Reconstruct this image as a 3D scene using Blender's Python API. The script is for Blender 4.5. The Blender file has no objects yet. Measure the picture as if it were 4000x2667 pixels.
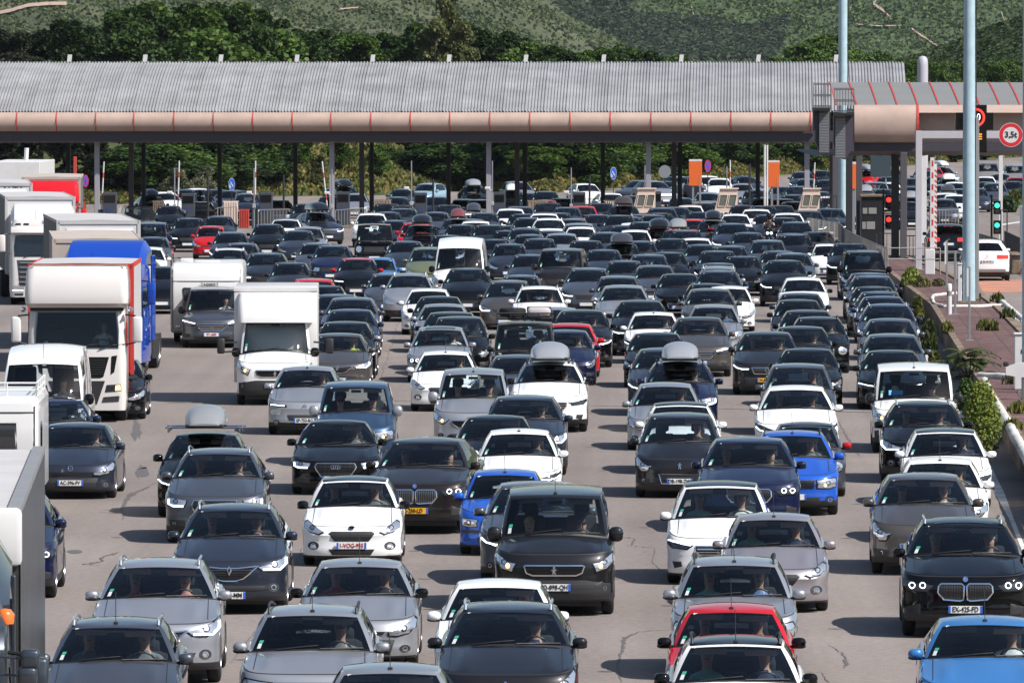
import bpy, bmesh, math, random
import numpy as np
from mathutils import Vector, Matrix, Euler
from mathutils.bvhtree import BVHTree
from mathutils.geometry import delaunay_2d_cdt
R = math.radians
rnd = random.Random(7)
scene = bpy.context.scene
COL = scene.collection

# ---------------------------------------------------------------- camera, sky, sun, exposure
CAM_H = 8.64
FPX = 19600.0 * 4000 / 2352          # focal length in photograph pixels (4000 wide)
PITCH = math.atan(616 / 19600.0); YAW = math.atan(224 / 19600.0)
cd = bpy.data.cameras.new("camera"); cam = bpy.data.objects.new("camera", cd); COL.objects.link(cam)
cd.sensor_width = 36; cd.lens = 300.0; cd.clip_start = 5; cd.clip_end = 12000
cam.location = (0, 0, CAM_H); cam.rotation_euler = (R(90) - PITCH, 0, YAW)
scene.camera = cam
SUN = Vector((0.80, -0.50, 1.0)).normalized()
world = bpy.data.worlds.new("World"); scene.world = world; world.use_nodes = True
wn = world.node_tree; wn.nodes.clear()
sky = wn.nodes.new("ShaderNodeTexSky"); sky.sky_type = 'NISHITA'; sky.sun_disc = False
sky.sun_elevation = math.asin(SUN.z); sky.sun_rotation = math.atan2(SUN.x, SUN.y)
sky.air_density = 1.1; sky.dust_density = 1.0
bg = wn.nodes.new("ShaderNodeBackground"); bg.inputs[1].default_value = 0.086
wo = wn.nodes.new("ShaderNodeOutputWorld")
wn.links.new(sky.outputs[0], bg.inputs[0]); wn.links.new(bg.outputs[0], wo.inputs[0])
sl = bpy.data.lights.new("sun", 'SUN'); sl.energy = 5.0; sl.angle = R(0.5); sl.color = (1.0, 0.955, 0.90)
so = bpy.data.objects.new("sun", sl); COL.objects.link(so); so.rotation_euler = SUN.to_track_quat('Z', 'Y').to_euler()
so.location = (60, 0, 60)
scene.view_settings.view_transform = 'Standard'; scene.view_settings.look = 'None'
scene.view_settings.exposure = 0.38; scene.view_settings.gamma = 1.0
scene.render.engine = 'CYCLES'
scene.cycles.max_bounces = 7; scene.cycles.transparent_max_bounces = 12
scene.cycles.glossy_bounces = 3; scene.cycles.diffuse_bounces = 3; scene.cycles.transmission_bounces = 3
scene.cycles.caustics_reflective = False; scene.cycles.caustics_refractive = False
scene.cycles.sample_clamp_indirect = 4

CAMM = Euler((R(90) - PITCH, 0, YAW)).to_matrix()
def ray(px, py):
    return CAMM @ Vector((px - 2000.0, -(py - 1333.5), -FPX))
def at(px, py, z=0.0):               # photograph pixel -> point on the level z
    d = ray(px, py); t = (z - CAM_H) / d.z
    return Vector((d.x * t, d.y * t, z))
def atY(px, py, Y):                  # photograph pixel -> point at distance Y
    d = ray(px, py); t = Y / d.y
    return Vector((d.x * t, Y, CAM_H + d.z * t))

# ---------------------------------------------------------------- object helpers
def tag(o, label=None, cat=None, group=None, kind=None):
    if label: o['label'] = label
    if cat: o['category'] = cat
    if group: o['group'] = group
    if kind: o['kind'] = kind
    return o
def empty(name, loc=(0, 0, 0), rz=0.0, parent=None):
    o = bpy.data.objects.new(name, None); COL.objects.link(o)
    o.location = loc; o.rotation_euler = (0, 0, rz); o.empty_display_size = 0.3
    if parent: o.parent = parent
    return o
def link(name, mesh, parent=None, loc=None, rz=None):
    o = bpy.data.objects.new(name, mesh); COL.objects.link(o)
    if parent: o.parent = parent
    if loc is not None: o.location = loc
    if rz is not None: o.rotation_euler = (0, 0, rz)
    return o
def copy_tree(o, parent=None):
    c = o.copy(); COL.objects.link(c)
    if parent is not None: c.parent = parent
    for ch in list(o.children): copy_tree(ch, c)
    return c

# ---------------------------------------------------------------- materials
MATS = {}
def pr(name, col, rough=0.5, metal=0.0, coat=0.0, spec=0.5, emis=None, es=1.0, bump=None, var=None, coatr=0.03):
    """principled material; var=(scale, amount) varies the colour, bump=(scale, strength)."""
    if name in MATS: return MATS[name]
    m = bpy.data.materials.new(name); m.use_nodes = True; nt = m.node_tree
    b = nt.nodes["Principled BSDF"]
    b.inputs["Base Color"].default_value = (*col, 1); b.inputs["Roughness"].default_value = rough
    b.inputs["Metallic"].default_value = metal; b.inputs["Coat Weight"].default_value = coat
    b.inputs["Coat Roughness"].default_value = coatr; b.inputs["Specular IOR Level"].default_value = spec
    if emis:
        b.inputs["Emission Color"].default_value = (*emis, 1); b.inputs["Emission Strength"].default_value = es
    if var or bump:
        tc = nt.nodes.new("ShaderNodeTexCoord")
    if var:
        n = nt.nodes.new("ShaderNodeTexNoise"); n.inputs["Scale"].default_value = var[0]; n.inputs["Detail"].default_value = 6
        n.inputs["Roughness"].default_value = 0.65
        nt.links.new(tc.outputs["Object"], n.inputs["Vector"])
        r = nt.nodes.new("ShaderNodeValToRGB"); a = var[1]
        r.color_ramp.elements[0].position = 0.3; r.color_ramp.elements[1].position = 0.7
        r.color_ramp.elements[0].color = tuple(max(0, c * (1 - a)) for c in col) + (1,)
        r.color_ramp.elements[1].color = tuple(min(1, c * (1 + a)) for c in col) + (1,)
        nt.links.new(n.outputs[0], r.inputs[0]); nt.links.new(r.outputs[0], b.inputs["Base Color"])
    if bump:
        n2 = nt.nodes.new("ShaderNodeTexNoise"); n2.inputs["Scale"].default_value = bump[0]; n2.inputs["Detail"].default_value = 4
        bp = nt.nodes.new("ShaderNodeBump"); bp.inputs["Strength"].default_value = bump[1]
        nt.links.new(tc.outputs["Object"], n2.inputs["Vector"])
        nt.links.new(n2.outputs[0], bp.inputs["Height"]); nt.links.new(bp.outputs[0], b.inputs["Normal"])
    MATS[name] = m
    return m
def paint(name, col, metal=0.0, rough=0.38):
    """car lacquer: coated colour outside, grey trim on the inside of the shell."""
    key = "paint_" + name
    if key in MATS: return MATS[key]
    m = pr(key, col, rough, metal, .9 if max(col) < .06 else 1.0, spec=0.0 if metal < .3 else 0.2, coatr=0.03)
    nt = m.node_tree; b = nt.nodes["Principled BSDF"]; out = nt.nodes["Material Output"]
    # faint dust and orange peel
    tc = nt.nodes.new("ShaderNodeTexCoord"); n = nt.nodes.new("ShaderNodeTexNoise")
    n.inputs["Scale"].default_value = 3.0; n.inputs["Detail"].default_value = 5
    nt.links.new(tc.outputs["Object"], n.inputs["Vector"])
    mr = nt.nodes.new("ShaderNodeMapRange"); mr.inputs[1].default_value = 0.35; mr.inputs[2].default_value = 0.75
    mr.inputs[3].default_value = 0.015; mr.inputs[4].default_value = 0.06
    nt.links.new(n.outputs[0], mr.inputs[0]); nt.links.new(mr.outputs[0], b.inputs["Coat Roughness"])
    bp = nt.nodes.new("ShaderNodeBump"); bp.inputs["Strength"].default_value = 0.03; bp.inputs["Distance"].default_value = 0.02
    nt.links.new(n.outputs[0], bp.inputs["Height"]); nt.links.new(bp.outputs[0], b.inputs["Coat Normal"])
    lin = nt.nodes.new("ShaderNodeBsdfDiffuse"); lin.inputs[0].default_value = (0.16, 0.16, 0.165, 1)
    geo = nt.nodes.new("ShaderNodeNewGeometry"); mx = nt.nodes.new("ShaderNodeMixShader")
    nt.links.new(geo.outputs["Backfacing"], mx.inputs[0]); nt.links.new(b.outputs[0], mx.inputs[1])
    nt.links.new(lin.outputs[0], mx.inputs[2]); nt.links.new(mx.outputs[0], out.inputs[0])
    return m
def glassmat(name, tint, refl=1.0):
    if name in MATS: return MATS[name]
    m = bpy.data.materials.new(name); m.use_nodes = True; nt = m.node_tree; nt.nodes.clear()
    out = nt.nodes.new("ShaderNodeOutputMaterial"); tr = nt.nodes.new("ShaderNodeBsdfTransparent")
    tr.inputs[0].default_value = (*tint, 1)
    gl = nt.nodes.new("ShaderNodeBsdfGlossy"); gl.inputs["Roughness"].default_value = 0.02
    gl.inputs[0].default_value = (refl, refl, refl, 1)
    fr = nt.nodes.new("ShaderNodeFresnel"); fr.inputs[0].default_value = 1.5
    mx = nt.nodes.new("ShaderNodeMixShader")
    nt.links.new(fr.outputs[0], mx.inputs[0]); nt.links.new(tr.outputs[0], mx.inputs[1]); nt.links.new(gl.outputs[0], mx.inputs[2])
    nt.links.new(mx.outputs[0], out.inputs[0]); MATS[name] = m
    return m
PAINTS = dict(
    K=((0.003, 0.003, 0.004), 0.0), D=((0.016, 0.0155, 0.018), 0.5), A=((0.030, 0.037, 0.058), 0.6), G=((0.095, 0.103, 0.125), 0.65),
    S=((0.40, 0.41, 0.44), 0.65), W=((0.80, 0.80, 0.80), 0.0), N=((0.006, 0.010, 0.045), 0.3), B=((0.02, 0.10, 0.50), 0.2),
    R=((0.50, 0.010, 0.015), 0.1), T=((0.105, 0.092, 0.084), 0.6), V=((0.15, 0.175, 0.10), 0.3), L=((0.32, 0.48, 0.60), 0.3),
    P=((0.38, 0.35, 0.37), 0.6), C=((0.045, 0.20, 0.50), 0.3), Q=((0.035, 0.075, 0.15), 0.5), O=((0.020, 0.014, 0.012), 0.5))
COLNAME = dict(K='black', D='dark grey', A='dark blue grey', G='mid grey', S='silver', W='white', N='navy blue', B='bright blue', R='red',
               T='taupe grey', V='pale green', L='pale blue', P='pinkish silver', C='blue', Q='slate blue', O='brownish black')
def PM(k): return paint(COLNAME[k].replace(' ', '_'), *PAINTS[k])
M_TRIM = pr("black_plastic", (0.018, 0.018, 0.02), 0.55)
M_GLOSS = pr("gloss_black", (0.006, 0.006, 0.007), 0.12)
M_RUB = pr("tyre_rubber", (0.012, 0.012, 0.012), 0.85)
M_RIM = pr("alloy_rim", (0.42, 0.43, 0.45), 0.3, 0.9)
M_CHR = pr("chrome", (0.78, 0.79, 0.82), 0.12, 1.0)
M_LAMP = pr("headlight_reflector", (0.62, 0.65, 0.70), 0.12, 0.75, 1.0)
M_LAMPD = pr("headlight_dark", (0.05, 0.055, 0.065), 0.1, 0.5, 1.0)
M_DRL = pr("lit_lamp", (0.9, 0.95, 1.0), 0.3, emis=(0.92, 0.97, 1.0), es=2.2)
M_AMB = pr("lit_indicator", (1.0, 0.55, 0.25), 0.3, emis=(1.0, 0.55, 0.22), es=1.8)
M_INT = pr("cabin_dark", (0.014, 0.014, 0.016), 0.8)
M_SEAT = pr("seat_fabric", (0.022, 0.023, 0.027), 0.9)
M_VIS = pr("visor_fabric", (0.62, 0.62, 0.60), 0.9)
M_STK = pr("sticker_white", (0.75, 0.80, 0.78), 0.5)
M_STG = pr("sticker_green", (0.06, 0.42, 0.28), 0.5)
M_PLW = pr("plate_white", (0.75, 0.75, 0.74), 0.4)
M_PLY = pr("plate_yellow", (0.85, 0.42, 0.02), 0.4)
M_PLB = pr("plate_blue", (0.03, 0.12, 0.55), 0.4)
M_INK = pr("plate_ink", (0.01, 0.01, 0.012), 0.5)
M_INKR = pr("plate_ink_red", (0.40, 0.01, 0.02), 0.5)
M_GLASS = glassmat("window_glass", (0.80, 0.87, 0.88), 1.0)
M_TINT = glassmat("privacy_glass", (0.10, 0.11, 0.12), 1.0)
M_CLEAR = glassmat("lamp_glass", (0.9, 0.93, 0.95), 1.0)
M_TAIL = pr("tail_lamp", (0.5, 0.01, 0.01), 0.2, 0, 1.0)
M_BRAKE = pr("lit_brake_lamp", (0.9, 0.03, 0.02), 0.3, emis=(1, 0.02, 0.015), es=1.1)

# ---------------------------------------------------------------- mesh builder
class MB:
    def __init__(s): s.v = []; s.f = []; s.m = []
    def add(s, vs, fs, mat=0):
        o = len(s.v); s.v += [tuple(p) for p in vs]
        for f in fs: s.f.append(tuple(i + o for i in f)); s.m.append(mat)
        return s
    def grid(s, P, mat=0, flip=False, matf=None, skip=None, closed=False):
        n = len(P); m = len(P[0]); o = len(s.v)
        for r in P: s.v += [tuple(map(float, p)) for p in r]
        for i in range(n - 1):
            for j in range(m if closed else m - 1):
                if skip and skip(i, j): continue
                j2 = (j + 1) % m
                f = (o + i * m + j, o + i * m + j2, o + (i + 1) * m + j2, o + (i + 1) * m + j)
                s.f.append(f[::-1] if flip else f); s.m.append(matf(i, j) if matf else mat)
        return s
    def box(s, x0, x1, y0, y1, z0, z1, mat=0):
        v = [(x0, y0, z0), (x1, y0, z0), (x1, y1, z0), (x0, y1, z0), (x0, y0, z1), (x1, y0, z1), (x1, y1, z1), (x0, y1, z1)]
        return s.add(v, [(0, 3, 2, 1), (4, 5, 6, 7), (0, 1, 5, 4), (1, 2, 6, 5), (2, 3, 7, 6), (3, 0, 4, 7)], mat)
    def obox(s, c, hx, hy, hz, rot=None, mat=0):
        vs = []
        for sx, sy, sz in ((-1, -1, -1), (1, -1, -1), (1, 1, -1), (-1, 1, -1), (-1, -1, 1), (1, -1, 1), (1, 1, 1), (-1, 1, 1)):
            p = Vector((sx * hx, sy * hy, sz * hz))
            if rot: p = rot @ p
            vs.append(p + Vector(c))
        return s.add(vs, [(0, 3, 2, 1), (4, 5, 6, 7), (0, 1, 5, 4), (1, 2, 6, 5), (2, 3, 7, 6), (3, 0, 4, 7)], mat)
    def rbox(s, x0, x1, y0, y1, z0, z1, r=0.05, mat=0, seg=2):
        """box with rounded edges"""
        bm = bmesh.new(); bmesh.ops.create_cube(bm, size=1)
        for v in bm.verts:
            v.co = ((x0 + x1) / 2 + v.co.x * (x1 - x0), (y0 + y1) / 2 + v.co.y * (y1 - y0), (z0 + z1) / 2 + v.co.z * (z1 - z0))
        bmesh.ops.bevel(bm, geom=bm.edges[:], offset=r, segments=seg, profile=0.5, affect='EDGES')
        bm.verts.index_update()
        s.add([v.co for v in bm.verts], [[v.index for v in f.verts] for f in bm.faces], mat); bm.free()
        return s
    def tube(s, pts, r, n=8, mat=0, caps=True):
        pts = [Vector(p) for p in pts]; rs = r if isinstance(r, (list, tuple)) else [r] * len(pts)
        rings = []; up = None
        for i, p in enumerate(pts):
            d = (pts[min(i + 1, len(pts) - 1)] - pts[max(i - 1, 0)]).normalized()
            if up is None:
                up = Vector((0, 0, 1)) if abs(d.z) < 0.9 else Vector((1, 0, 0))
            a = d.cross(up).normalized(); b = a.cross(d).normalized(); up = b
            rings.append([p + (a * math.cos(t) + b * math.sin(t)) * rs[i] for t in [2 * math.pi * k / n for k in range(n)]])
        o = len(s.v)
        s.grid(rings, mat, closed=True)
        if caps:
            s.f.append(tuple(o + k for k in range(n))[::-1]); s.m.append(mat)
            e = o + (len(pts) - 1) * n
            s.f.append(tuple(e + k for k in range(n))); s.m.append(mat)
        return s
    def lathe(s, prof, axis='x', n=24, c=(0, 0, 0), mat=0, matf=None):
        rings = []
        for (a, r) in prof:
            ring = []
            for k in range(n):
                t = 2 * math.pi * k / n; q = (math.cos(t) * r, math.sin(t) * r)
                p = (a, q[0], q[1]) if axis == 'x' else ((q[0], a, q[1]) if axis == 'y' else (q[0], q[1], a))
                ring.append((p[0] + c[0], p[1] + c[1], p[2] + c[2]))
            rings.append(ring)
        return s.grid(rings, mat, closed=True, matf=matf)
    def prism(s, poly, y0, y1, mat=0):
        """polygon in x,z extruded along y"""
        n = len(poly)
        v = [(p[0], y0, p[1]) for p in poly] + [(p[0], y1, p[1]) for p in poly]
        return s.add(v, [tuple(range(n)), tuple(range(2 * n - 1, n - 1, -1))] + [(i, i + n, (i + 1) % n + n, (i + 1) % n) for i in range(n)], mat)
    def build(s, name, mats, parent=None, smooth=False, loc=None, rz=None, auto=None):
        me = s.mesh(name, mats, smooth, auto)
        return link(name, me, parent, loc, rz)
    def mesh(s, name, mats, smooth=False, auto=None):
        me = bpy.data.meshes.new(name); me.from_pydata(s.v, [], s.f)
        if not isinstance(mats, (list, tuple)): mats = [mats]
        for m in mats: me.materials.append(m)
        me.polygons.foreach_set("material_index", s.m)
        if auto is not None:
            bm = bmesh.new(); bm.from_mesh(me); bmesh.ops.remove_doubles(bm, verts=bm.verts, dist=0.0008)
            bmesh.ops.recalc_face_normals(bm, faces=bm.faces)
            for e in bm.edges:
                if len(e.link_faces) == 2 and e.calc_face_angle(0) > auto: e.smooth = False
            bm.to_mesh(me); bm.free(); smooth = True
        if smooth: me.polygons.foreach_set("use_smooth", [True] * len(me.polygons))
        me.update(); return me
def text_mesh(txt, size, mat, font_w=1.0, ext=0.004, name='lettering', bold=0.0):
    cu = bpy.data.curves.new("txt", 'FONT'); cu.body = txt; cu.size = size; cu.align_x = 'CENTER'; cu.align_y = 'CENTER'
    cu.extrude = ext; cu.resolution_u = 3; cu.offset = bold
    o = bpy.data.objects.new("txt", cu); COL.objects.link(o)
    dg = bpy.context.evaluated_depsgraph_get(); dg.update()
    me = bpy.data.meshes.new_from_object(o.evaluated_get(dg)); me.name = name
    bpy.data.objects.remove(o); bpy.data.curves.remove(cu)
    me.materials.clear(); me.materials.append(mat)
    w = Matrix.Rotation(R(90), 4, 'X') @ Matrix.Diagonal((font_w, 1, 1, 1)); me.transform(w)
    return me
# ---------------------------------------------------------------- cars
def lerp(a, b, t): return a + (b - a) * t
BASE = dict(L=4.1, W=1.76, H=1.48, nose=0.71, lip=0.165, cowl_y=1.02, cowl_z=1.01, cs=0.34, wt_y=1.78, ts=0.16, belt0=0.955, belt1=1.03,
            rt_y=3.52, rs=-0.12, rb_y=3.98, deck=1.0, rw=0.56, Hf=-0.05, Hr=-0.10, cn=0.56, pn=2.85, cr=0.40, wr=0.32, fo=0.83, ro=0.72,
            crown=0.045, pil=(0.40, 0.46), q=0.84, clad=0.0, nb=0.17, hoodc=0.02, panel=False, ws_b=0.035, quart=True, sill=0.86)
KINDS = dict(
    hatch=dict(),
    mini=dict(L=3.6, W=1.62, H=1.46, nose=0.78, cowl_y=0.78, wt_y=1.42, rt_y=3.1, rb_y=3.45, cowl_z=1.0, belt0=.95, rw=0.53),
    megane=dict(L=4.3, W=1.80, H=1.46, nose=0.72, cowl_y=1.10, wt_y=1.92, rt_y=3.55, rb_y=4.1, rw=0.57, cs=.42),
    sedan=dict(L=4.75, W=1.84, H=1.44, nose=0.72, cowl_y=1.28, wt_y=2.10, rt_y=3.55, rb_y=4.25, cowl_z=0.97, deck=1.02, rw=0.56, cs=.40),
    estate=dict(L=4.6, W=1.80, H=1.50, nose=0.74, cowl_y=1.15, wt_y=1.95, rt_y=4.15, rb_y=4.5, rw=0.58),
    suv=dict(L=4.5, W=1.86, H=1.64, nose=0.88, lip=0.22, cowl_y=1.12, cowl_z=1.18, wt_y=1.98, rt_y=3.95, rb_y=4.35, belt0=1.12, belt1=1.19,
             deck=1.15, rw=0.59, wr=0.36, clad=0.16, cs=.36, pn=3.3),
    bigsuv=dict(L=4.75, W=1.95, H=1.70, nose=0.96, lip=0.26, cowl_y=1.22, cowl_z=1.22, wt_y=2.08, rt_y=4.1, rb_y=4.55, belt0=1.16, belt1=1.22,
             deck=1.2, rw=0.62, wr=0.38, clad=0.14, cs=.36, pn=3.3),
    csuv=dict(L=4.2, W=1.80, H=1.57, nose=0.81, lip=0.21, cowl_y=1.0, cowl_z=1.11, wt_y=1.80, rt_y=3.65, rb_y=4.05, belt0=1.05, belt1=1.12,
              deck=1.1, rw=0.575, wr=0.345, clad=0.15),
    duster=dict(L=4.3, W=1.82, H=1.63, nose=0.91, lip=0.25, cowl_y=1.05, cowl_z=1.14, wt_y=1.72, rt_y=3.8, rb_y=4.2, belt0=1.09, belt1=1.14,
              deck=1.12, rw=0.60, wr=0.36, clad=0.16, cs=.28, pn=3.5),
    mpv=dict(L=4.45, W=1.83, H=1.64, nose=0.80, cowl_y=0.85, cowl_z=1.10, wt_y=1.90, rt_y=4.0, rb_y=4.35, belt0=1.04, belt1=1.1, deck=1.1, rw=0.60, cs=.42),
    ludo=dict(L=4.35, W=1.80, H=1.80, nose=0.88, cowl_y=0.85, cowl_z=1.17, wt_y=1.60, rt_y=4.15, rb_y=4.3, belt0=1.12, belt1=1.15, deck=1.15,
              rw=0.66, cs=.30, cn=.55, Hf=-.07, Hr=-.05),
    van=dict(L=4.95, W=1.92, H=1.93, nose=1.0, lip=0.24, cowl_y=0.88, cowl_z=1.26, wt_y=1.62, rt_y=4.8, rb_y=4.9, belt0=1.18, belt1=1.22, deck=1.2,
             rw=0.73, cs=.30, ts=.12, cn=.55, Hf=-.07, Hr=-.04, clad=0.12, nb=.14, ws_b=.05, pn=2.9),
    trafic=dict(L=4.95, W=1.95, H=1.96, nose=1.0, lip=0.24, cowl_y=0.80, cowl_z=1.22, wt_y=1.42, rt_y=4.8, rb_y=4.9, belt0=1.15, belt1=1.2, deck=1.2,
             rw=0.80, cs=.26, ts=.10, cn=.5, Hf=-.08, Hr=-.04, clad=0.12, nb=.14, ws_b=.05, pn=3.4),
    viano=dict(L=5.0, W=1.90, H=1.88, nose=0.92, lip=0.24, cowl_y=0.95, cowl_z=1.15, wt_y=1.75, rt_y=4.8, rb_y=4.9, belt0=1.1, belt1=1.15, deck=1.15,
             rw=0.70, cs=.34, ts=.14, cn=.6, Hf=-.07, Hr=-.04, ws_b=.05),
    bigvan=dict(L=5.9, W=2.02, H=2.48, nose=1.12, lip=0.26, cowl_y=0.85, cowl_z=1.38, wt_y=1.45, rt_y=5.75, rb_y=5.85, belt0=1.28, belt1=1.30, deck=1.3,
             rw=0.80, cs=.26, ts=.12, cn=.5, Hf=-.30, Hr=-.05, ws_b=.05, panel=True, pn=3.0, crown=.07, wr=.35),
    boxy=dict(L=4.5, W=1.80, H=1.95, nose=1.08, lip=0.36, cowl_y=1.35, cowl_z=1.20, wt_y=1.62, rt_y=4.3, rb_y=4.4, belt0=1.18, belt1=1.2, deck=1.2,
              rw=0.70, cs=.06, ts=.04, cn=.18, pn=3.2, cr=.15, Hf=-.04, Hr=-.03, crown=.02, wr=0.39, nb=.05, clad=.18, ws_b=.01, sill=.9),
)
# front designs: everything in x / half width and z / nose height, right-hand side (mirrored for the pair)
ST = {}
ST['sweep'] = dict(hl=[(.52, .76), (.66, .80), (.82, .91), (.92, 1.02), (.955, .98), (.94, .84), (.84, .74), (.66, .69), (.54, .70)], lamp='reflector',
    gr=[[(-.46, .77), (.46, .77), (.43, .71), (-.43, .71)]], low=[[(-.62, .60), (.62, .60), (.54, .30), (-.54, .30)]], fog=(.78, .42, .07), emb='disc', embz=.86)
ST['slim'] = dict(hl=[(.50, .83), (.66, .88), (.84, .95), (.95, 1.0), (.96, .90), (.88, .82), (.70, .78), (.53, .78)], lamp='dark',
    drl=[(.52, .795), (.70, .795), (.86, .835), (.95, .92)], gr=[[(-.44, .84), (.44, .84), (.36, .66), (-.36, .66)]],
    low=[[(-.66, .54), (.66, .54), (.56, .28), (-.56, .28)]], fog=(.80, .40, .06), emb='disc', embz=.77, chrome=True)
ST['diamond'] = dict(hl=[(.50, .86), (.66, .90), (.84, .98), (.95, 1.06), (.965, .97), (.92, .86), (.78, .80), (.58, .805)], lamp='reflector',
    drl=[(.95, 1.02), (.955, .92), (.86, .815), (.58, .815)], gr=[[(-.50, .88), (-.14, .84), (.14, .84), (.50, .88), (.24, .66), (.10, .61), (-.10, .61), (-.24, .66)]],
    low=[[(-.62, .53), (.62, .53), (.58, .45), (-.58, .45)]], fog=(.76, .50, .075), emb='diamond', embz=.80, chrome=True, bars=5, pz=.36)
ST['rings'] = dict(hl=[(.56, .90), (.70, .92), (.86, .95), (.93, .96), (.92, .84), (.84, .80), (.60, .79)], lamp='reflector',
    drl=[(.91, .925), (.91, .825), (.82, .79), (.62, .785)], gr=[[(-.42, .90), (.42, .90), (.46, .80), (.32, .52), (-.32, .52), (-.46, .80)]],
    low=[[(-.90, .50), (-.60, .50), (-.56, .36), (-.88, .36)], [(.60, .50), (.90, .50), (.88, .36), (.56, .36)]], fog=(.80, .43, .05), emb='rings', embz=.80, chrome=True, bars=9, vbars=True)
ST['kidney'] = dict(hl=[(.50, .84), (.66, .87), (.84, .90), (.95, .93), (.95, .82), (.86, .77), (.60, .76)], lamp='dark', angel=True,
    gr=[[(-.38, .87), (-.06, .87), (-.02, .83), (-.03, .62), (-.08, .60), (-.34, .62), (-.43, .74), (-.42, .83)],
        [(.38, .87), (.06, .87), (.02, .83), (.03, .62), (.08, .60), (.34, .62), (.43, .74), (.42, .83)]],
    low=[[(-.50, .38), (.50, .38), (.42, .29), (-.42, .29)], [(-.92, .50), (-.70, .56), (-.70, .38), (-.90, .38)], [(.70, .56), (.92, .50), (.90, .38), (.70, .38)]],
    emb='roundel', embz=.93, chrome=True, bars=9, vbars=True)
ST['oval'] = dict(hl=[(.56, .86), (.66, .93), (.80, 1.04), (.88, 1.10), (.93, 1.07), (.93, .95), (.82, .86), (.66, .81)], lamp='reflector',
    gr=[[(-.46, .82), (-.40, .87), (.40, .87), (.46, .82), (.34, .63), (-.34, .63)]], low=[[(-.46, .44), (.46, .44), (.38, .30), (-.38, .30)]],
    fog=(.76, .52, .09), emb='oval', embz=.945, pz=.53, fogchrome=True)
ST['star'] = dict(hl=[(.52, .84), (.68, .87), (.84, .92), (.95, .95), (.96, .86), (.88, .79), (.62, .77)], lamp='dark', drl=[(.54, .84), (.70, .87), (.86, .915), (.95, .94)],
    gr=[[(-.46, .82), (.46, .82), (.44, .72), (.34, .60), (-.34, .60), (-.44, .72)]], low=[[(-.62, .42), (.62, .42), (.54, .30), (-.54, .30)],
    [(-.88, .50), (-.72, .50), (-.70, .40), (-.84, .36)], [(.72, .50), (.88, .50), (.84, .36), (.70, .40)]], emb='star', embz=.71, chrome=True, bars=3)
ST['shield'] = dict(hl=[(.52, .86), (.70, .88), (.90, .91), (.93, .86), (.92, .72), (.80, .68), (.54, .69)], lamp='reflector',
    gr=[[(-.49, .87), (.49, .87), (.46, .68), (-.46, .68)]], low=[[(-.60, .46), (.60, .46), (.54, .32), (-.54, .32)]], fog=(.80, .40, .08), emb='shield', embz=.78, bars=4, amber=True)
ST['chevron'] = dict(hl=[(.50, .88), (.72, .90), (.92, .93), (.93, .87), (.72, .84), (.50, .83)], lamp='dark', drl=[(.54, .86), (.90, .895)],
    hl2=[(.62, .74), (.88, .76), (.92, .68), (.86, .60), (.64, .60)], gr=[[(-.48, .60), (.48, .60), (.42, .44), (-.42, .44)]],
    low=[[(-.56, .34), (.56, .34), (.50, .26), (-.50, .26)]], fog=(.76, .38, .07), emb='chevron', embz=.87)
ST['lion'] = dict(hl=[(.58, .82), (.70, .80), (.84, .90), (.95, 1.0), (.965, .92), (.94, .80), (.82, .72), (.74, .70)], lamp='reflector', amber=True,
    gr=[[(-.52, .78), (.52, .78), (.48, .70), (.36, .60), (-.36, .60), (-.48, .70)]], low=[[(-.56, .44), (.56, .44), (.50, .30), (-.50, .30)]],
    fog=(.80, .40, .06), emb='lion', embz=.69, chrome=True, bars=6)
ST['lion5'] = dict(hl=[(.62, .82), (.72, .82), (.84, .92), (.93, 1.03), (.955, .98), (.94, .82), (.84, .70), (.72, .70)], lamp='reflector',
    gr=[[(-.46, .62), (.46, .62), (.40, .38), (-.40, .38)]], low=[[(-.66, .50), (-.94, .54), (-.92, .38), (-.68, .36)], [(.94, .54), (.66, .50), (.68, .36), (.92, .38)]],
    fog=(.80, .45, .055), emb='lion', embz=.82, bars=4, chrome=True)
ST['vanlion'] = dict(hl=[(.64, .84), (.76, .86), (.90, .96), (.95, 1.0), (.96, .86), (.86, .77), (.70, .72)], lamp='reflector', amber=True,
    gr=[[(-.50, .80), (-.46, .81), (.46, .81), (.50, .80), (.46, .70), (.36, .66), (-.36, .66), (-.46, .70)]],
    low=[[(-.46, .55), (.46, .55), (.42, .49), (-.42, .49)], [(-.50, .36), (.50, .36), (.46, .26), (-.46, .26)], [(.66, .52), (.80, .56), (.78, .34), (.60, .32)], [(-.66, .52), (-.80, .56), (-.78, .34), (-.60, .32)]],
    fog=(.84, .45, .05), emb='lion', embz=.735, chrome=True, bars=6, lowblack=.58)
ST['big'] = dict(hl=[(.60, .80), (.74, .86), (.90, .98), (.95, .98), (.95, .80), (.84, .70), (.66, .68)], lamp='reflector',
    gr=[[(-.46, .80), (.46, .80), (.42, .62), (-.42, .62)]], low=[[(-.60, .40), (.60, .40), (.52, .26), (-.52, .26)]], fog=(.80, .36, .05), emb='disc', embz=.72, bars=4, lowblack=.46)
ST['round'] = dict(hl=[(.62, .88), (.70, .93), (.80, .93), (.88, .88), (.90, .80), (.86, .72), (.78, .68), (.70, .69), (.63, .75)], lamp='reflector',
    gr=[[(-.50, .90), (.50, .90), (.50, .70), (-.50, .70)]], low=[[(-.60, .44), (.60, .44), (.54, .32), (-.54, .32)]], emb='star', embz=.80, bars=3, chromebars=True)
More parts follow.
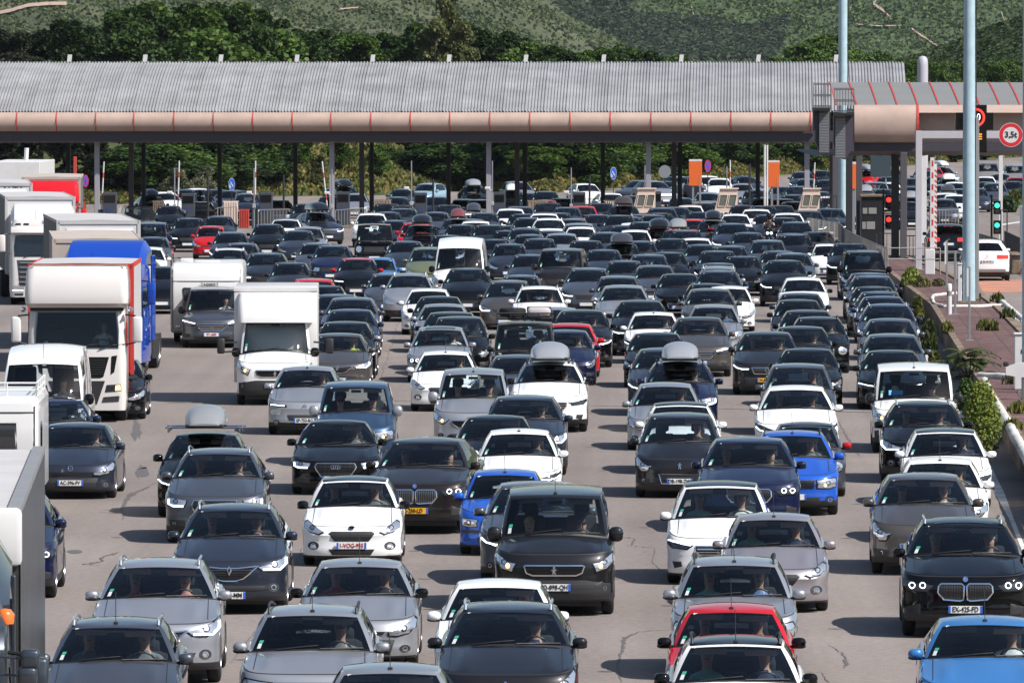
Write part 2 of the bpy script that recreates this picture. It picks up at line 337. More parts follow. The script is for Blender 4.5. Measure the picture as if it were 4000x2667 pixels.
ST['seat'] = dict(hl=[(.58, .82), (.70, .84), (.88, .86), (.93, .82), (.90, .70), (.76, .67), (.60, .68)], lamp='reflector',
    gr=[[(-.50, .80), (.50, .80), (.46, .68), (-.46, .68)]], low=[[(-.60, .44), (.60, .44), (.54, .30), (-.54, .30)]], emb='disc', embz=.74, strip=.56)

def car_shell(p, lod):
    L, Wh = p['L'], p['W'] / 2; y0 = -L / 2; F = 12 if lod == 0 else 7
    n = p['pn']; lip = p['lip']
    yc = y0 + p['cowl_y'] + p['cs']; yr = y0 + p['rb_y'] + p['rs'] * 0.6; yf = y0 + p['cn']; ye = L / 2 - p['cr']
    yr = min(yr, ye)
    def zt(y):
        return float(np.interp(y, [y0, y0 + 0.15, yc, yr, L / 2], [p['nose'], p['nose'] + 0.02, p['belt0'], p['belt1'], p['deck']]))
    ring = []
    for k in range(F + 1):
        a = math.pi / 2 * (k / F) ** 0.9
        ring.append((Wh * math.sin(a) ** (2 / n), yf - p['cn'] * math.cos(a) ** (2 / n), max(0, math.cos(a)) ** 0.8))
    d = 0.10 if lod == 0 else 0.2
    def st(a, b): return list(np.linspace(a, b, max(2, int(abs(b - a) / d)) + 1))[1:]
    sb = st(yf, yc) if yc > yf + .05 else [yf + .05]; yc = sb[-1]
    sg = st(yc, yr); sd = st(yr, ye) if ye - yr > 0.02 else []
    for y in sb + sg + sd:
        t = (y - yf) / (ye - yf); ring.append((Wh * (1 - 0.02 * (2 * t - 1) ** 2), y, 0.0))
    Rr = 5 if lod == 0 else 4
    for k in range(1, Rr + 1):
        a = math.pi / 2 * (1 - k / Rr)
        ring.append((Wh * .98 * math.sin(a) ** (2 / 3.0) if a > 0 else 0.0, ye + p['cr'] * math.cos(a) ** (2 / 3.0), -math.cos(a)))
    ib = F + len(sb); ig = ib + len(sg)
    V = [0, .06, .16, .32, .52, .70, .84, .93, .972, .988, 1.0] if lod == 0 else [0, .1, .3, .6, .85, .95, 1.0]
    fp = lambda v: float(np.interp(v, [0, .06, .16, .32, .52, .70, .84, .93, .972, 1], [.07, .02, 0, .0, .035, .012, .05, .085, .12, p['nb']]))
    sp = lambda v: float(np.interp(v, [0, .12, .35, .6, .72, .8, .93, 1], [.035, .015, .022, .012, .0, .012, .035, .06]))
    rp = lambda v: float(np.interp(v, [0, .15, .4, .8, 1], [.06, .0, .0, .05, .10]))
    fw, rwy, wr = y0 + p['fo'], L / 2 - p['ro'], p['wr']
    pts = [Vector((r[0], r[1], 0)) for r in ring]; rows = []
    for i, (x, y, f) in enumerate(ring):
        a = pts[max(i - 1, 0)]; b = pts[min(i + 1, len(pts) - 1)]; tg = (b - a).normalized()
        if i == 0: tg = Vector((1, 0, 0))
        if i == len(ring) - 1: tg = Vector((-1, 0, 0))
        nx, ny = tg.y, -tg.x
        zb = lip if f > 0.3 else lerp(lip, lip - 0.02, 1)
        if x > Wh * .8:
            for w in (fw, rwy):
                dd = abs(y - w); rr = wr + 0.055
                if dd < rr: zb = max(zb, wr + math.sqrt(rr * rr - dd * dd) * 0.98)
        top = zt(y); row = []
        for v in V:
            off = sp(v) * (1 - abs(f)) + (fp(v) if f > 0 else rp(v)) * abs(f)
            row.append((max(x - nx * off, 0), y - ny * off, zb + (top - zb) * v))
        rows.append(row)
    rows = np.array(rows)
    mb = MB(); full = np.concatenate([rows[::-1] * [-1, 1, 1], rows[1:]])
    NR = len(ring)
    clad = p['clad']
    def matf(i, j):
        if V[j] < clad - 1e-6: return 1
        if V[j + 1] < 0.18 and j == 0: return 1
        if V[j] == .972 and NR - 1 - F <= i < NR - 1 + F: return 1
        return 0
    mb.grid(full, flip=False, matf=matf)
    top = rows[:, -1, :]
    # bonnet
    def coons(c0, c1, d0, d1):
        nu, nv = len(c0), len(d0); P = np.zeros((nv, nu, 3))
        us = np.linspace(0, 1, nu); vs = np.linspace(0, 1, nv)
        for j, v in enumerate(vs):
            for i, u in enumerate(us):
                P[j, i] = (1 - v) * c0[i] + v * c1[i] + (1 - u) * d0[j] + u * d1[j] - ((1 - u) * (1 - v) * c0[0] + u * (1 - v) * c0[-1] + (1 - u) * v * c1[0] + u * v * c1[-1])
        return P
    c0 = np.concatenate([top[:F + 1][::-1] * [-1, 1, 1], top[1:F + 1]])
    xs = top[ib, 0]; fx = c0[:, 0] / c0[-1, 0]
    def cowl(q): # q in -1..1
        return np.array([q * (xs - .03), y0 + p['cowl_y'] + p['cs'] * abs(q) ** 2.2, p['cowl_z'] + (zt(yc) + .005 - p['cowl_z']) * q * q])
    c1 = np.array([cowl(q) for q in fx]); c1[0] = top[ib] * [-1, 1, 1]; c1[-1] = top[ib]
    d1 = top[F:ib + 1]; d0 = d1 * [-1, 1, 1]
    P = coons(c0, c1, d0, d1)
    nv = P.shape[0]
    for j in range(nv):
        v = j / (nv - 1)
        for i in range(P.shape[1]):
            u = abs(fx[i]); P[j, i, 2] += p['hoodc'] * math.sin(math.pi * min(1, v * 1.0)) * (1 - u ** 2) + 0.030 * math.exp(-((u - .64) / .085) ** 2) * math.sin(math.pi * v ** .7) - .010 * math.exp(-((u - .42) / .12) ** 2) * math.sin(math.pi * v)
    # refine rows
    if lod == 0 and nv < 12:
        t = np.linspace(0, nv - 1, nv * 2 - 1)
        P = np.array([[[np.interp(tt, range(nv), P[:, i, c]) for c in range(3)] for i in range(P.shape[1])] for tt in t])
    mb.grid(P); seam = []
    for s_ in (-.86, .86): seam.append([tuple(float(np.interp(s_, fx, P[j, :, c])) + (.002 if c == 2 else 0) for c in range(3)) for j in range(1, P.shape[0])])
    # greenhouse
    Fs = [-1, -.955, -.8, -.6, -.4, -.2, 0, .2, .4, .6, .8, .955, 1] if lod == 0 else [-1, -.95, -.6, -.2, .2, .6, .95, 1]
    T = [0, .035, .2, .4, .6, .8, .93, 1] if lod == 0 else [0, .04, .5, .92, 1]
    H = p['H']; zf = H + p['Hf']; zr = H + p['Hr']; rw = p['rw']; yt0 = y0 + p['wt_y']; yt1 = y0 + p['rt_y']
    def roofz(y):
        t = (y - yt0) / (yt1 - yt0); return float(np.interp(t, [0, .15, .4, .7, 1], [zf, zf + .62 * (H - zf), H, H - .15 * (H - zr), zr]))
    def rf(q): return np.array([q * rw, yt0 + p['ts'] * abs(q) ** 2.4, zf - .035 * q * q])
    def rr_(q): return np.array([q * rw * .97, yt1 + p['rs'] * abs(q) ** 2.4, zr - .035 * q * q])
    fxb = xs - .03
    front_b = [cowl(q) for q in Fs]; front_t = [rf(q) for q in Fs]
    yA, yB = rf(1)[1], rr_(1)[1]
    # side
    Ss = [0, .02, .12, .25, p['pil'][0], p['pil'][1], .55, .68, .80, .84, .92, .985, 1] if lod == 0 else [0, .02, p['pil'][0], p['pil'][1], .80, .84, .985, 1]
    def sideb(s):
        y = lerp(yc, yr, s); return np.array([np.interp(y, top[:, 1][F:ig + 1], top[:, 0][F:ig + 1]) - .03, y, zt(y) + .005])
    def sidet(s):
        y = lerp(yA, yB, s); return np.array([rw * (1 - .03 * s) + .025 * math.sin(math.pi * s), y, roofz(y) - .035])
    side_b = [sideb(s) for s in Ss]; side_t = [sidet(s) for s in Ss]
    yrc = y0 + p['rb_y']; xr = side_b[-1][0]
    def rearb(q): return np.array([q * xr, yrc + (yr - yrc) * abs(q) ** 2.2, max(p['deck'], zt(yr)) + .01 * (1 - q * q)])
    rear_b = [rearb(q) for q in Fs]; rear_t = [rr_(q) for q in Fs]
    rear_b[0] = side_b[-1] * [-1, 1, 1]; rear_b[-1] = side_b[-1]; rear_t[-1] = side_t[-1]; rear_t[0] = side_t[-1] * [-1, 1, 1]
    side_b[0] = front_b[-1]; side_t[0] = front_t[-1]
    def wall(B, Tp, bul, axis):
        G = []
        for b, t in zip(B, Tp):
            col = []
            for u in T:
                pt = b + (t - b) * u; w = bul * 4 * u * (1 - u) * (1 if u < .999 else 0)
                if axis == 'f': pt = pt + np.array([0, -w * .6, w * .6])
                elif axis == 'r': pt = pt + np.array([0, w, w * .4])
                else: pt = pt + np.array([w * .9, 0, w * .2])
                col.append(pt)
            G.append(col)
        return np.array(G)
    GF = wall(front_b, front_t, p['ws_b'], 'f'); GS = wall(side_b, side_t, .035, 's'); GR = wall(rear_b, rear_t, .03, 'r')
    # share the corner columns
    cA = (GF[-1] + GS[0]) / 2; GF[-1] = cA; GS[0] = cA; GF[0] = cA * [-1, 1, 1]
    cC = (GR[-1] + GS[-1]) / 2; GR[-1] = cC; GS[-1] = cC; GR[0] = cC * [-1, 1, 1]
    nF, nS, nT = len(Fs), len(Ss), len(T)
    isf = lambda i, j: 1 <= i < nF - 2 and 1 <= j < nT - 2
    iss_ = lambda i, j: (1 <= i < nS - 2) and not (p['pil'][0] <= Ss[i] < p['pil'][1]) and not (.80 <= Ss[i] < .84) and 1 <= j < nT - 2 \
        and not (p['panel'] and Ss[i] > .2) and not (Ss[i] >= .84 and not p['quart'])
    if p['panel']: iss_ = lambda i, j: Ss[i] < .2 and 1 <= i and 1 <= j < nT - 2
    isr = lambda i, j: 2 <= i < nF - 3 and 1 <= j < nT - 2
    mb.grid(GF, flip=True, skip=isf, matf=lambda i, j: 1 if j == 0 else 0)
    mb.grid(GS, flip=True, skip=iss_, matf=lambda i, j: 0 if not (p['pil'][0] <= Ss[i] < p['pil'][1] and 1 <= j < nT - 2) else 1)
    mb.grid(GS * [-1, 1, 1], flip=False, skip=iss_, matf=lambda i, j: 0 if not (p['pil'][0] <= Ss[i] < p['pil'][1] and 1 <= j < nT - 2) else 1)
    mb.grid(GR, flip=False, skip=isr)
    # shelf between belt ring and greenhouse, rear deck
    sh_o = np.array([[np.interp(b[1], top[:, 1][F:ig + 1], top[:, 0][F:ig + 1]), b[1], zt(b[1])] for b in side_b])
    sh = [sh_o, np.array(side_b)]
    sh[1][0] = cA[0]; sh[0][0] = top[ib]
    mb.grid(sh); mb.grid([s_ * [-1, 1, 1] for s_ in sh], flip=True)
    rt = top[ig:]
    back = np.concatenate([rt[::-1] * [-1, 1, 1], rt[1:]]); k = len(back); half = len(rt)
    # fan deck: interpolate rear window base to the rear ring
    qs = np.array([-(1 - i / (half - 1)) for i in range(half)] + [i / (half - 1) for i in range(1, half)])
    lineb = np.array([rearb(q) for q in qs])[::1]
    ringb = np.concatenate([top[ig:] * [-1, 1, 1], top[ig:-1][::-1]])
    D = [lineb * (1 - t) + ringb * t for t in (0, .5, 1)]
    mb.grid(D)
    # roof
    c0r = np.array([g[-1] for g in GF]); c1r = np.array([g[-1] for g in GR]); d1r = np.array([g[-1] for g in GS]); d0r = d1r * [-1, 1, 1]
    RP = coons(c0r, c1r, d0r, d1r)
    for j in range(RP.shape[0]):
        for i in range(RP.shape[1]):
            u = abs(Fs[i]); s_ = Ss[j]; base = roofz(RP[j, i, 1]) - .035 * 1
            RP[j, i, 2] = RP[j, i, 2] if (i in (0, nF - 1) or j in (0, nS - 1)) else base + (p['crown'] + .0) * (1 - u ** 2.2) * min(1, .78 + .5 * math.sin(math.pi * s_))
    mb.grid(RP, matf=lambda i, j: 2)
    ws = MB(); ws.grid(GF, flip=True, skip=lambda i, j: not isf(i, j), matf=lambda i, j: 1 if j == nT - 3 and False else 0)
    fr_ = MB()
    sw = []
    for sgn in (1, -1):
        m_ = MB(); m_.grid(GS * [sgn, 1, 1], flip=sgn > 0, skip=lambda i, j: not iss_(i, j), matf=lambda i, j: 1 if Ss[i] >= p['pil'][1] else 0); sw.append(m_)
    rwn = MB(); rwn.grid(GR, skip=lambda i, j: not isr(i, j))
    info = dict(GF=GF, GS=GS, top=top, ib=ib, xs=xs, yA=yA, yB=yB, side_t=side_t, y0=y0, Wh=Wh, fw=fw, rwy=rwy, yc=yc, zt=zt, roofz=roofz, T=T, Fs=Fs, cowl=cowl, rearb=rearb, seam=seam)
    return mb, ws, sw, rwn, info

EMB = {}
def emblem(mb, kind, cx, cz, s, proj):
    """flat raised badge, points projected on the front"""
    def ringp(cx, cz, r, w, n=16, sx=1.0):
        for k in range(n):
            a, b = 2 * math.pi * k / n, 2 * math.pi * (k + 1) / n
            mb.add([proj(cx + math.cos(t) * rr * sx, cz + math.sin(t) * rr) for t, rr in ((a, r), (b, r), (b, r - w), (a, r - w))], [(0, 1, 2, 3)])
    def poly(pts, mat=0): mb.add([proj(cx + x * s, cz + z * s) for x, z in pts], [tuple(range(len(pts)))], mat)
    if kind == 'diamond':
        o = [(0, 1), (.62, 0), (0, -1), (-.62, 0)]; i_ = [(0, .5), (.28, 0), (0, -.5), (-.28, 0)]
        for k in range(4): poly([o[k], o[(k + 1) % 4], i_[(k + 1) % 4], i_[k]])
    elif kind == 'rings':
        for k in (-1.5, -.5, .5, 1.5): ringp(cx + k * s * 1.0, cz, s * .72, s * .16)
    elif kind == 'star':
        ringp(cx, cz, s, s * .13)
        for k in range(3):
            a = math.pi / 2 + k * 2 * math.pi / 3
            poly([(math.cos(a) * .9, math.sin(a) * .9), (math.cos(a + .9) * .14, math.sin(a + .9) * .14), (math.cos(a - .9) * .14, math.sin(a - .9) * .14)])
    elif kind == 'chevron':
        for dz in (0, -.55):
            poly([(-1, -.5 + dz), (0, .3 + dz), (0, .62 + dz), (-1, -.16 + dz)]); poly([(1, -.16 + dz), (0, .62 + dz), (0, .3 + dz), (1, -.5 + dz)])
    elif kind == 'shield':
        poly([(-1.2, .7), (1.2, .7), (.95, 0), (0, -1), (-.95, 0)]); poly([(-.6, .3), (.6, .3), (.6, .1), (-.6, .1)], 1)
    elif kind == 'lion':
        poly([(-.2, 1), (.35, .85), (.3, .5), (.1, .35), (-.35, .55)]); poly([(-.35, .55), (.1, .35), (.25, -.2), (-.1, -.5), (-.4, .0)])
        poly([(.1, .35), (.75, .45), (.8, .25), (.2, .05)]); poly([(-.4, .25), (-.9, .35), (-.9, .15), (-.4, 0)])
        poly([(-.1, -.4), (.3, -.3), (.55, -1), (.3, -1)]); poly([(-.3, -.1), (0, -.4), (-.35, -1), (-.6, -1)])
    elif kind == 'roundel':
        ringp(cx, cz, s, s * .3)
        for q in range(4):
            a0 = q * math.pi / 2
            poly([(0, 0)] + [(math.cos(a0 + t) * .7, math.sin(a0 + t) * .7) for t in (0, .52, 1.05, 1.57)], 2 if q % 2 else 0)
    elif kind == 'oval':
        poly([(math.cos(t) * 1.3, math.sin(t) * .55) for t in [2 * math.pi * k / 16 for k in range(16)]], 1)
        ringp(cx, cz, s * .6, s * .1, sx=2.2)
    else:
        ringp(cx, cz, s, s * .22); poly([(-.5, -.1), (.5, -.1), (.5, .1), (-.5, .1)])

KITS = {}
def wheel_parts(wr, lod, w=0.20):
    t = MB(); n = 24 if lod == 0 else 14
    t.lathe([(-w / 2 + .01, wr * .62), (-w / 2, wr * .80), (-w / 2 + .015, wr * .95), (-w / 4, wr), (w / 4, wr), (w / 2 - .015, wr * .95), (w / 2, wr * .80), (w / 2 - .01, wr * .62)], n=n)
    tm = t.mesh('tyre', [M_RUB], auto=R(50))
    r = MB()
    r.lathe([(-w / 2 + .015, wr * .66), (w / 2 - .015, wr * .66), (w / 2 - .005, wr * .62), (w / 2 - .06, wr * .56), (-.02, wr * .55), (-.03, .02)], n=n)
    for k in range(5):
        a = 2 * math.pi * k / 5; rot = Matrix.Rotation(a, 3, 'X')
        r.obox(rot @ Vector((w / 2 - .035, 0, wr * .34)), .012, .035, wr * .30, rot)
    r.lathe([(w / 2 - .03, .075), (w / 2 - .01, .05), (w / 2 - .01, .001)], n=12)
    rm = r.mesh('rim', [M_RIM], auto=R(40))
    return tm, rm
def car_kit(kind, style, lod, opt=()):
    key = (kind, style, lod, opt)
    if key in KITS: return KITS[key]
    p = dict(BASE); p.update(KINDS[kind]); s = ST[style]
    mb, ws, sw, rwn, I = car_shell(p, lod)
    nose = p['nose']; Wh = I['Wh']; y0 = I['y0']; rear_view = 'rear' in opt
    E = []                            # (name, mesh, parent index, location, painted)
    def part(name, m, par=None, loc=None, painted=False): E.append((name, m, par, loc, painted)); return len(E) - 1
    shell = mb.mesh('body', [PM('G'), M_TRIM, PM('G')], auto=R(34))
    body = part('body', shell, painted=True)
    bm = bmesh.new(); bm.from_mesh(shell); bvh = BVHTree.FromBMesh(bm); bm.free()
    def proj(xn, zn, off=0.006):
        x = xn * Wh; z = zn * nose; 
        for k in range(12):
            h, nrm, _, _ = bvh.ray_cast(Vector((x, y0 - 1, z)), Vector((0, 1, 0)))
            if h is not None and h.y < y0 + 1.1:
                if nrm.y > 0: nrm = -nrm
                return h + nrm * off
            x *= .985; z *= .992
        return Vector((x, y0, z))
    def patch(poly, off, grid=.05, mat=0, mbx=None):
        """polygon (x/half width, z/nose) laid on the front of the body"""
        P2 = []
        for a, b in zip(poly, poly[1:] + poly[:1]):
            n = max(1, int(math.hypot((b[0] - a[0]), (b[1] - a[1])) / (.10 if lod == 0 else .3)))
            for k in range(n): P2.append((lerp(a[0], b[0], k / n), lerp(a[1], b[1], k / n)))
        x0, x1 = min(q[0] for q in P2), max(q[0] for q in P2); z0, z1 = min(q[1] for q in P2), max(q[1] for q in P2)
        extra = []
        if lod == 0:
            nx = int((x1 - x0) / .06); nz = int((z1 - z0) / .045)
            extra = [(lerp(x0, x1, (i + .5) / max(nx, 1)), lerp(z0, z1, (j + .5) / max(nz, 1))) for i in range(nx) for j in range(nz)]
        vs, es, fs, *_ = delaunay_2d_cdt([Vector(q) for q in P2 + extra], [], [list(range(len(P2)))], 1, 1e-5)
        V3 = [proj(v.x, v.y, off) for v in vs]; m = mbx or MB()
        fs = [f if (Vector(V3[f[1]]) - V3[f[0]]).cross(Vector(V3[f[2]]) - V3[f[0]]).y < 0 else f[::-1] for f in fs]
        m.add(V3, fs, mat); return m
    def ribbon(pts, w, off, mbx, mat=0):
        pts = [Vector(q) for q in pts]; dn = []
        for a, b in zip(pts, pts[1:]):
            n = max(1, int((b - a).length / .06)); dn += [a.lerp(b, k / n) for k in range(n)]
        dn.append(pts[-1]); A = []; B = []
        for i, q in enumerate(dn):
            t = (dn[min(i + 1, len(dn) - 1)] - dn[max(i - 1, 0)]); nn = Vector((-t.y, t.x * 1.0)).normalized() * w / 2
            A.append(proj(q.x + nn.x, q.y + nn.y, off)); B.append(proj(q.x - nn.x, q.y - nn.y, off))
        mbx.grid([A, B], mat)
    def clip(poly, z):
        xs_ = []
        for a, b in zip(poly, poly[1:] + poly[:1]):
            if (a[1] - z) * (b[1] - z) < 0: xs_.append(lerp(a[0], b[0], (z - a[1]) / (b[1] - a[1])))
        return sorted(xs_)
    part('windscreen', ws.mesh('windscreen', [M_GLASS, M_GLOSS], auto=R(60)), None)
    for m_ in sw: part('side_window', m_.mesh('side_window', [M_GLASS, M_TINT if kind in ('suv', 'bigsuv', 'viano', 'van') else M_GLASS], auto=R(60)), None)
    if rwn.f and kind != 'bigvan': part('rear_window', rwn.mesh('rear_window', [M_GLASS if not rear_view else M_TINT], auto=R(60)), None)
    # front
    if not rear_view:
        for gi, g in enumerate(s['gr']):
            m = patch(g, .010)
            gp = part('grille', m.mesh('grille', [M_TRIM]), None)
            if lod == 0:
                b = MB(); z0 = min(q[1] for q in g); z1 = max(q[1] for q in g); nb = s.get('bars', 0)
                chm = s.get('chromebars') or s.get('vbars')
                if s.get('vbars'):
                    x0 = min(q[0] for q in g); x1 = max(q[0] for q in g)
                    for k in range(1, nb + 1):
                        xx = lerp(x0, x1, k / (nb + 1)); sw_ = [(q[1], q[0]) for q in g]; c = clip(sw_, xx)
                        if len(c) >= 2: ribbon([(xx, c[0] + .01), (xx, c[-1] - .01)], .006, .017, b)
                for k in range(1, nb + 1):
                    if s.get('vbars') and s['emb'] != 'rings': break
                    zz = lerp(z0, z1, k / (nb + 1)); c = clip(g, zz)
                    if len(c) >= 2: ribbon([(c[0] + .02, zz), (c[-1] - .02, zz)], .014, .018, b)
                if b.f: part('grille_bars', b.mesh('grille_bars', [M_CHR if s.get('chromebars') or s['emb'] == 'star' else (M_RIM if 'bright' in opt else M_GLOSS)]), gp)
                if s.get('chrome'):
                    b = MB(); ribbon(g + [g[0]], .022, .020, b); part('grille_frame', b.mesh('grille_frame', [M_CHR]), gp)
        if lod == 0:
            for g in s['low']: part('air_intake', patch(g, .012).mesh('air_intake', [M_TRIM]), None)
        if s.get('lowblack') and lod == 0:
            zb = p['lip'] / nose + .02; h = s['lowblack']
            part('lower_bumper', patch([(-.93, h - .06), (-.5, h), (.5, h), (.93, h - .06), (.93, zb), (-.93, zb)], .010).mesh('lower_bumper', [M_TRIM]), None)
        if s.get('strip'):
            b = MB(); ribbon([(-.94, s['strip']), (.94, s['strip'])], .07, .012, b); part('bumper_strip', b.mesh('bumper_strip', [M_TRIM]), None)
        for sg in (1, -1):
            hl = [(q[0] * sg, q[1]) for q in s['hl']]
            cxh = sum(q[0] for q in hl) / len(hl); czh = sum(q[1] for q in hl) / len(hl)
            hb = patch([(cxh + (a - cxh) * 1.10, czh + (c - czh) * 1.22) for a, c in hl], .009).mesh('headlight_surround', [M_GLOSS], auto=R(60)) if lod == 0 else None
            h = part('headlight', patch(hl, .014).mesh('headlight', [M_LAMP if s['lamp'] == 'reflector' else M_LAMPD], auto=R(60)), None)
            if hb: part('headlight_surround', hb, h)
            if lod == 0:
                cx = sum(q[0] for q in hl) / len(hl); cz = sum(q[1] for q in hl) / len(hl)
                for dx in ((-.10, .06) if s.get('angel') else (0.0,)):
                    b = MB()
                    for k in range(12):
                        a_, b_ = 2 * math.pi * k / 12, 2 * math.pi * (k + 1) / 12; r0, r1 = .036, .050
                        q = [(cx + sg * dx + math.cos(t) * rr, cz + math.sin(t) * rr * Wh / nose) for t, rr in ((a_, r0), (b_, r0), (b_, r1), (a_, r1))]
                        b.add([proj(*w, .020) for w in q], [(0, 1, 2, 3)], 0)
                    b.add([proj(cx + sg * dx + math.cos(2 * math.pi * k / 12) * .030, cz + math.sin(2 * math.pi * k / 12) * .030 * Wh / nose, .018) for k in range(12)], [tuple(range(12))], 1)
                    part('lamp_unit', b.mesh('lamp_unit', [M_DRL if s.get('angel') else M_LAMPD, M_LAMPD if s['lamp'] == 'dark' else M_CHR]), h)
                if s.get('amber'):
                    b = MB(); b.add([proj(cx - sg * .06 + math.cos(2 * math.pi * k / 8) * .035, cz - .05 + math.sin(2 * math.pi * k / 8) * .04, .022) for k in range(8)], [tuple(range(8))])
                    part('indicator', b.mesh('indicator', [M_AMB]), h)
            if s.get('drl'):
                b = MB(); ribbon([(q[0] * sg, q[1]) for q in s['drl']], .030 if lod == 0 else .035, .021, b); part('light_strip', b.mesh('light_strip', [M_DRL]), h)
            if s.get('hl2') and lod == 0: part('lower_headlight', patch([(q[0] * sg, q[1]) for q in s['hl2']], .006).mesh('lower_headlight', [M_LAMP]), None)
            if s.get('fog') and lod == 0:
                fx, fz, fr = s['fog']; b = MB()
                b.add([proj(sg * fx + math.cos(2 * math.pi * k / 12) * fr * 1.25, fz + math.sin(2 * math.pi * k / 12) * fr * 1.1, .006) for k in range(12)], [tuple(range(12))], 0)
                for k in range(12):
                    a_, b_ = 2 * math.pi * k / 12, 2 * math.pi * (k + 1) / 12
                    b.add([proj(sg * fx + math.cos(t) * rr * .55, fz + math.sin(t) * rr * .6, .011) for t, rr in ((a_, fr * .8), (b_, fr * .8), (b_, fr * 1.05), (a_, fr * 1.05))], [(0, 1, 2, 3)], 1)
                part('fog_light', b.mesh('fog_light', [M_TRIM, M_CHR if s.get('fogchrome') else M_LAMP]), None)
        if lod == 0:
            b = MB(); emblem(b, s['emb'], 0, s['embz'], dict(rings=.048, roundel=.040, oval=.045, diamond=.075).get(s['emb'], .058), lambda x, z: proj(x, s['embz'] + (z - s['embz']) * Wh / nose, .03))
            part('emblem', b.mesh('emblem', [M_CHR, M_GLOSS, M_PLB]), None)
    if lod == 0 and not rear_view:
        for q in I['seam']:
            b = MB(); b.tube(q, .006, 4); part('bonnet_seam', b.mesh('bonnet_seam', [M_TRIM]), None)
    # plate
    pz = .50 * nose if not rear_view else .80
    if rear_view:
        h, nrm, _, _ = bvh.ray_cast(Vector((0, p['L'] / 2 + 1, pz)), Vector((0, -1, 0))); py = (h.y if h else p['L'] / 2) + .012
    else:
        pz = s['pz'] * nose if s.get('pz') else (.47 if style not in ('oval', 'lion5', 'chevron') else .44) * nose
        py = min(proj(0, pz / nose, 0).y, proj(0, pz / nose - .06, 0).y, proj(0, pz / nose + .06, 0).y) - .022
    b = MB(); sg = -1 if not rear_view else 1
    b.box(-.26, .26, py - .008, py + .008, pz - .055, pz + .055, 0)
    for xx in (-1, 1): b.box(min(xx * .262, xx * .225), max(xx * .262, xx * .225), py - .011, py + .011, pz - .053, pz + .053, 1)
    pl = part('number_plate', b.mesh('number_plate', [M_PLW, M_PLB]), None)
    # mirrors
    my = I['yc'] + .10; mz = I['zt'](I['yc']) + .07
    for sg in (1, -1):
        b = MB(); cx = sg * (Wh + .02)
        def ell(c, rx, ry, rz, mat, n=10, m_=7, e=.75):
            G = []
            for i in range(m_):
                a = -math.pi / 2 + math.pi * i / (m_ - 1)
                G.append([(c[0] + rx * np.sign(math.cos(a)) * abs(math.cos(a)) ** e * np.sign(math.cos(t)) * abs(math.cos(t)) ** e, c[1] + ry * abs(math.cos(a)) ** e * np.sign(math.sin(t)) * abs(math.sin(t)) ** e, c[2] + rz * np.sign(math.sin(a)) * abs(math.sin(a)) ** e) for t in [2 * math.pi * k / n for k in range(n)]])
            b.grid(G, mat, closed=True)
        big = kind in ('van', 'trafic', 'bigvan', 'viano', 'ludo')
        ell((cx, my, mz), .10 if not big else .12, .08, .068 if not big else .125, 0)
        ell((cx, my + .02, mz - .05), .10, .07, .035, 1)
        b.obox((sg * (Wh - .06), my + .02, mz - .06), .09, .03, .02, Matrix.Rotation(0, 3, 'Y'), 1)
        part('wing_mirror', b.mesh('wing_mirror', [PM('G'), M_TRIM], auto=R(50)), None, painted=True)
    # wheels
    key2 = ('wheel', p['wr'], lod)
    if key2 not in KITS: KITS[key2] = wheel_parts(p['wr'], lod)
    tm, rm = KITS[key2]
    for wy in (I['fw'], I['rwy']):
        for sg in (1, -1):
            i_ = part('wheel', tm, None, (sg * (Wh - .115), wy, p['wr'], 0 if sg > 0 else math.pi))
            if lod == 0: part('rim', rm, i_)
    # underbody
    b = MB(); b.box(-Wh + .22, Wh - .22, y0 + .25, p['L'] / 2 - .2, .16, .55); b.box(-Wh + .06, Wh - .06, I['fw'] + p['wr'] + .08, I['rwy'] - p['wr'] - .08, .17, .5)
    b.box(-Wh + .22, Wh - .22, y0 + .18, y0 + .5, p['lip'] - .02, nose - .2)
    part('underbody', b.mesh('underbody', [M_TRIM]), None)
    # cabin
    b = MB(); bz = I['zt'](I['yc']); H = p['H']; dx = .36 if p['W'] < 1.9 else .42
    yd = y0 + p['cowl_y']
    b.grid([[(q * (I['xs'] - .07), I['cowl'](q)[1] + .05 + dy, I['cowl'](q)[2] + dz) for q in (-1, -.6, -.3, 0, .3, .6, 1)] for dy, dz in ((0, -.03), (.30, -.035), (.55, -.02), (.62, -.10), (.64, -.45))], 0)
    b.box(-Wh + .1, Wh - .1, yd, p['L'] / 2 - .25, .28, .34, 0)
    ys = I['yA'] + .28; hs = H - .30
    for sx in (-1, 1):
        b.rbox(sx * dx - .24, sx * dx + .24, ys + .1, ys + .24, .5, hs - .12, .05, 1); b.rbox(sx * dx - .13, sx * dx + .13, ys + .12, ys + .22, hs - .08, hs + .08, .04, 1)
        b.rbox(sx * dx - .25, sx * dx + .25, ys - .4, ys + .15, .4, .58, .05, 1)
    if kind != 'bigvan':
        yb = min(ys + 1.0, I['yB'] - .1)
        b.rbox(-.62, .62, yb, yb + .15, .4, hs - .2, .05, 1)
        for sx in (-.4, .4): b.rbox(sx - .11, sx + .11, yb + .03, yb + .12, hs - .2, hs - .04, .03, 1)
    b.box(-Wh + .12, Wh - .12, p['L'] / 2 - .9, p['L'] / 2 - .3, bz - .25, bz - .22, 0)
    cab = part('cabin', b.mesh('cabin', [M_INT, M_SEAT], auto=R(40)), None)
    b = MB(); c = Vector((dx, ys - .62, bz - .02)); rot = Matrix.Rotation(R(-65), 3, 'X')
    b.tube([c + rot @ Vector((math.cos(t) * .18, math.sin(t) * .18, 0)) for t in [2 * math.pi * k / 14 for k in range(15)]], .014, 5)
    b.obox(c, .17, .02, .01, rot)
    part('steering_wheel', b.mesh('steering_wheel', [M_TRIM]), cab)
    hz = I['roofz'](I['yA']) - .10
    GF = I['GF']
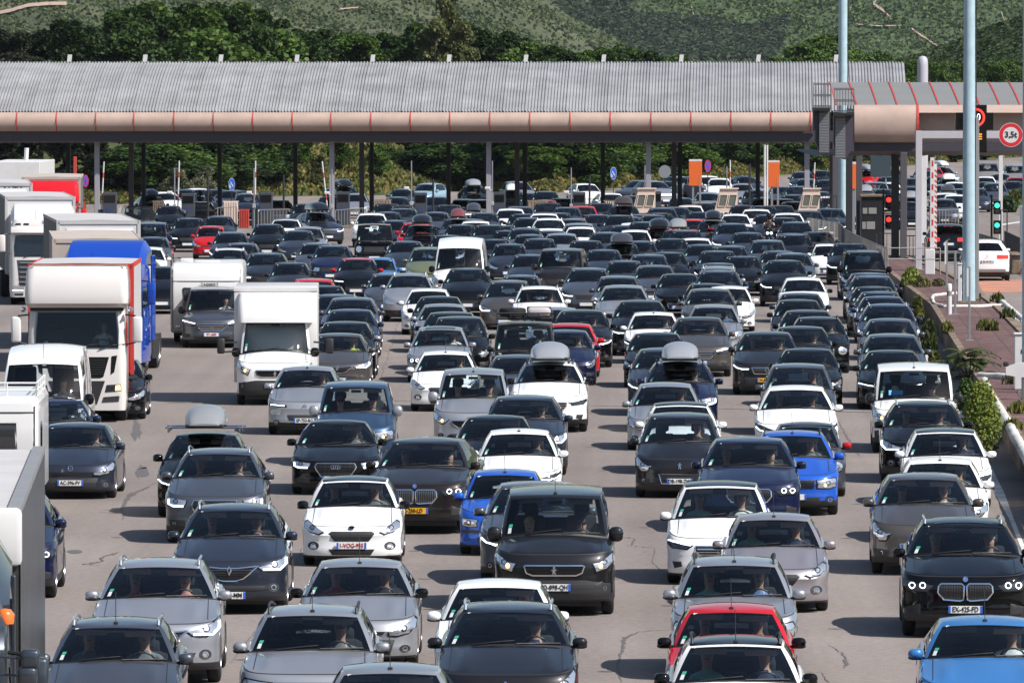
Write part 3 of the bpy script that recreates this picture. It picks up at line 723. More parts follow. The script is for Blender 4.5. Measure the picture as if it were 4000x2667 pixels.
    b = MB()
    for k, sx in enumerate((-1, 1)):
        b.obox((sx * p['rw'] * .55, y0 + p['wt_y'] + .10, H + p['Hf'] - .085 - .02 * k), .20, .06, .012, Matrix.Rotation(R(-40), 3, 'X'), 0)
    b.rbox(-.11, .11, y0 + p['wt_y'] + .02, y0 + p['wt_y'] + .05, H + p['Hf'] - .15, H + p['Hf'] - .09, .012, 1)
    part('sun_visors', b.mesh('sun_visors', [M_VIS, M_TRIM]), cab)
    # stickers and wipers on the glass
    def onws(q, t, off=.006):
        i = np.interp(q, I['Fs'], range(len(I['Fs']))); j = np.interp(t, I['T'], range(len(I['T'])))
        i0, j0 = int(min(i, len(GF) - 2)), int(min(j, len(I['T']) - 2)); a, c_ = i - i0, j - j0
        P_ = (GF[i0][j0] * (1 - a) + GF[i0 + 1][j0] * a) * (1 - c_) + (GF[i0][j0 + 1] * (1 - a) + GF[i0 + 1][j0 + 1] * a) * c_
        return Vector(P_) + Vector((0, -off * .6, off * .8))
    b = MB()
    b.add([onws(*q) for q in ((-.89, .08), (-.83, .08), (-.83, .20), (-.89, .20))], [(0, 1, 2, 3)], 0)
    b.add([onws(*q) for q in ((-.89, .21), (-.82, .21), (-.82, .28), (-.89, .28))], [(0, 1, 2, 3)], 1)
    if not rear_view: part('inspection_sticker', b.mesh('inspection_sticker', [M_STK, M_STG]), None)
    if lod == 0:
        for a, c_ in (((-.55, .015), (.12, .10)), ((.15, .02), (.85, .075))):
            b = MB(); b.tube([onws(lerp(a[0], c_[0], t), lerp(a[1], c_[1], t), .016) for t in (0, .25, .5, .75, 1)], .009, 5)
            part('wiper', b.mesh('wiper', [M_TRIM]), None)
        b = MB(); P4 = [[onws(q, t, .004) for q in np.linspace(-.95, .95, 13)] for t in (.035, .075)]
        b.grid(P4); P5 = [[onws(q, t, .004) for q in np.linspace(-.95, .95, 13)] for t in (.895, .93)]; b.grid(P5)
        part('windscreen_seal', b.mesh('windscreen_seal', [M_GLOSS]), None)
    if 'rails' in opt or 'railsk' in opt:
        st_ = I['side_t']
        for sg in (1, -1):
            b = MB(); q = [(sg * (s_[0] - .03), s_[1], I['roofz'](s_[1]) + .03) for s_ in st_[1:-1]]
            q = [(q[0][0], q[0][1] - .02, q[0][2] - .06)] + q + [(q[-1][0], q[-1][1] + .02, q[-1][2] - .06)]
            b.tube(q, .02, 6); part('roof_rail', b.mesh('roof_rail', [M_CHR if 'rails' in opt else M_TRIM], auto=R(50)), None)
    if 'aer' in opt and lod == 0:
        b = MB(); ya = y0 + p['wt_y'] + .12 if 'aerf' not in opt else 0; b.tube([(0, ya, H + p['Hf'] + .03), (-.01, ya + .16, H + p['Hf'] + .42)], .005, 4)
        b.rbox(-.03, .03, ya - .03, ya + .04, H + p['Hf'] - .01, H + p['Hf'] + .045, .01); part('aerial', b.mesh('aerial', [M_TRIM]), None)
    if 'pano' in opt:
        b = MB(); G = [[(x, y, 0) for x in np.linspace(-p['rw'] * .72, p['rw'] * .72, 9)] for y in np.linspace(y0 + p['wt_y'] + .08, y0 + p['wt_y'] + 1.0, 8)]
        G = [[(x, y, (bvh.ray_cast(Vector((x, y, 4)), Vector((0, 0, -1)))[0] or Vector((0, 0, H))).z + .008) for x, y, _ in r_] for r_ in G]
        b.grid(G); part('sunroof', b.mesh('sunroof', [M_GLOSS], auto=R(60)), None)
    if rear_view:
        for sg in (1, -1):
            b = MB(); G = []
            for x in np.linspace(Wh * .42, Wh * .97, 8):
                G.append([])
                for z in (.92, 1.0, 1.08):
                    h, nrm, _, _ = bvh.ray_cast(Vector((sg * x, p['L'] / 2 + 1, z)), Vector((0, -1, 0)))
                    G[-1].append(h + nrm * .01 if h else Vector((sg * x, p['L'] / 2 - .2, z)))
            b.grid(G); part('tail_light', b.mesh('tail_light', [M_BRAKE]), None)
        b = MB(); b.box(-.20, .20, I['yB'] + .05, I['yB'] + .12, H + p['Hr'] - .03, H + p['Hr'] + .0); part('brake_light', b.mesh('brake_light', [M_BRAKE]), None)
        b = MB()
        for k in range(12):
            a_, b_ = 2 * math.pi * k / 12, 2 * math.pi * (k + 1) / 12
            b.add([(math.cos(t) * r_, p['L'] / 2 + .005, 1.02 + math.sin(t) * r_) for t, r_ in ((a_, .045), (b_, .045), (b_, .03), (a_, .03))], [(0, 1, 2, 3)])
        part('emblem', b.mesh('emblem', [M_CHR]), None)
        b = MB(); b.rbox(-Wh * .8, Wh * .8, p['L'] / 2 - .12, p['L'] / 2 + .02, .36, .50, .03); part('lower_bumper', b.mesh('lower_bumper', [M_RIM]), None)
    KITS[key] = (E, dict(p=p, py=py, pz=pz, yA=I['yA'], dx=dx, ys=ys, hs=hs, H=H, Wh=Wh, y0=y0, roofz=I['roofz'], bz=bz))
    return KITS[key]
def make_car(name, kind, style, color, loc, rz=0.0, lod=0, opt=(), roof=None, mirror=None, plate=None):
    E, K = car_kit(kind, style, lod, tuple(opt))
    root = empty(name, loc, rz); made = []
    for nm, me, par, lc, painted in E:
        o = link(nm, me, made[par] if par is not None else root)
        if lc is not None:
            o.location = lc[:3]
            if lc[3]: o.rotation_euler = (0, 0, lc[3])
        if painted:
            o.material_slots[0].link = 'OBJECT'
            o.material_slots[0].material = PM(mirror) if (nm == 'wing_mirror' and mirror) else PM(color)
            if nm == 'body':
                o.material_slots[2].link = 'OBJECT'; o.material_slots[2].material = PM(roof or color)
        if nm == 'number_plate' and plate:
            txt, pk = plate
            if pk == 'y':
                o.material_slots[0].link = 'OBJECT'; o.material_slots[0].material = M_PLY
            tm = text_mesh(txt, .108, M_INKR if pk == 'r' else M_INK, .82 if len(txt) > 7 else 1.0, bold=.001)
            link('lettering', tm, o, (0, K['py'] - .012, K['pz']) if 'rear' not in opt else (0, K['py'] + .012, K['pz']), math.pi if 'rear' in opt else None)
        made.append(o)
    return root, K, made
# ---------------------------------------------------------------- people (one continuous skinned body each)
SKIN = [pr("skin_light", (0.50, 0.29, 0.20), 0.5), pr("skin_tan", (0.34, 0.18, 0.11), 0.5)]
HAIRS = [pr("hair_brown", (0.05, 0.028, 0.015), 0.7), pr("hair_grey", (0.30, 0.29, 0.28), 0.7), pr("hair_blond", (0.42, 0.27, 0.10), 0.6), pr("hair_black", (0.01, 0.01, 0.01), 0.6)]
CLOTH = dict(white=pr("shirt_white", (0.75, 0.76, 0.78), 0.8), red=pr("shirt_red", (0.6, 0.05, 0.07), 0.8), navy=pr("shirt_navy", (0.02, 0.03, 0.08), 0.8),
             green=pr("shirt_mint", (0.25, 0.55, 0.45), 0.8), grey=pr("shirt_grey", (0.16, 0.17, 0.18), 0.8), black=pr("shirt_black", (0.015, 0.015, 0.017), 0.8),
             blue=pr("shirt_blue", (0.10, 0.22, 0.50), 0.8), pink=pr("shirt_pink", (0.60, 0.20, 0.25), 0.8), yellow=pr("vest_yellow", (0.65, 0.75, 0.05), 0.7))
PK = {}
def person_mesh(pose):
    """seated body facing -y, origin at the hips"""
    if pose in PK: return PK[pose]
    V = []; E = []; RD = []
    def j(p, r, par=None):
        V.append(p); RD.append(r)
        if par is not None: E.append((par, len(V) - 1))
        return len(V) - 1
    hip = j((0, 0, 0), .15); sp1 = j((0, .05, .18), .135, hip); ch = j((0, .09, .38), .15, sp1); nk = j((0, .09, .54), .062, ch)
    n2 = j((0, .075, .60), .058, nk); hd = j((0, .06, .68), .082, n2); h2 = j((0, .06, .76), .088, hd); h3 = j((0, .065, .83), .062, h2)
    for s in (-1, 1):
        kn = j((s * .12, -.42, .08 if pose != 'ride' else -.02), .072, hip); 
        if pose == 'stand': pass
        an = j((s * .13, -.62, -.30), .048, kn); j((s * .13, -.76, -.34), .035, an)
        sh = j((s * .19, .09, .46), .062, ch)
        if pose == 'drive' or pose == 'ride':
            el = j((s * .25, -.12, .30), .045, sh); wrp = (s * .16, -.36, .40)
        elif pose == 'wave' and s > 0:
            el = j((s * .36, -.02, .34), .045, sh); wrp = (s * .34, -.12, .56)
        else:
            el = j((s * .25, .0, .20), .045, sh); wrp = (s * .12, -.24, .14)
        w = j(wrp, .03, el); wv = Vector(wrp); ev = Vector(V[el]); d = (wv - ev).normalized()
        pm = j(tuple(wv + d * .05), .034, w); side = d.cross(Vector((0, 0, 1))).normalized()
        for k, (o, l) in enumerate(((-.028, .060), (-.010, .072), (.010, .068), (.028, .052))):
            a = wv + d * .085 + side * o; f1 = j(tuple(a), .010, pm); j(tuple(a + d * l * .7 + Vector((0, 0, -.022))), .008, f1)
        t1 = j(tuple(wv + d * .04 - side * s * .035 + Vector((0, 0, .01))), .011, pm); j(tuple(wv + d * .075 - side * s * .055 + Vector((0, 0, .02))), .009, t1)
    me = bpy.data.meshes.new('person'); me.from_pydata(V, E, []); o = bpy.data.objects.new('tmp', me); COL.objects.link(o)
    md = o.modifiers.new('s', 'SKIN'); sk = me.skin_vertices[0].data if me.skin_vertices else None
    if sk is None:
        bm = bmesh.new(); bm.from_mesh(me); bm.verts.layers.skin.verify(); bm.to_mesh(me); bm.free(); sk = me.skin_vertices[0].data
    for k, r in enumerate(RD): sk[k].radius = (r, r * (.78 if k in (0, 1, 2) else 1))
    sk[0].use_root = True
    sb = o.modifiers.new('u', 'SUBSURF'); sb.levels = 1
    dg = bpy.context.evaluated_depsgraph_get(); dg.update()
    m2 = bpy.data.meshes.new_from_object(o.evaluated_get(dg)); bpy.data.objects.remove(o)
    for v in m2.vertices:                      # nose, chin, eye hollows
        c = v.co
        if c.z > .62 and c.y < .0:
            if abs(c.x) < .018 and .69 < c.z < .75: c.y -= .022
            if .745 < c.z < .775 and .015 < abs(c.x) < .05: c.y += .008
    m2.materials.clear()
    for m in (CLOTH['grey'], SKIN[0], CLOTH['navy']): m2.materials.append(m)
    for f in m2.polygons:
        c = f.center
        arm = abs(c.x) > .20 and c.y < -.02
        f.material_index = 1 if (c.z > .52 or arm or (c.y < -.16 and c.z > .10)) else (2 if (c.y < -.12 or c.z < .03) else 0)
        f.use_smooth = True
    hr = MB(); G = []
    for i in range(7):
        a = math.pi / 2 * i / 6; G.append([(math.cos(t) * .092 * math.cos(a) * (1.0), .075 + math.sin(t) * .098 * math.cos(a), .775 + .10 * math.sin(a) - (.05 if math.sin(t) > 0.2 and i == 0 else 0)) for t in [2 * math.pi * k / 14 for k in range(14)]])
    hr.grid(G, closed=True); hm = hr.mesh('hair', [HAIRS[0]], smooth=True)
    fm = MB()
    for s in (-1, 1): fm.obox((s * .032, -.030, .757), .012, .004, .006)
    fm.obox((0, -.032, .688), .022, .004, .005)
    em = fm.mesh('face', [HAIRS[3]])
    gl = MB(); 
    for s in (-1, 1): gl.obox((s * .036, -.038, .757), .030, .004, .018)
    gl.obox((0, -.040, .765), .01, .003, .003)
    gm = gl.mesh('sunglasses', [M_GLOSS])
    PK[pose] = (m2, hm, em, gm); return PK[pose]
def add_person(loc, rz, pose, cloth, hair=0, skin=0, label='', group=None, shades=False):
    m2, hm, em, gm = person_mesh(pose)
    root = empty('person', loc, rz)
    b = link('body', m2, root)
    for k, m in ((0, CLOTH[cloth]), (1, SKIN[skin])):
        b.material_slots[k].link = 'OBJECT'; b.material_slots[k].material = m
    h = link('hair', hm, root); h.material_slots[0].link = 'OBJECT'; h.material_slots[0].material = HAIRS[hair]
    link('sunglasses' if shades else 'face', gm if shades else em, root)
    tag(root, label, 'person', group); return root

# ---------------------------------------------------------------- lofted bodies and front features for lorries, caravans, booths
def loft(mb, levels, mat=0, matf=None, cap=True, n=6):
    """levels: (z, half width, y front, y back, corner radius)"""
    G = []
    for z, hw, yf, yb, r in levels:
        ring = []
        for (cx, cy, a0) in ((hw - r, yf + r, -90), (hw - r, yb - r, 0), (-hw + r, yb - r, 90), (-hw + r, yf + r, 180)):
            for k in range(n + 1):
                a = R(a0 + 90 * k / n); ring.append((cx + math.cos(a) * r, cy + math.sin(a) * r, z))
        G.append(ring)
    mb.grid(G, mat, closed=True, matf=matf)
    if cap:
        o = len(mb.v) - len(G[0]); mb.f.append(tuple(range(o, o + len(G[0])))); mb.m.append(mat)
        o = len(mb.v) - len(G[0]) * len(G); mb.f.append(tuple(range(o, o + len(G[0])))[::-1]); mb.m.append(mat)
    return mb
M_WHT_ = pr('mug_white', (.7, .68, .62), .4)
class Facer:
    def __init__(s, me, y0):
        bm = bmesh.new(); bm.from_mesh(me); s.b = BVHTree.FromBMesh(bm); bm.free(); s.y0 = y0
    def p(s, x, z, off=.006):
        h, n, _, _ = s.b.ray_cast(Vector((x, s.y0 - 3, z)), Vector((0, 1, 0)))
        if h is None: return Vector((x, s.y0, z))
        if n.y > 0: n = -n
        return h + n * off
    def patch(s, poly, off=.006, mb=None, mat=0, g=.12):
        P2 = []
        for a, b in zip(poly, poly[1:] + poly[:1]):
            n = max(1, int(math.hypot(b[0] - a[0], b[1] - a[1]) / g))
            for k in range(n): P2.append((lerp(a[0], b[0], k / n), lerp(a[1], b[1], k / n)))
        x0, x1 = min(q[0] for q in P2), max(q[0] for q in P2); z0, z1 = min(q[1] for q in P2), max(q[1] for q in P2)
        nx, nz = int((x1 - x0) / g), int((z1 - z0) / g)
        ex = [(lerp(x0, x1, (i + .5) / nx), lerp(z0, z1, (j + .5) / nz)) for i in range(nx) for j in range(nz)] if nx and nz else []
        vs, es, fs, *_ = delaunay_2d_cdt([Vector(q) for q in P2 + ex], [], [list(range(len(P2)))], 1, 1e-5)
        V3 = [s.p(v.x, v.y, off) for v in vs]; m = mb or MB(); m.add(V3, [tuple(f) for f in fs], mat); return m
def truck_wheel(loc, parent, r=.5, w=.32):
    k = ('tw', r, w)
    if k not in KITS: KITS[k] = wheel_parts(r, 0, w)
    o = link('wheel', KITS[k][0], parent, loc); link('rim', KITS[k][1], o); return o
def lorry(loc, rz, label, cabmat, style, trailer, roofmat, frontmat=None, sidemat=None, top=4.0, tl=13.6, tyaw=None, cabtext=None, trim=None, frame=None, group='lorries queuing on the left', driver=False, wheels=True, zs=1.0):
    """loc is the ground point under the middle of the cab front; front faces -y. trailer is a thing of its own behind it."""
    t = empty('lorry', loc, rz); tag(t, label, 'lorry', group)
    b = MB()
    if style == 'luton':
        loft(b, [(.30, 1.20, .02, 2.2, .18), (.55, 1.22, 0, 2.2, .2), (1.05, 1.22, .0, 2.2, .2), (1.85, 1.22, .06, 2.2, .2), (2.30, 1.20, .13, 2.2, .2), (2.72, 1.18, .21, 2.2, .22), (2.84, 1.17, .24, 2.2, .22)])
    else:
        loft(b, [(.30, 1.20, .02, 2.2, .2), (.55, 1.23, 0, 2.2, .24), (1.1, 1.23, .0, 2.2, .24), (1.75, 1.23, .04, 2.2, .24), (2.5, 1.20, .13, 2.2, .24), (2.95, 1.18, .16, 2.2, .24), (3.18, 1.10, .30, 2.2, .25)])
    cab = b.build('cab', [cabmat], t, auto=R(35))
    F = Facer(cab.data, 0)
    z0, z1 = (1.83, 2.74) if style == 'luton' else (1.80, 2.60)
    wsm = pr('lorry_glass', (0.008, 0.012, 0.02), 0.03, 0, 0.6)
    F.patch([(-1.04, z0), (1.04, z0), (1.05, (z0 + z1) / 2), (1.0, z1), (-1.0, z1), (-1.05, (z0 + z1) / 2)], .012).build('windscreen', [M_GLASS if driver else wsm], t, auto=R(60))
    if driver:      # open the shell behind the glass and fit the cabin out
        bm = bmesh.new(); bm.from_mesh(cab.data)
        bmesh.ops.delete(bm, geom=[f for f in bm.faces if 1.86 < f.calc_center_median().z < 2.71 and f.calc_center_median().y < .3 and abs(f.calc_center_median().x) < .4], context='FACES'); bm.to_mesh(cab.data); bm.free()
        d = MB(); d.rbox(-1.0, 1.0, .28, .85, 1.55, 1.84, .05); d.box(-1.15, 1.15, 1.9, 1.95, .9, 2.8)
        for x in (-.62, .62): d.rbox(x - .26, x + .26, 1.45, 1.62, 1.2, 2.25, .06); d.rbox(x - .14, x + .14, 1.47, 1.58, 2.27, 2.48, .04)
        cb = d.build('cabin', [M_INT], t, auto=R(40)); d = MB(); c = Vector((.62, .80, 1.86)); rot = Matrix.Rotation(R(-50), 3, 'X')
        d.tube([c + rot @ Vector((math.cos(a) * .23, math.sin(a) * .23, 0)) for a in [2 * math.pi * k / 16 for k in range(17)]], .018, 5); d.obox(c, .22, .03, .01, rot); d.build('steering_wheel', [M_TRIM], cb)
        for nm, x, m_, w_, h_, lb in (('mug', -.78, M_WHT_, .05, .16, 'pale mug on the dashboard of the white lorry'), ('box', -.45, CLOTH['red'], .12, .08, 'red packet on the dashboard of the white lorry')):
            d = MB(); d.lathe([(0, .001), (0, w_), (h_, w_), (h_, .001)], 'z', 14) if nm == 'mug' else d.rbox(-w_, w_, -.05, .05, 0, h_, .015); o = d.build(nm, [m_], loc=Vector(loc) + Matrix.Rotation(rz, 3, 'Z') @ Vector((x, .45, 1.84)), auto=R(40)); tag(o, lb, 'mug' if nm == 'mug' else 'packet')
    wp = MB()
    for x in (-.7, -.05, .55): wp.tube([F.p(x, z0 - .02, .03), F.p(x + .35, z0 + .08, .03), F.p(x + .62, z0 + .10, .03)], .014, 5)
    wp.build('wiper', [M_TRIM], t)
    if style == 'luton':
        g = F.patch([(-.80, 1.62), (.80, 1.62), (.66, 1.13), (.58, 1.10), (-.58, 1.10), (-.66, 1.13)], .01).build('grille', [M_GLOSS], t)
        br = MB()
        for k in range(7):
            z = 1.2 + k * .055; hwid = .64 + (z - 1.1) * .2; br.tube([F.p(x, z, .02) for x in np.linspace(-hwid, hwid, 9)], .008, 4)
        br.build('grille_bars', [M_TRIM], g)
        F.patch([(-.70, 1.03), (.70, 1.03), (.50, .45), (-.50, .45)], .01).build('lower_grille', [M_TRIM], t)
        for s in (-1, 1):
            F.patch([(s * .86, 1.64), (s * 1.0, 1.66), (s * .93, 1.25), (s * .84, 1.18)], .01).build('air_intake', [M_GLOSS], t)
            h = F.patch([(s * .74, .93), (s * 1.08, .95), (s * 1.10, .78), (s * .70, .75)], .01).build('headlight', [M_LAMPD], t)
            F.patch([(s * .96, .92), (s * 1.07, .93), (s * 1.08, .80), (s * .95, .79)], .02).build('indicator', [M_AMB], h)
            F.patch([(s * .66, .63), (s * 1.06, .66), (s * 1.04, .52), (s * .62, .50)], .01).build('fog_light', [M_LAMPD], t)
        l = MB(); l.add([F.p(x, z, .02) for x, z in ((-.09, 1.5), (-.03, 1.5), (-.03, 1.38), (.03, 1.38), (.03, 1.5), (.09, 1.5), (.09, 1.3), (-.09, 1.3))], [tuple(range(8))])
        l.build('emblem', [M_CHR], t)
    else:
        g = F.patch([(-.95, 1.68), (.95, 1.68), (.85, .72), (-.85, .72)], .008).build('grille', [pr('grille_grey', (0.05, 0.055, 0.07), .4)], t)
        br = MB()
        for k in range(5):
            z = .85 + k * .18; br.tube([F.p(x, z, .03) for x in np.linspace(-.84, .84, 9)], .03, 5)
        br.build('grille_bars', [cabmat], g)
        for s in (-1, 1):
            h = F.patch([(s * .66, .70), (s * 1.12, .74), (s * 1.14, .50), (s * .70, .50)], .012).build('headlight', [M_LAMP], t)
            F.patch([(s * .72, .57), (s * 1.10, .58), (s * 1.10, .53), (s * .72, .53)], .02).build('light_strip', [M_DRL], h)
            F.patch([(s * .70, .45), (s * 1.05, .45), (s * 1.02, .36), (s * .72, .36)], .012).build('fog_light', [M_LAMPD], t)
        v = MB(); G = [[(x, .02 + .12 * abs(x) ** 2.5, 2.72), ] for x in np.linspace(-1.12, 1.12, 12)]
        G = [[(x, -.14 + .20 * abs(x / 1.12) ** 2.5, 2.70), (x, -.06 + .20 * abs(x / 1.12) ** 2.5, 2.86), (x, .06 + .20 * abs(x / 1.12) ** 2.5, 2.93)] for x in np.linspace(-1.16, 1.16, 12)]
        v.grid(G); v.build('sun_visor', [cabmat if trim is None else trim], t, auto=R(60))
        lampm = MB()
        for x in (-.9, -.6, .6, .9): lampm.rbox(x - .10, x + .10, .16, .22, 2.97, 3.05, .015)
        lampm.build('roof_lamps', [M_LAMPD], t)
    # side windows, mirrors
    for s in (-1, 1):
        w = MB(); w.add([(s * 1.226, .30, 1.85), (s * 1.226, 1.25, 1.85), (s * 1.21, 1.25, 2.45), (s * 1.21, .42, 2.5)], [(0, 1, 2, 3)]); w.build('side_window', [MATS['lorry_glass']], t)
        m = MB(); m.rbox(s * 1.50 - .12, s * 1.50 + .12, .02, .20, 1.98, 2.62, .05)
        mo = m.build('wing_mirror', [cabmat if trim is None else trim], t, auto=R(50))
        a = MB(); a.tube([(s * 1.20, .25, 2.66), (s * 1.45, .10, 2.64)], .022, 6); a.tube([(s * 1.20, .25, 1.92), (s * 1.45, .10, 1.98)], .022, 6); a.build('mirror_arm', [M_TRIM], mo)
    if style == 'luton':
        d = MB(); loft(d, [(2.86, 1.22, -.02, 2.1, .16), (2.95, 1.27, -.16, 2.1, .18), (3.10, 1.28, -.18, 2.1, .2), (3.45, 1.27, -.10, 2.1, .2), (3.76, 1.24, .02, 2.1, .22), (3.86, 1.20, .12, 2.1, .22)])
        d.build('roof_deflector', [roofmat if trim is None else cabmat], t, auto=R(30))
        st_ = MB(); st_.rbox(-1.16, 1.16, .16, .26, 2.755, 2.835, .02); st_.build('header_panel', [M_GLOSS], t)
        for s in (-1, 1):
            ml = MB(); ml.lathe([(-.03, .0), (-.03, .05), (.03, .06), (.03, .0)], 'y', 12, (s * 1.10, .14, 3.80)); ml.build('marker_lamp', [M_CHR], t)
            hn = MB(); hn.lathe([(-.10, .02), (.08, .07), (.10, .07)], 'y', 12, (s * 1.33, .1, 2.80)); hn.build('air_horn', [M_CHR], t)
    elif style == 'spoiler':
        d = MB(); G = []
        for u in np.linspace(-1, 1, 17):
            x = u * 1.20; c = max(0, (abs(u) - .86) / .14) ** 1.5
            G.append([(x, .50 + .3 * c + k * .30, 3.12 + (.68 - .30 * c) * (1 - (1 - k / 5) ** 2)) for k in range(6)] + [(x, 2.15, 3.10)])
        d.grid(G); d.build('roof_deflector', [cabmat], t, auto=R(40))
        for s in (-1, 1):
            f = MB(); f.rbox(s * 1.21 - .03, s * 1.21 + .03, 2.15, 2.78, .9, 3.35, .02); f.build('side_fairing', [cabmat], t)
        a = MB(); a.tube([(-.25, .35, 3.18), (-.25, .3, 3.5)], .006, 4); a.tube([(.6, .35, 3.18), (.6, .3, 3.28)], .02, 5); a.build('aerial', [M_TRIM], t)
    if cabtext:
        txt, sz, z, mt, xx = cabtext
        p_ = F.p(xx, z, .02); link('lettering', text_mesh(txt, sz, mt, 1.0, bold=.004), t, p_ + Vector((0, -.12, 0)) if z < 3 else p_)
    if wheels:
        for s in (-1, 1): truck_wheel((s * 1.04, 1.35, .5), t)
        for s in (-1, 1): truck_wheel((s * .82, 4.6, .5), t, .5, .5)
    b = MB(); b.box(-1.0, 1.0, .3, 5.6, .45, 1.0); b.box(-1.15, 1.15, .9, 2.1, .30, .5)
    for s in (-1, 1): b.rbox(s * 1.15 - .08, s * 1.15 + .08, 2.3, 3.6, .35, .95, .03)
    b.build('chassis', [M_TRIM], t)
    if trailer:
        tyaw = rz if tyaw is None else tyaw
        tr = empty('trailer', Vector(loc) + Matrix.Rotation(tyaw, 3, 'Z') @ Vector((0, 2.75, 0)), tyaw)
        tag(tr, trailer, 'trailer', 'trailers of the queuing lorries')
        hw = 1.275
        b = MB(); nx = 8; ny = 28
        G = [[(x, y, top - .02 + .03 * math.cos(x / hw * math.pi / 2) - .012 * (1 - math.cos(2 * math.pi * y / .68)) * (1 - (x / hw) ** 2)) for x in np.linspace(-hw + .02, hw - .02, nx)] for y in np.linspace(.02, tl, ny * 4)]
        b.grid(G); b.build('roof_cover', [roofmat], tr, auto=R(60))
        b = MB(); b.box(-hw + .03, hw - .03, .0, .05, 1.15, top - .03); b.build('front_panel', [frontmat or roofmat], tr)
        for s in (-1, 1):
            b = MB(); G = []
            for y in np.linspace(.04, tl, 57):
                w = .012 * math.sin(y * 2 * math.pi / 1.3); G.append([(s * (hw + w), y, 1.15), (s * (hw - .0 + w), y, 2.5), (s * hw, y, top - .04)])
            b.grid(G, flip=s < 0); b.build('side_curtain', [sidemat or roofmat], tr, auto=R(60))
        b = MB()
        for s in (-1, 1):
            b.box(s * hw - .05, s * hw + .05, -.03, .07, 1.1, top)
            b.box(s * (hw - .005) - .02, s * (hw - .005) + .02, .07, tl, top - .10, top - .005)
        b.box(-hw, hw, -.03, .0, top - .12, top); b.build('frame', [frame or roofmat], tr)
        b = MB(); b.box(-1.1, 1.1, .2, tl, .95, 1.15); b.box(-hw, hw, tl - .03, tl + .03, 1.1, top - .02); b.build('chassis', [M_TRIM], tr)
        for y in ((tl - 4.4, tl - 3.1, tl - 1.8) if tl > 9 else (tl - 1.6,)):
            for s in (-1, 1): truck_wheel((s * 1.08, y, .5), tr, .5, .38)
        t2 = tr
    return t
def caravan(loc, rz, label, W=2.3, H=2.6, L=6.0, style='tabbert'):
    t = empty('caravan', loc, rz); tag(t, label, 'caravan')
    wm = pr('caravan_white', (0.66, 0.655, 0.65), 0.35, 0, 0.5, var=(1.2, .03)); hw = W / 2; b = MB()
    loft(b, [(.38, hw - .04, .25, L, .12), (.45, hw, .16, L, .14), (1.0, hw, .05, L, .14), (1.5, hw, .0, L, .14), (1.75, hw, .02, L, .14), (2.2, hw, .10, L, .14), (H - .15, hw, .25, L, .14), (H - .03, hw - .05, .36, L - .1, .14), (H, hw - .14, .48, L - .2, .1)])
    bd = b.build('body', [wm], t, auto=R(32)); F = Facer(bd.data, 0)
    w = F.patch([(-hw * .62, 1.78), (hw * .62, 1.78), (hw * .64, 1.2), (-hw * .64, 1.2)], .02).build('window', [pr('caravan_window', (0.03, 0.03, 0.035), 0.08, 0, 0.8)], t, auto=R(60))
    fr = MB(); pl = [(-hw * .64, 1.80), (hw * .64, 1.80), (hw * .66, 1.18), (-hw * .66, 1.18), (-hw * .64, 1.80)]
    fr.tube([F.p(x, z, .02) for x, z in pl], .02, 5); fr.build('frame', [M_TRIM], w)
    s_ = MB(); s_.tube([F.p(x, 2.02, .01) for x in np.linspace(-hw * .92, hw * .92, 10)], .012, 5)
    for s in (-1, 1): s_.tube([F.p(s * hw * .93, z, .01) for z in np.linspace(.5, H - .2, 8)], .012, 5)
    s_.build('trim_strips', [M_TRIM], t)
    if style == 'tabbert':
        p_ = F.p(.1, 1.93 - .02, .03); link('lettering', text_mesh('TABBERT', .115, M_INK, 1.2, bold=.004), t, p_ + Vector((0, -.02, 0)))
    for s in (-1, 1):
        g = MB(); g.add([(s * (hw + .004), 1.0, 1.2), (s * (hw + .004), 2.0, 1.2), (s * (hw + .004), 2.0, 1.8), (s * (hw + .004), 1.0, 1.8)], [(0, 1, 2, 3)]); g.build('side_window', [MATS['caravan_window']], t)
        truck_wheel((s * (hw - .12), L * .55, .34), t, .34, .2)
        m = MB(); m.rbox(s * hw * .8 - .08, s * hw * .8 + .08, .10, .16, .55, .62, .01); m.build('marker_lamp', [M_LAMP], t)
    h = MB(); h.rbox(-.4, .4, 1.0, 1.8, H - .01, H + .07, .03); h.rbox(-.9, -.5, 2.5, 3.2, H - .01, H + .10, .03); h.build('roof_hatch', [wm], t, auto=R(40))
    b = MB(); b.tube([(0, .3, .42), (0, -1.2, .42)], .05, 6); b.box(-hw + .1, hw - .1, .5, L - .2, .28, .4); b.build('drawbar', [M_TRIM], t)
    if style == 'rails':
        r_ = MB()
        for z, o in ((H + .10, 0), (H + .24, 0)):
            r_.tube([(-hw + .1, .55, z), (hw - .06, .55, z), (hw - .06, L - .6, z)], .02, 5)
        for x in np.linspace(-hw + .1, hw - .06, 5): r_.tube([(x, .55, H - .02), (x, .55, H + .24)], .015, 5)
        for y in np.linspace(.55, L - .6, 5): r_.tube([(hw - .06, y, H - .05), (hw - .06, y, H + .24)], .015, 5)
        r_.build('roof_rack', [pr('rack_white', (.7, .7, .7), .4)], t)
    return t
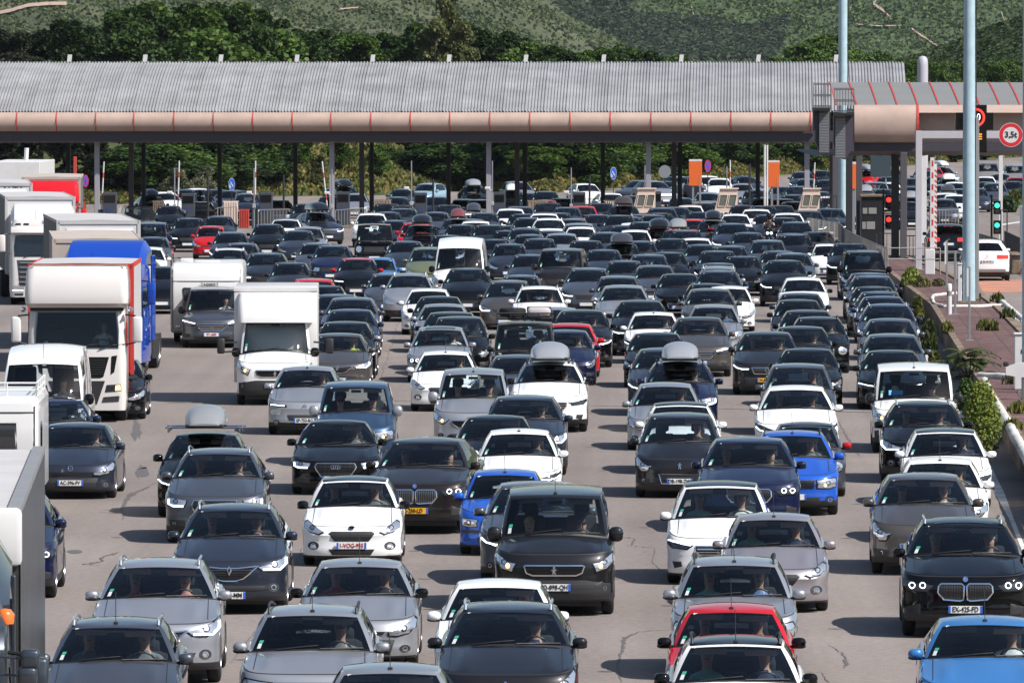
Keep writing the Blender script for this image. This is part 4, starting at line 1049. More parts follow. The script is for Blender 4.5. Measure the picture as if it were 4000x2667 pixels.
def roof_box(loc, rz, label, mat, L=2.0, W=.82, H=.40, bars=1.1, barmat=None, group='roof boxes'):
    t = empty('roof_box', loc, rz); tag(t, label, 'roof box', group)
    b = MB(); G = []
    for v in np.linspace(0, 1, 13):
        y = -L / 2 + L * v; hh = H * min(1, (math.sin(math.pi * min(v * 1.0 + .02, .5)) if v < .5 else 1) ** .6) * (1 - .25 * max(0, v - .6)); w = W / 2 * (.62 + .38 * min(1, math.sin(math.pi * min(v + .04, .5)) ** .7))
        G.append([(w * math.cos(a) * (1 if k else 1), y, .09 + (hh - .04) * (math.sin(a) ** .55 if math.sin(a) > 0 else 0)) for k, a in enumerate([math.pi * q / 12 for q in range(13)])])
    b.grid(G, flip=True); o = len(b.v) - 13 * 13
    b.f.append(tuple(range(o, o + 13))); b.m.append(0); b.f.append(tuple(range(o + 12 * 13, o + 13 * 13))[::-1]); b.m.append(0)
    b.build('lid', [mat], t, auto=R(45))
    b = MB(); b.rbox(-W / 2 + .03, W / 2 - .03, -L / 2 + .05, L / 2 - .05, .05, .11, .02); b.build('tray', [M_TRIM], t)
    for y in (-L * .22, L * .22):
        b = MB(); b.tube([(-bars / 2, y, .03), (bars / 2, y, .03)], .022, 6)
        for s in (-1, 1): b.rbox(s * bars / 2 * .92 - .03, s * bars / 2 * .92 + .03, y - .04, y + .04, -.06, .04, .01)
        b.build('crossbar', [barmat or M_CHR], t)
    return t
# ---------------------------------------------------------------- ground, road, hills
def nmat(name, stops, scale, rough=0.9, detail=8, scale2=None, stops2=None, mixf=0.5, bump=0.0, bscale=None, vor=None, tracks=False):
    """ground material: colour ramp over noise, optional second layer and dotted (voronoi) plants"""
    m = bpy.data.materials.new(name); m.use_nodes = True; nt = m.node_tree; b = nt.nodes["Principled BSDF"]; b.inputs["Roughness"].default_value = rough
    b.inputs["Specular IOR Level"].default_value = 0.3
    geo = nt.nodes.new("ShaderNodeNewGeometry")
    def layer(sc, st, det):
        n = nt.nodes.new("ShaderNodeTexNoise"); n.inputs["Scale"].default_value = sc; n.inputs["Detail"].default_value = det; n.inputs["Roughness"].default_value = .6
        nt.links.new(geo.outputs["Position"], n.inputs["Vector"]); r = nt.nodes.new("ShaderNodeValToRGB")
        while len(r.color_ramp.elements) < len(st): r.color_ramp.elements.new(.5)
        for e, (p_, c) in zip(r.color_ramp.elements, st): e.position = p_; e.color = (*c, 1)
        nt.links.new(n.outputs[0], r.inputs[0]); return r, n
    r1, n1 = layer(scale, stops, detail); out = r1
    if stops2:
        r2, n2 = layer(scale2, stops2, 4); mx = nt.nodes.new("ShaderNodeMix"); mx.data_type = 'RGBA'; mx.blend_type = 'MULTIPLY'; mx.inputs[0].default_value = mixf
        nt.links.new(r1.outputs[0], mx.inputs[6]); nt.links.new(r2.outputs[0], mx.inputs[7]); out = mx
    o = out.outputs[2] if stops2 else out.outputs[0]
    if vor:
        v = nt.nodes.new("ShaderNodeTexVoronoi"); v.inputs["Scale"].default_value = vor[0]; nt.links.new(geo.outputs["Position"], v.inputs["Vector"])
        rr = nt.nodes.new("ShaderNodeValToRGB"); rr.color_ramp.elements[0].position = vor[1]; rr.color_ramp.elements[1].position = vor[2]
        nt.links.new(v.outputs["Distance"], rr.inputs[0]); m2 = nt.nodes.new("ShaderNodeMix"); m2.data_type = 'RGBA'; m2.inputs[6].default_value = (*vor[3], 1)
        nt.links.new(rr.outputs[0], m2.inputs[0]); nt.links.new(o, m2.inputs[7]); o = m2.outputs[2]
    if tracks:      # worn wheel tracks and darker repairs along the lanes
        mp = nt.nodes.new("ShaderNodeMapping"); mp.inputs["Scale"].default_value = (.55, .012, 1); nt.links.new(geo.outputs["Position"], mp.inputs[0])
        nn = nt.nodes.new("ShaderNodeTexNoise"); nn.inputs["Scale"].default_value = 1.0; nn.inputs["Detail"].default_value = 4; nt.links.new(mp.outputs[0], nn.inputs["Vector"])
        r3 = nt.nodes.new("ShaderNodeValToRGB"); r3.color_ramp.elements[0].position = .36; r3.color_ramp.elements[0].color = (.80, .79, .79, 1); r3.color_ramp.elements[1].position = .62; r3.color_ramp.elements[1].color = (1.04, 1.03, 1.02, 1)
        nt.links.new(nn.outputs[0], r3.inputs[0]); m3 = nt.nodes.new("ShaderNodeMix"); m3.data_type = 'RGBA'; m3.blend_type = 'MULTIPLY'; m3.inputs[0].default_value = 1
        nt.links.new(o, m3.inputs[6]); nt.links.new(r3.outputs[0], m3.inputs[7]); o = m3.outputs[2]
    nt.links.new(o, b.inputs["Base Color"])
    if bump:
        nb = nt.nodes.new("ShaderNodeTexNoise"); nb.inputs["Scale"].default_value = bscale or scale * 4; nb.inputs["Detail"].default_value = 5
        nt.links.new(geo.outputs["Position"], nb.inputs["Vector"]); bp = nt.nodes.new("ShaderNodeBump"); bp.inputs["Strength"].default_value = bump; bp.inputs["Distance"].default_value = .05
        nt.links.new(nb.outputs[0], bp.inputs["Height"]); nt.links.new(bp.outputs[0], b.inputs["Normal"])
    return m
M_ASPH = nmat('asphalt', [(.3, (.212, .182, .166)), (.5, (.262, .227, .208)), (.7, (.304, .265, .244))], 7.0, .88, 10, .12, [(.3, (.82, .82, .83)), (.7, (1, 1, 1))], 1.0, .5, 40, tracks=True)
M_EARTH = nmat('dry_earth', [(.3, (.12, .10, .05)), (.6, (.20, .17, .08))], .3)
M_CONC = nmat('weathered_concrete', [(.3, (.13, .085, .05)), (.5, (.24, .18, .13)), (.7, (.36, .31, .27))], 2.0, .9, 9, .6, [(.3, (.6, .55, .5)), (.65, (1, 1, 1))], .9, .5, 20)
M_WHITEC = nmat('painted_concrete', [(.3, (.50, .48, .44)), (.6, (.72, .71, .69))], 3.0, .8, 8, .7, [(.3, (.6, .57, .5)), (.6, (1, 1, 1))], .8)
M_PAVE = nmat('red_paving', [(.3, (.10, .052, .052)), (.5, (.155, .085, .08)), (.7, (.22, .14, .13))], 1.5, .9, 9, .25, [(.3, (.65, .65, .65)), (.7, (1, 1, 1))], .9, .4, 12)
b = MB(); b.add([(-3000, -300, -.02), (3000, -300, -.02), (3000, 9000, -.02), (-3000, 9000, -.02)], [(0, 1, 2, 3)]); tag(b.build('ground', [M_EARTH]), kind='structure')
b = MB(); b.add([(-45, 20, .0), (70, 20, .0), (80, 1000, .0), (-70, 1000, .0)], [(0, 1, 2, 3)]); tag(b.build('road', [M_ASPH]), kind='structure')
def ground_poly(name, pts, mat, z=.004, kind='structure', label=None, cat=None):
    b = MB(); P = [at(x, y, z) for x, y in pts]; b.add(P, [tuple(range(len(P)))]); o = b.build(name, [mat]); tag(o, label, cat, None, kind); return o
M_TAR = pr('tar_seal', (0.105, 0.095, 0.092), 0.7)
def crack(pts, ws):
    b = MB(); dn = []; 
    for (a, wa), (c, wc) in zip(zip(pts, ws), zip(pts[1:], ws[1:])):
        n = max(2, int(math.hypot(c[0] - a[0], c[1] - a[1]) / 6))
        for k in range(n): t = k / n; dn.append((lerp(a[0], c[0], t) + rnd.uniform(-5, 5), lerp(a[1], c[1], t) + rnd.uniform(-1.2, 1.2), lerp(wa, wc, t) * rnd.uniform(.25, .95)))
    L_ = [at(x - w / 2, y - abs(w) * .12, .006) for x, y, w in dn]; R_ = [at(x + w / 2, y + abs(w) * .12, .006) for x, y, w in dn]
    b.grid([L_, R_]); return b.build('road_crack', [M_TAR])
for pts, ws in [
    ([(608, 1887), (560, 1910), (520, 1925), (490, 1952), (478, 1985), (482, 2035)], [2, 16, 26, 22, 12, 3]),
    ([(470, 2155), (430, 2165), (395, 2178), (405, 2190), (345, 2200), (320, 2202), (430, 2210)], [2, 14, 18, 12, 14, 6, 2]),
    ([(2260, 2088), (2480, 2100), (2470, 2130), (2560, 2140), (2550, 2200), (2640, 2280), (2600, 2360)], [2, 8, 10, 4, 5, 10, 3]),
    ([(2640, 2455), (2500, 2465), (2440, 2490), (2430, 2540), (2410, 2600), (2430, 2667)], [2, 5, 16, 18, 12, 6]),
    ([(3240, 2517), (3290, 2550), (3310, 2590), (3290, 2610)], [2, 16, 22, 3]), ([(3130, 2620), (3210, 2625), (3240, 2667)], [2, 6, 14]),
    ([(640, 1500), (650, 1500)], [3, 3]), ([(1180, 2140), (1100, 2330), (900, 2590)], [3, 4, 3]), ([(1560, 1250), (1480, 1500), (1400, 2100)], [2, 3, 2]),
    ([(3270, 1640), (3330, 1740), (3360, 1790)], [4, 10, 3]), ([(3100, 1360), (3240, 1500), (3440, 1560)], [2, 3, 2]), ([(2640, 1820), (2380, 1815)], [2, 2])]:
    tag(crack(pts, ws), kind='structure')
def stain(cx, cy, rx, ry, jag=.3, n=26):
    pts = [(cx + math.cos(t) * rx * rnd.uniform(1 - jag, 1 + jag), cy + math.sin(t) * ry * rnd.uniform(1 - jag, 1 + jag)) for t in [2 * math.pi * k / n for k in range(n)]]
    ground_poly('oil_stain', pts, M_TAR, .005)
stain(533, 1680, 18, 32, .5); stain(556, 1842, 26, 24, .35); stain(292, 2153, 30, 7, .1); stain(548, 1500, 20, 4)
# ---- bank behind the plaza
edge = [(-400, 556), (500, 562), (1000, 596), (1500, 604), (1800, 625), (2130, 612), (2466, 645), (2890, 700), (3400, 770), (4000, 880), (4600, 1000)]
def edgeY(px): return float(np.interp(px, [e[0] for e in edge], [e[1] for e in edge]))
def pxX(px, Y): return atY(px, 600, Y).x
def Xpx(X, Y):          # world x at distance Y -> photograph x
    v = CAMM.transposed() @ Vector((X, Y, 0 - CAM_H)); return 2000 + v.x / -v.z * FPX
def bankz(px, Y):
    e = edgeY(px); t = max(0, (Y - e) / 60); return 5.0 * min(1, t) ** .8 + .4 * math.sin(px * .006) * min(1, t * 3) + max(0, t - 1) * .8
M_GRASS = nmat('dry_grass', [(.25, (.03, .05, .012)), (.45, (.06, .08, .02)), (.65, (.10, .10, .035)), (.85, (.20, .15, .07))], .35, .95, 9, 3.0, [(.3, (.6, .6, .6)), (.7, (1, 1, 1))], .8, .8, 5)
b = MB(); G = []
for px in np.linspace(-400, 4600, 90):
    e = edgeY(px); G.append([(pxX(px, e + d), e + d, bankz(px, e + d) + .01) for d in (0, 2, 5, 9, 14, 20, 28, 38, 50, 62, 90, 200)])
b.grid(G); tag(b.build('grass_bank', [M_GRASS], smooth=True), kind='structure')
# tufts on the bank
def leafy(n, posf, size, mats, name='grass', asp=1.0, up=0.0):
    b = MB(); k = 0
    for _ in range(n):
        r_ = posf()
        if r_ is None: continue
        p, s = r_; s *= size * rnd.uniform(.6, 1.4)
        d = Vector((rnd.gauss(0, 1), rnd.gauss(0, 1) - .6, rnd.gauss(0, 1) + .5)).normalized()
        a = d.cross(Vector((rnd.gauss(0, .3), rnd.gauss(0, .3), 1))).normalized(); c = a.cross(d).normalized()
        if up: c = (c * (1 - up) + Vector((0, 0, 1)) * up)
        a *= s * .5; c *= s * .5 * asp; m_ = rnd.randrange(len(mats))
        b.add([p - a * .7 - c, p + a * .7 - c, p + a + c * .2, p + c, p - a + c * .3], [(0, 1, 2, 3, 4)], m_)
    return b
def leafm(name, col, tr=.25, var=.5, rough=.6):
    m = pr(name, col, rough, 0, 0, .25); nt = m.node_tree; bs = nt.nodes["Principled BSDF"]
    geo = nt.nodes.new("ShaderNodeNewGeometry"); n = nt.nodes.new("ShaderNodeTexNoise"); n.inputs["Scale"].default_value = .9; n.inputs["Detail"].default_value = 3
    oi = nt.nodes.new("ShaderNodeObjectInfo"); 
    nt.links.new(geo.outputs["Position"], n.inputs["Vector"]); r = nt.nodes.new("ShaderNodeValToRGB"); r.color_ramp.elements[0].position = .3; r.color_ramp.elements[1].position = .7
    r.color_ramp.elements[0].color = tuple(c * (1 - var) for c in col) + (1,); r.color_ramp.elements[1].color = (min(1, col[0] * (1 + var * 1.3)), min(1, col[1] * (1 + var)), col[2] * (1 + var * .5), 1)
    nt.links.new(n.outputs[0], r.inputs[0]); nt.links.new(r.outputs[0], bs.inputs["Base Color"])
    t = nt.nodes.new("ShaderNodeBsdfTranslucent"); nt.links.new(r.outputs[0], t.inputs[0]); mx = nt.nodes.new("ShaderNodeMixShader"); mx.inputs[0].default_value = tr
    nt.links.new(bs.outputs[0], mx.inputs[1]); nt.links.new(t.outputs[0], mx.inputs[2]); nt.links.new(mx.outputs[0], nt.nodes["Material Output"].inputs[0]); return m
LM = dict(dark=[leafm('leaf_dark', (.016, .036, .010)), leafm('leaf_dark_b', (.026, .050, .013))], mid=[leafm('leaf_mid', (.020, .048, .010)), leafm('leaf_mid_b', (.034, .070, .014))],
          bright=[leafm('leaf_bright', (.045, .10, .017)), leafm('leaf_bright_b', (.070, .125, .024))], olive=[leafm('leaf_olive', (.085, .105, .035)), leafm('leaf_olive_b', (.13, .15, .06))],
          pine=[leafm('needle', (.014, .026, .014)), leafm('needle_b', (.026, .038, .016))], straw=[leafm('straw', (.12, .12, .035)), leafm('grass_green', (.055, .085, .018)), leafm('straw_b', (.19, .155, .06))],
          grey=[leafm('leaf_grey', (.16, .18, .13)), leafm('leaf_grey_b', (.09, .11, .06))])
def bankpos():
    px = rnd.uniform(-100, 4100); d = abs(rnd.gauss(0, 22 if 1050 < px < 1640 else 5)); Y = edgeY(px) + d; return Vector((pxX(px, Y), Y, bankz(px, Y) + .2)), 1.0
tag(leafy(24000, bankpos, .25, [0, 1, 2], asp=1.2, up=.6).build('tall_grass', LM['straw']), 'dry straw and green grass on the bank beyond the plaza', 'grass', kind='stuff')
# ---- trees
BARK = pr('bark', (.06, .045, .035), .9, var=(3, .4))
TREES = {}
def tree_proto(kind, seed):
    key = (kind, seed)
    if key in TREES: return TREES[key]
    r = random.Random(seed * 31 + hash(kind) % 1 + len(kind)); lobes = []
    H = 1.0
    spec = dict(dark=(.30, 14, 9000, .026), mid=(.32, 16, 9500, .026), bright=(.34, 15, 9500, .027), olive=(.26, 22, 9000, .023), pine=(.20, 16, 8500, .022), grey=(.36, 12, 5000, .030))[kind]
    rad, nl, nq, sz = spec
    for k in range(nl):
        t = (k + .5) / nl; z = .16 + .76 * t
        if kind == 'pine': w = rad * (1.25 - t) * 1.0
        elif kind == 'olive': w = rad * (.95 - .55 * t) + .03
        else: w = rad * math.sin(math.pi * min(.95, t * .85 + .12)) ** .6
        a = r.uniform(0, 6.28); d = w * r.uniform(.25, .85)
        lobes.append((Vector((math.cos(a) * d, math.sin(a) * d, z)), max(.07, w * r.uniform(.42, .66))))
    def pos():
        c, rr = lobes[r.randrange(nl)]; v = Vector((r.gauss(0, 1), r.gauss(0, 1), r.gauss(0, 1))).normalized()
        if v.z < -.5: v.z *= -1
        q = rr * r.uniform(.55, 1.08) ** .7; p = c + Vector((v.x * q, v.y * q, v.z * q * .82)); return p, 1.0
    st_ = rnd.getstate(); rnd.seed(seed); cr = leafy(nq, pos, sz, [0, 1]); rnd.setstate(st_)
    zm = max(v[2] for v in cr.v); cr.v = [(v[0], v[1], v[2] / zm) for v in cr.v]; cm = cr.mesh('crown', LM[kind])
    t = MB(); t.tube([(0, 0, 0), (.01, 0, .2), (0, .01, .45), (.01, 0, .8)], [.022, .017, .011, .004], 7)
    for c, rr in lobes: t.tube([(0, 0, c.z * .55), ((c.x * .5), c.y * .5, c.z * .8), tuple(c)], [.010, .006, .003], 5)
    TREES[key] = (cm, t.mesh('trunk', [BARK], smooth=True)); return TREES[key]
KN = dict(dark='dense dark green', mid='leafy mid green', bright='bright green', olive='pale olive', pine='dark pine', grey='silvery grey')
tree_list = []
def tree(px, Y, ytop, kind, width=1.0, label=None, group='trees beyond the toll plaza', base=None):
    z0 = bankz(px, Y) if base is None else base; top = CAM_H - (ytop - 285.7) * Y / 33333; h = max(2.5, top - z0)
    cm, tm = tree_proto(kind, rnd.randrange(2)); t = empty('tree', (pxX(px, Y), Y, z0 - .1), rnd.uniform(0, 6.28))
    wd = width * rnd.uniform(.9, 1.15); t.scale = (h * wd, h * wd, h)
    link('crown', cm, t); link('trunk', tm, t); tag(t, label, 'tree', group); tree_list.append((t, px, Y, kind, h, ytop)); return t
sky_ = [(-200, 90), (0, 98), (86, 103), (166, 109), (230, 63), (300, 63), (367, 98), (436, 86), (460, 23), (520, 2), (630, -10), (746, 5), (832, 0), (975, 3), (1033, 34), (1090, 69), (1125, 92), (1205, 103), (1350, 115), (1400, 120), (1462, 109), (1560, 138), (1640, 109), (1660, 60),
        (1830, 60), (1850, 109), (1904, 98), (1990, 115), (2020, 143), (2134, 166), (2190, 178), (2306, 189), (2335, 172), (2420, 166), (2466, 155), (2535, 195), (2600, 190), (2680, 230), (2990, 230), (3023, 212), (3138, 206), (3166, 155), (3224, 109), (3281, 115), (3327, 200), (3396, 172), (3482, 218), (3600, 226), (4200, 226)]
def skyl(px): return float(np.interp(px, [s[0] for s in sky_], [s[1] for s in sky_]))
kinds_at = lambda px: 'pine' if px < 180 else ('dark' if px < 430 else ('mid' if px < 1500 else ('dark' if 1880 < px < 2040 or 2330 < px < 2520 else ('mid' if px < 3000 else 'bright'))))
px = -150
while px < 4150:      # skyline row
    e = edgeY(px) + (76 if 1040 < px < 1660 else 52); tree(px, e + rnd.uniform(-4, 8), skyl(px) + rnd.uniform(-2, 12), rnd.choice([kinds_at(px), kinds_at(px), 'mid', 'bright']) if px > 430 else kinds_at(px), 1.25); px += rnd.uniform(62, 100)
px = -150
while px < 4150:      # front row seen under and above the roofs
    open_ = 1050 < px < 1640
    if not open_:
        e = edgeY(px) + (14 if px < 2100 else 12); k = 'pine' if px < 560 else rnd.choice(['mid', 'dark', 'bright', 'mid'])
        tree(px, e + rnd.uniform(-2, 6), max(skyl(px) + 90, rnd.uniform(190, 330)), k, 1.3)
        for q in range(1 if px < 450 else 3): tree(px + rnd.uniform(-70, 70), edgeY(px) + (3 if px < 1100 else (5 if px > 1640 and px < 2400 else 8)) + rnd.uniform(0, 4), rnd.uniform(520, 610), 'pine' if px < 500 else rnd.choice(['mid', 'dark', 'bright']), 2.3 + q * .3, group='bushes at the foot of the trees')
    px += rnd.uniform(90, 135)
tree(1742, 668, -70, 'olive', .50, 'tall pale olive poplar tree rising above the toll roof', base=2); tree(1690, 664, 60, 'olive', .8); tree(1800, 664, 75, 'olive', .8)
tree(810, 566, 640, 'grey', 1.0, 'silvery grey bush behind the toll lanes', base=0); tree(690, 562, 690, 'grey', 1.2, base=0)
for px, y, k in ((1180, 560, 'bright'), (1320, 610, 'bright'), (1120, 690, 'mid'), (1480, 700, 'bright'), (1960, 640, 'bright'), (2070, 660, 'mid'), (2560, 660, 'mid'), (2330, 640, 'mid'), (1250, 700, 'olive'), (980, 600, 'bright'), (920, 570, 'mid')):
    tree(px, edgeY(px) + rnd.uniform(3, 16), y, k, 1.3, group='bushes on the bank')
ORD = 'first second third fourth fifth sixth seventh eighth ninth tenth eleventh twelfth'.split()
BRK = [270, 565, 861, 1158, 1454, 1752, 2052, 2356, 2659, 2960, 3263]; LEG = [267, 561, 858, 1154, 1452, 1752, 2050, 2355, 2656, 2960]
tl_used = {}
def tree_labels():
    for t, px, Y, kind, h, yt in tree_list:
        if t.get('label'): continue
        if yt < 235: ref, what, where = BRK, 'white roof bracket', 'above the roof'
        else: ref, what, where = LEG, 'black roof leg', 'below the roof'
        i = min(range(len(ref)), key=lambda k: abs(ref[k] - px)); dx = px - ref[i]; rel = 'behind' if abs(dx) < 28 else ('just left of' if dx < 0 else 'just right of')
        if px > 3420: lab = '%s %s %s' % (KN[kind], 'treetop' if yt < 235 else ('tree' if yt < 480 else 'bush'), 'behind the right canopy ' + ('left of' if px < 3550 else ('right of' if px < 3650 else ('far right of' if px < 3760 else 'beyond mast and'))) + ' vent pipe')
        else: lab = '%s %s %s %s the %s %s' % (KN[kind], ('treetop' if yt < 235 else ('tree' if yt < 480 else 'bush')), where, rel, ORD[i], what)
        for extra in ('', 'broad ', 'small ', 'rounded ', 'ragged ', 'low ', 'leaning ', 'patchy '):
            l2 = extra + lab
            if l2 not in tl_used: break
        tl_used[l2] = 1; t['label'] = l2
tree_labels()
# ---- hills
def pz(y, Y): return CAM_H + (285.7 - y) * Y / 33333
def hill(name, Y0, Yc, Y1, prof, mat, nx=110, amp=1.0, wob=6):
    b = MB(); G = []; X0, X1 = -900, 900
    for X in np.concatenate([np.linspace(-900, -270, 12), np.linspace(-260, 260, nx), np.linspace(270, 900, 12)]):
        px = Xpx(X, Yc); h = pz(float(np.interp(px, [q[0] for q in prof], [q[1] for q in prof])), Yc); row = []
        for k, Y in enumerate(list(np.linspace(Y0, Yc, 26)) + list(np.linspace(Yc, Y1, 6))[1:]):
            t = (Y - Y0) / (Yc - Y0) if Y <= Yc else 1 - .55 * (Y - Yc) / (Y1 - Yc)
            z = h * t + (wob * (math.sin(X * .021 + Y * .013) * math.sin(Y * .019 + X * .007) + .5 * math.sin(X * .061 + 1.3) * math.sin(Y * .05)) * math.sin(math.pi * min(1, t)) * .35 * amp)
            row.append((X, Y, z if k else -1))
        G.append(row)
    b.grid(G); o = b.build(name, [mat], smooth=True); tag(o, kind='structure'); return o, G
M_HA = nmat('hill_scrub', [(.30, (.045, .055, .026)), (.45, (.075, .085, .040)), (.60, (.105, .108, .056)), (.78, (.20, .165, .115))], .030, .95, 12, .45, [(.35, (.70, .74, .70)), (.6, (1, 1, 1))], 1.0, vor=(.9, .05, .5, (.050, .066, .028)))
M_HB = nmat('hill_vines', [(.30, (.042, .068, .030)), (.48, (.066, .100, .040)), (.64, (.095, .118, .050)), (.80, (.20, .165, .11))], .016, .95, 12, .30, [(.35, (.70, .75, .70)), (.6, (1, 1, 1))], 1.0, vor=(.7, .05, .5, (.045, .075, .030)))
hA, GA = hill('hill', 2050, 2650, 3300, [(-9000, -1500), (0, -900), (1000, -500), (1800, -180), (2145, 0), (2225, 69), (2335, 115), (2420, 160), (2450, 190), (2560, 260), (3000, 290), (20000, 300)], M_HA)
hB, GB = hill('hill', 2700, 3700, 4600, [(-9000, -1500), (1500, -900), (2400, -700), (3300, -900), (9000, -1400)], M_HB, wob=26)
M_PATH = pr('hill_track', (.34, .24, .19), .95, var=(.05, .15))
def on_hill(G, X, Y):
    best = None
    xs = [g[0][0] for g in G]; i = max(0, min(len(xs) - 2, int(np.searchsorted(xs, X)) - 1)); t = (X - xs[i]) / (xs[i + 1] - xs[i]); ys = [q[1] for q in G[i]]
    za = np.interp(Y, ys, [q[2] for q in G[i]]); zb = np.interp(Y, ys, [q[2] for q in G[i + 1]]); return za * (1 - t) + zb * t
def hill_hit(G, px, py, Ya, Yb):
    d = ray(px, py)
    for Y in np.linspace(Ya, Yb, 400):
        t = Y / d.y; p = Vector((d.x * t, Y, CAM_H + d.z * t))
        if on_hill(G, p.x, Y) >= p.z: return p
    return p
def track(G, pts, w, Ya, Yb):
    b = MB(); A = []; B = []
    for x, y in pts:
        a = hill_hit(G, x, y - w / 2, Ya, Yb); c = hill_hit(G, x, y + w / 2, Ya, Yb); A.append(a + Vector((0, -2.0, .7))); B.append(c + Vector((0, -2.0, .7)))
    b.grid([A, B]); tag(b.build('path', [M_PATH]), kind='structure')
def fine(pts, n=6, j=1.2):
    out = []
    for a, c in zip(pts, pts[1:]):
        for k in range(n): out.append((lerp(a[0], c[0], k / n) + rnd.uniform(-j, j), lerp(a[1], c[1], k / n) + rnd.uniform(-j * .6, j * .6)))
    return out + [pts[-1]]
track(GA, fine([(-60, 72), (40, 52), (110, 32), (190, 25), (262, 24)]), 13, 2060, 2640)
track(GA, fine([(1330, 45), (1400, 40)]), 5, 2060, 2640)
track(GB, fine([(3440, -20), (3410, 22), (3450, 50), (3480, 80)]), 11, 2710, 3690)
track(GB, fine([(3560, 120), (3640, 175), (3670, 190)]), 7, 2710, 3690); track(GB, fine([(2700, 30), (2720, 110)]), 7, 2710, 3690); track(GB, fine([(3910, 55), (3930, 110)]), 10, 2710, 3690)
track(GB, fine([(3340, 103), (3440, 110), (3520, 108)]), 4, 2710, 3690); track(GB, fine([(2780, 118), (2880, 130)]), 3, 2710, 3690); track(GB, fine([(2890, 200), (2950, 205)]), 4, 2710, 3690)
def scatter(G, reg, n, size, Ya, Yb, lo=0, dens=None):
    def f():
        x = rnd.uniform(reg[0], reg[2]); y = rnd.uniform(reg[1], reg[3])
        if dens and not dens(x, y): return None
        p = hill_hit_fast(G, x, y, Ya, Yb)
        return (p + Vector((0, 0, size * .3)), 1.0) if p is not None else None
    return f
def hill_hit_fast(G, px, py, Ya, Yb):
    d = ray(px, py); lo, hi = Ya, Yb
    if on_hill(G, d.x * hi / d.y, hi) < CAM_H + d.z * hi / d.y: return None
    for _ in range(13):
        m = (lo + hi) / 2
        if on_hill(G, d.x * m / d.y, m) >= CAM_H + d.z * m / d.y: hi = m
        else: lo = m
    return Vector((d.x * hi / d.y, hi, CAM_H + d.z * hi / d.y))
def rowsd(x, y): return (math.sin(x * .085 + y * .9) + math.sin(x * .02 - y * .05) > -.2)
tag(leafy(26000, scatter(GA, (-100, -40, 2450, 200), 0, 1.0, 2060, 2650, dens=rowsd), .95, [0, 1]).build('vineyard', [leafm('vine_a', (.042, .070, .026)), leafm('vine_b', (.075, .10, .042))]), 'rows of small grey green vines covering the left hill', 'vines', kind='stuff')
tag(leafy(26000, scatter(GB, (2150, -40, 4050, 250), 0, 1.4, 2710, 3690, dens=rowsd), 1.3, [0, 1]).build('vineyard', [leafm('vine_c', (.045, .085, .030)), leafm('vine_d', (.080, .125, .045))]), 'rows of green vines covering the right hill', 'vines', kind='stuff')
def woodd(x, y):
    return (y > 95 + 18 * math.sin(x * .02) and x < 3080 - (y - 95) * .4) or (2180 < x < 2650 and y > 60 + (x - 2180) * .02 and y < 100 + (x - 2180) * .3) or (2150 < x < 2480 and y < 110 and rnd.random() < .35)
tag(leafy(30000, scatter(GB, (2160, -40, 3100, 240), 0, 4, 2710, 3690, dens=woodd), 1.9, [0, 1]).build('distant_wood', [leafm('far_wood', (.026, .046, .026)), leafm('far_wood_b', (.036, .060, .030))]), 'dark wood on the lower slope of the far hill', 'wood', kind='stuff')
hC, GC = hill('hill', 930, 1130, 1500, [(-20000, 285), (3400, 282), (3560, 250), (3626, 232), (3683, 200), (3740, 190), (3821, 145), (3884, 125), (4000, 92), (4500, 20), (9000, -300)], M_EARTH, wob=1)
tag(leafy(22000, scatter(GC, (3500, 60, 4150, 330), 0, 2, 935, 1130), 1.1, [0, 1]).build('wooded_hillside', LM['dark']), 'dark wooded hillside at the far right behind the toll roof', 'wood', kind='stuff')

# unseen hills added behind and beside the viewer to darken reflections and skylight
M_ADDHILL = nmat('added_hill_scrub', [(.3, (.020, .035, .012)), (.6, (.05, .07, .025)), (.8, (.12, .11, .06))], .02)
for nm, pts in (('hill', [(-900, -160, 0), (900, -160, 0), (900, -230, 34), (-900, -230, 30), (900, -420, 70), (-900, -420, 64)]),):
    b = MB(); b.grid([[(X, Y, h * (1 + .25 * math.sin(X * .011 + Y) + .12 * math.sin(X * .037))) for Y, h in ((-150, -1), (-180, 16), (-230, 32), (-330, 58), (-520, 88))] for X in np.linspace(-1200, 1200, 60)])
    tag(b.build(nm, [M_ADDHILL], smooth=True), kind='structure')
for s in (-1, 1):
    b = MB(); b.grid([[(s * X, Y, h * (1 + .25 * math.sin(Y * .011 + s) + .1 * math.sin(Y * .03))) for X, h in ((190, -1), (215, 12), (270, 26), (380, 48), (620, 80))] for Y in np.linspace(-300, 800, 50)], flip=s > 0)
    tag(b.build('hill', [M_ADDHILL], smooth=True), kind='structure')
# ---------------------------------------------------------------- toll canopy
M_ROOF = pr('corrugated_sheet', (.37, .365, .37), .5, .3, var=(.45, .22)); M_CREAM = pr('cream_cladding', (.41, .30, .25), .6, var=(.9, .12)); M_REDP = pr('red_paint', (.46, .05, .035), .6, var=(3, .2))
M_BEAM = pr('dark_beam', (.045, .038, .052), .6); M_COLL = pr('light_column', (.30, .29, .33), .5); M_COLD = pr('dark_column', (.020, .020, .026), .5); M_COLG = pr('grey_column', (.075, .070, .080), .5)
M_SOFF = pr('soffit_sheet', (.16, .13, .11), .6); M_WHT = pr('white_paint', (.62, .61, .61), .45, var=(2, .06)); M_SLATE = pr('slate_cabinet', (.045, .052, .068), .5)
YC = 480.0
canopy = empty('toll_canopy', (pxX(1700, YC), YC, 0)); tag(canopy, 'long toll canopy with corrugated grey roof and cream rounded edge across the plaza', 'canopy')
cx0 = canopy.location.x
def cz(y): return CAM_H - (y - 285.7) * YC / 33333
xl, xr = pxX(-260, YC) - cx0, pxX(3562, YC) - cx0
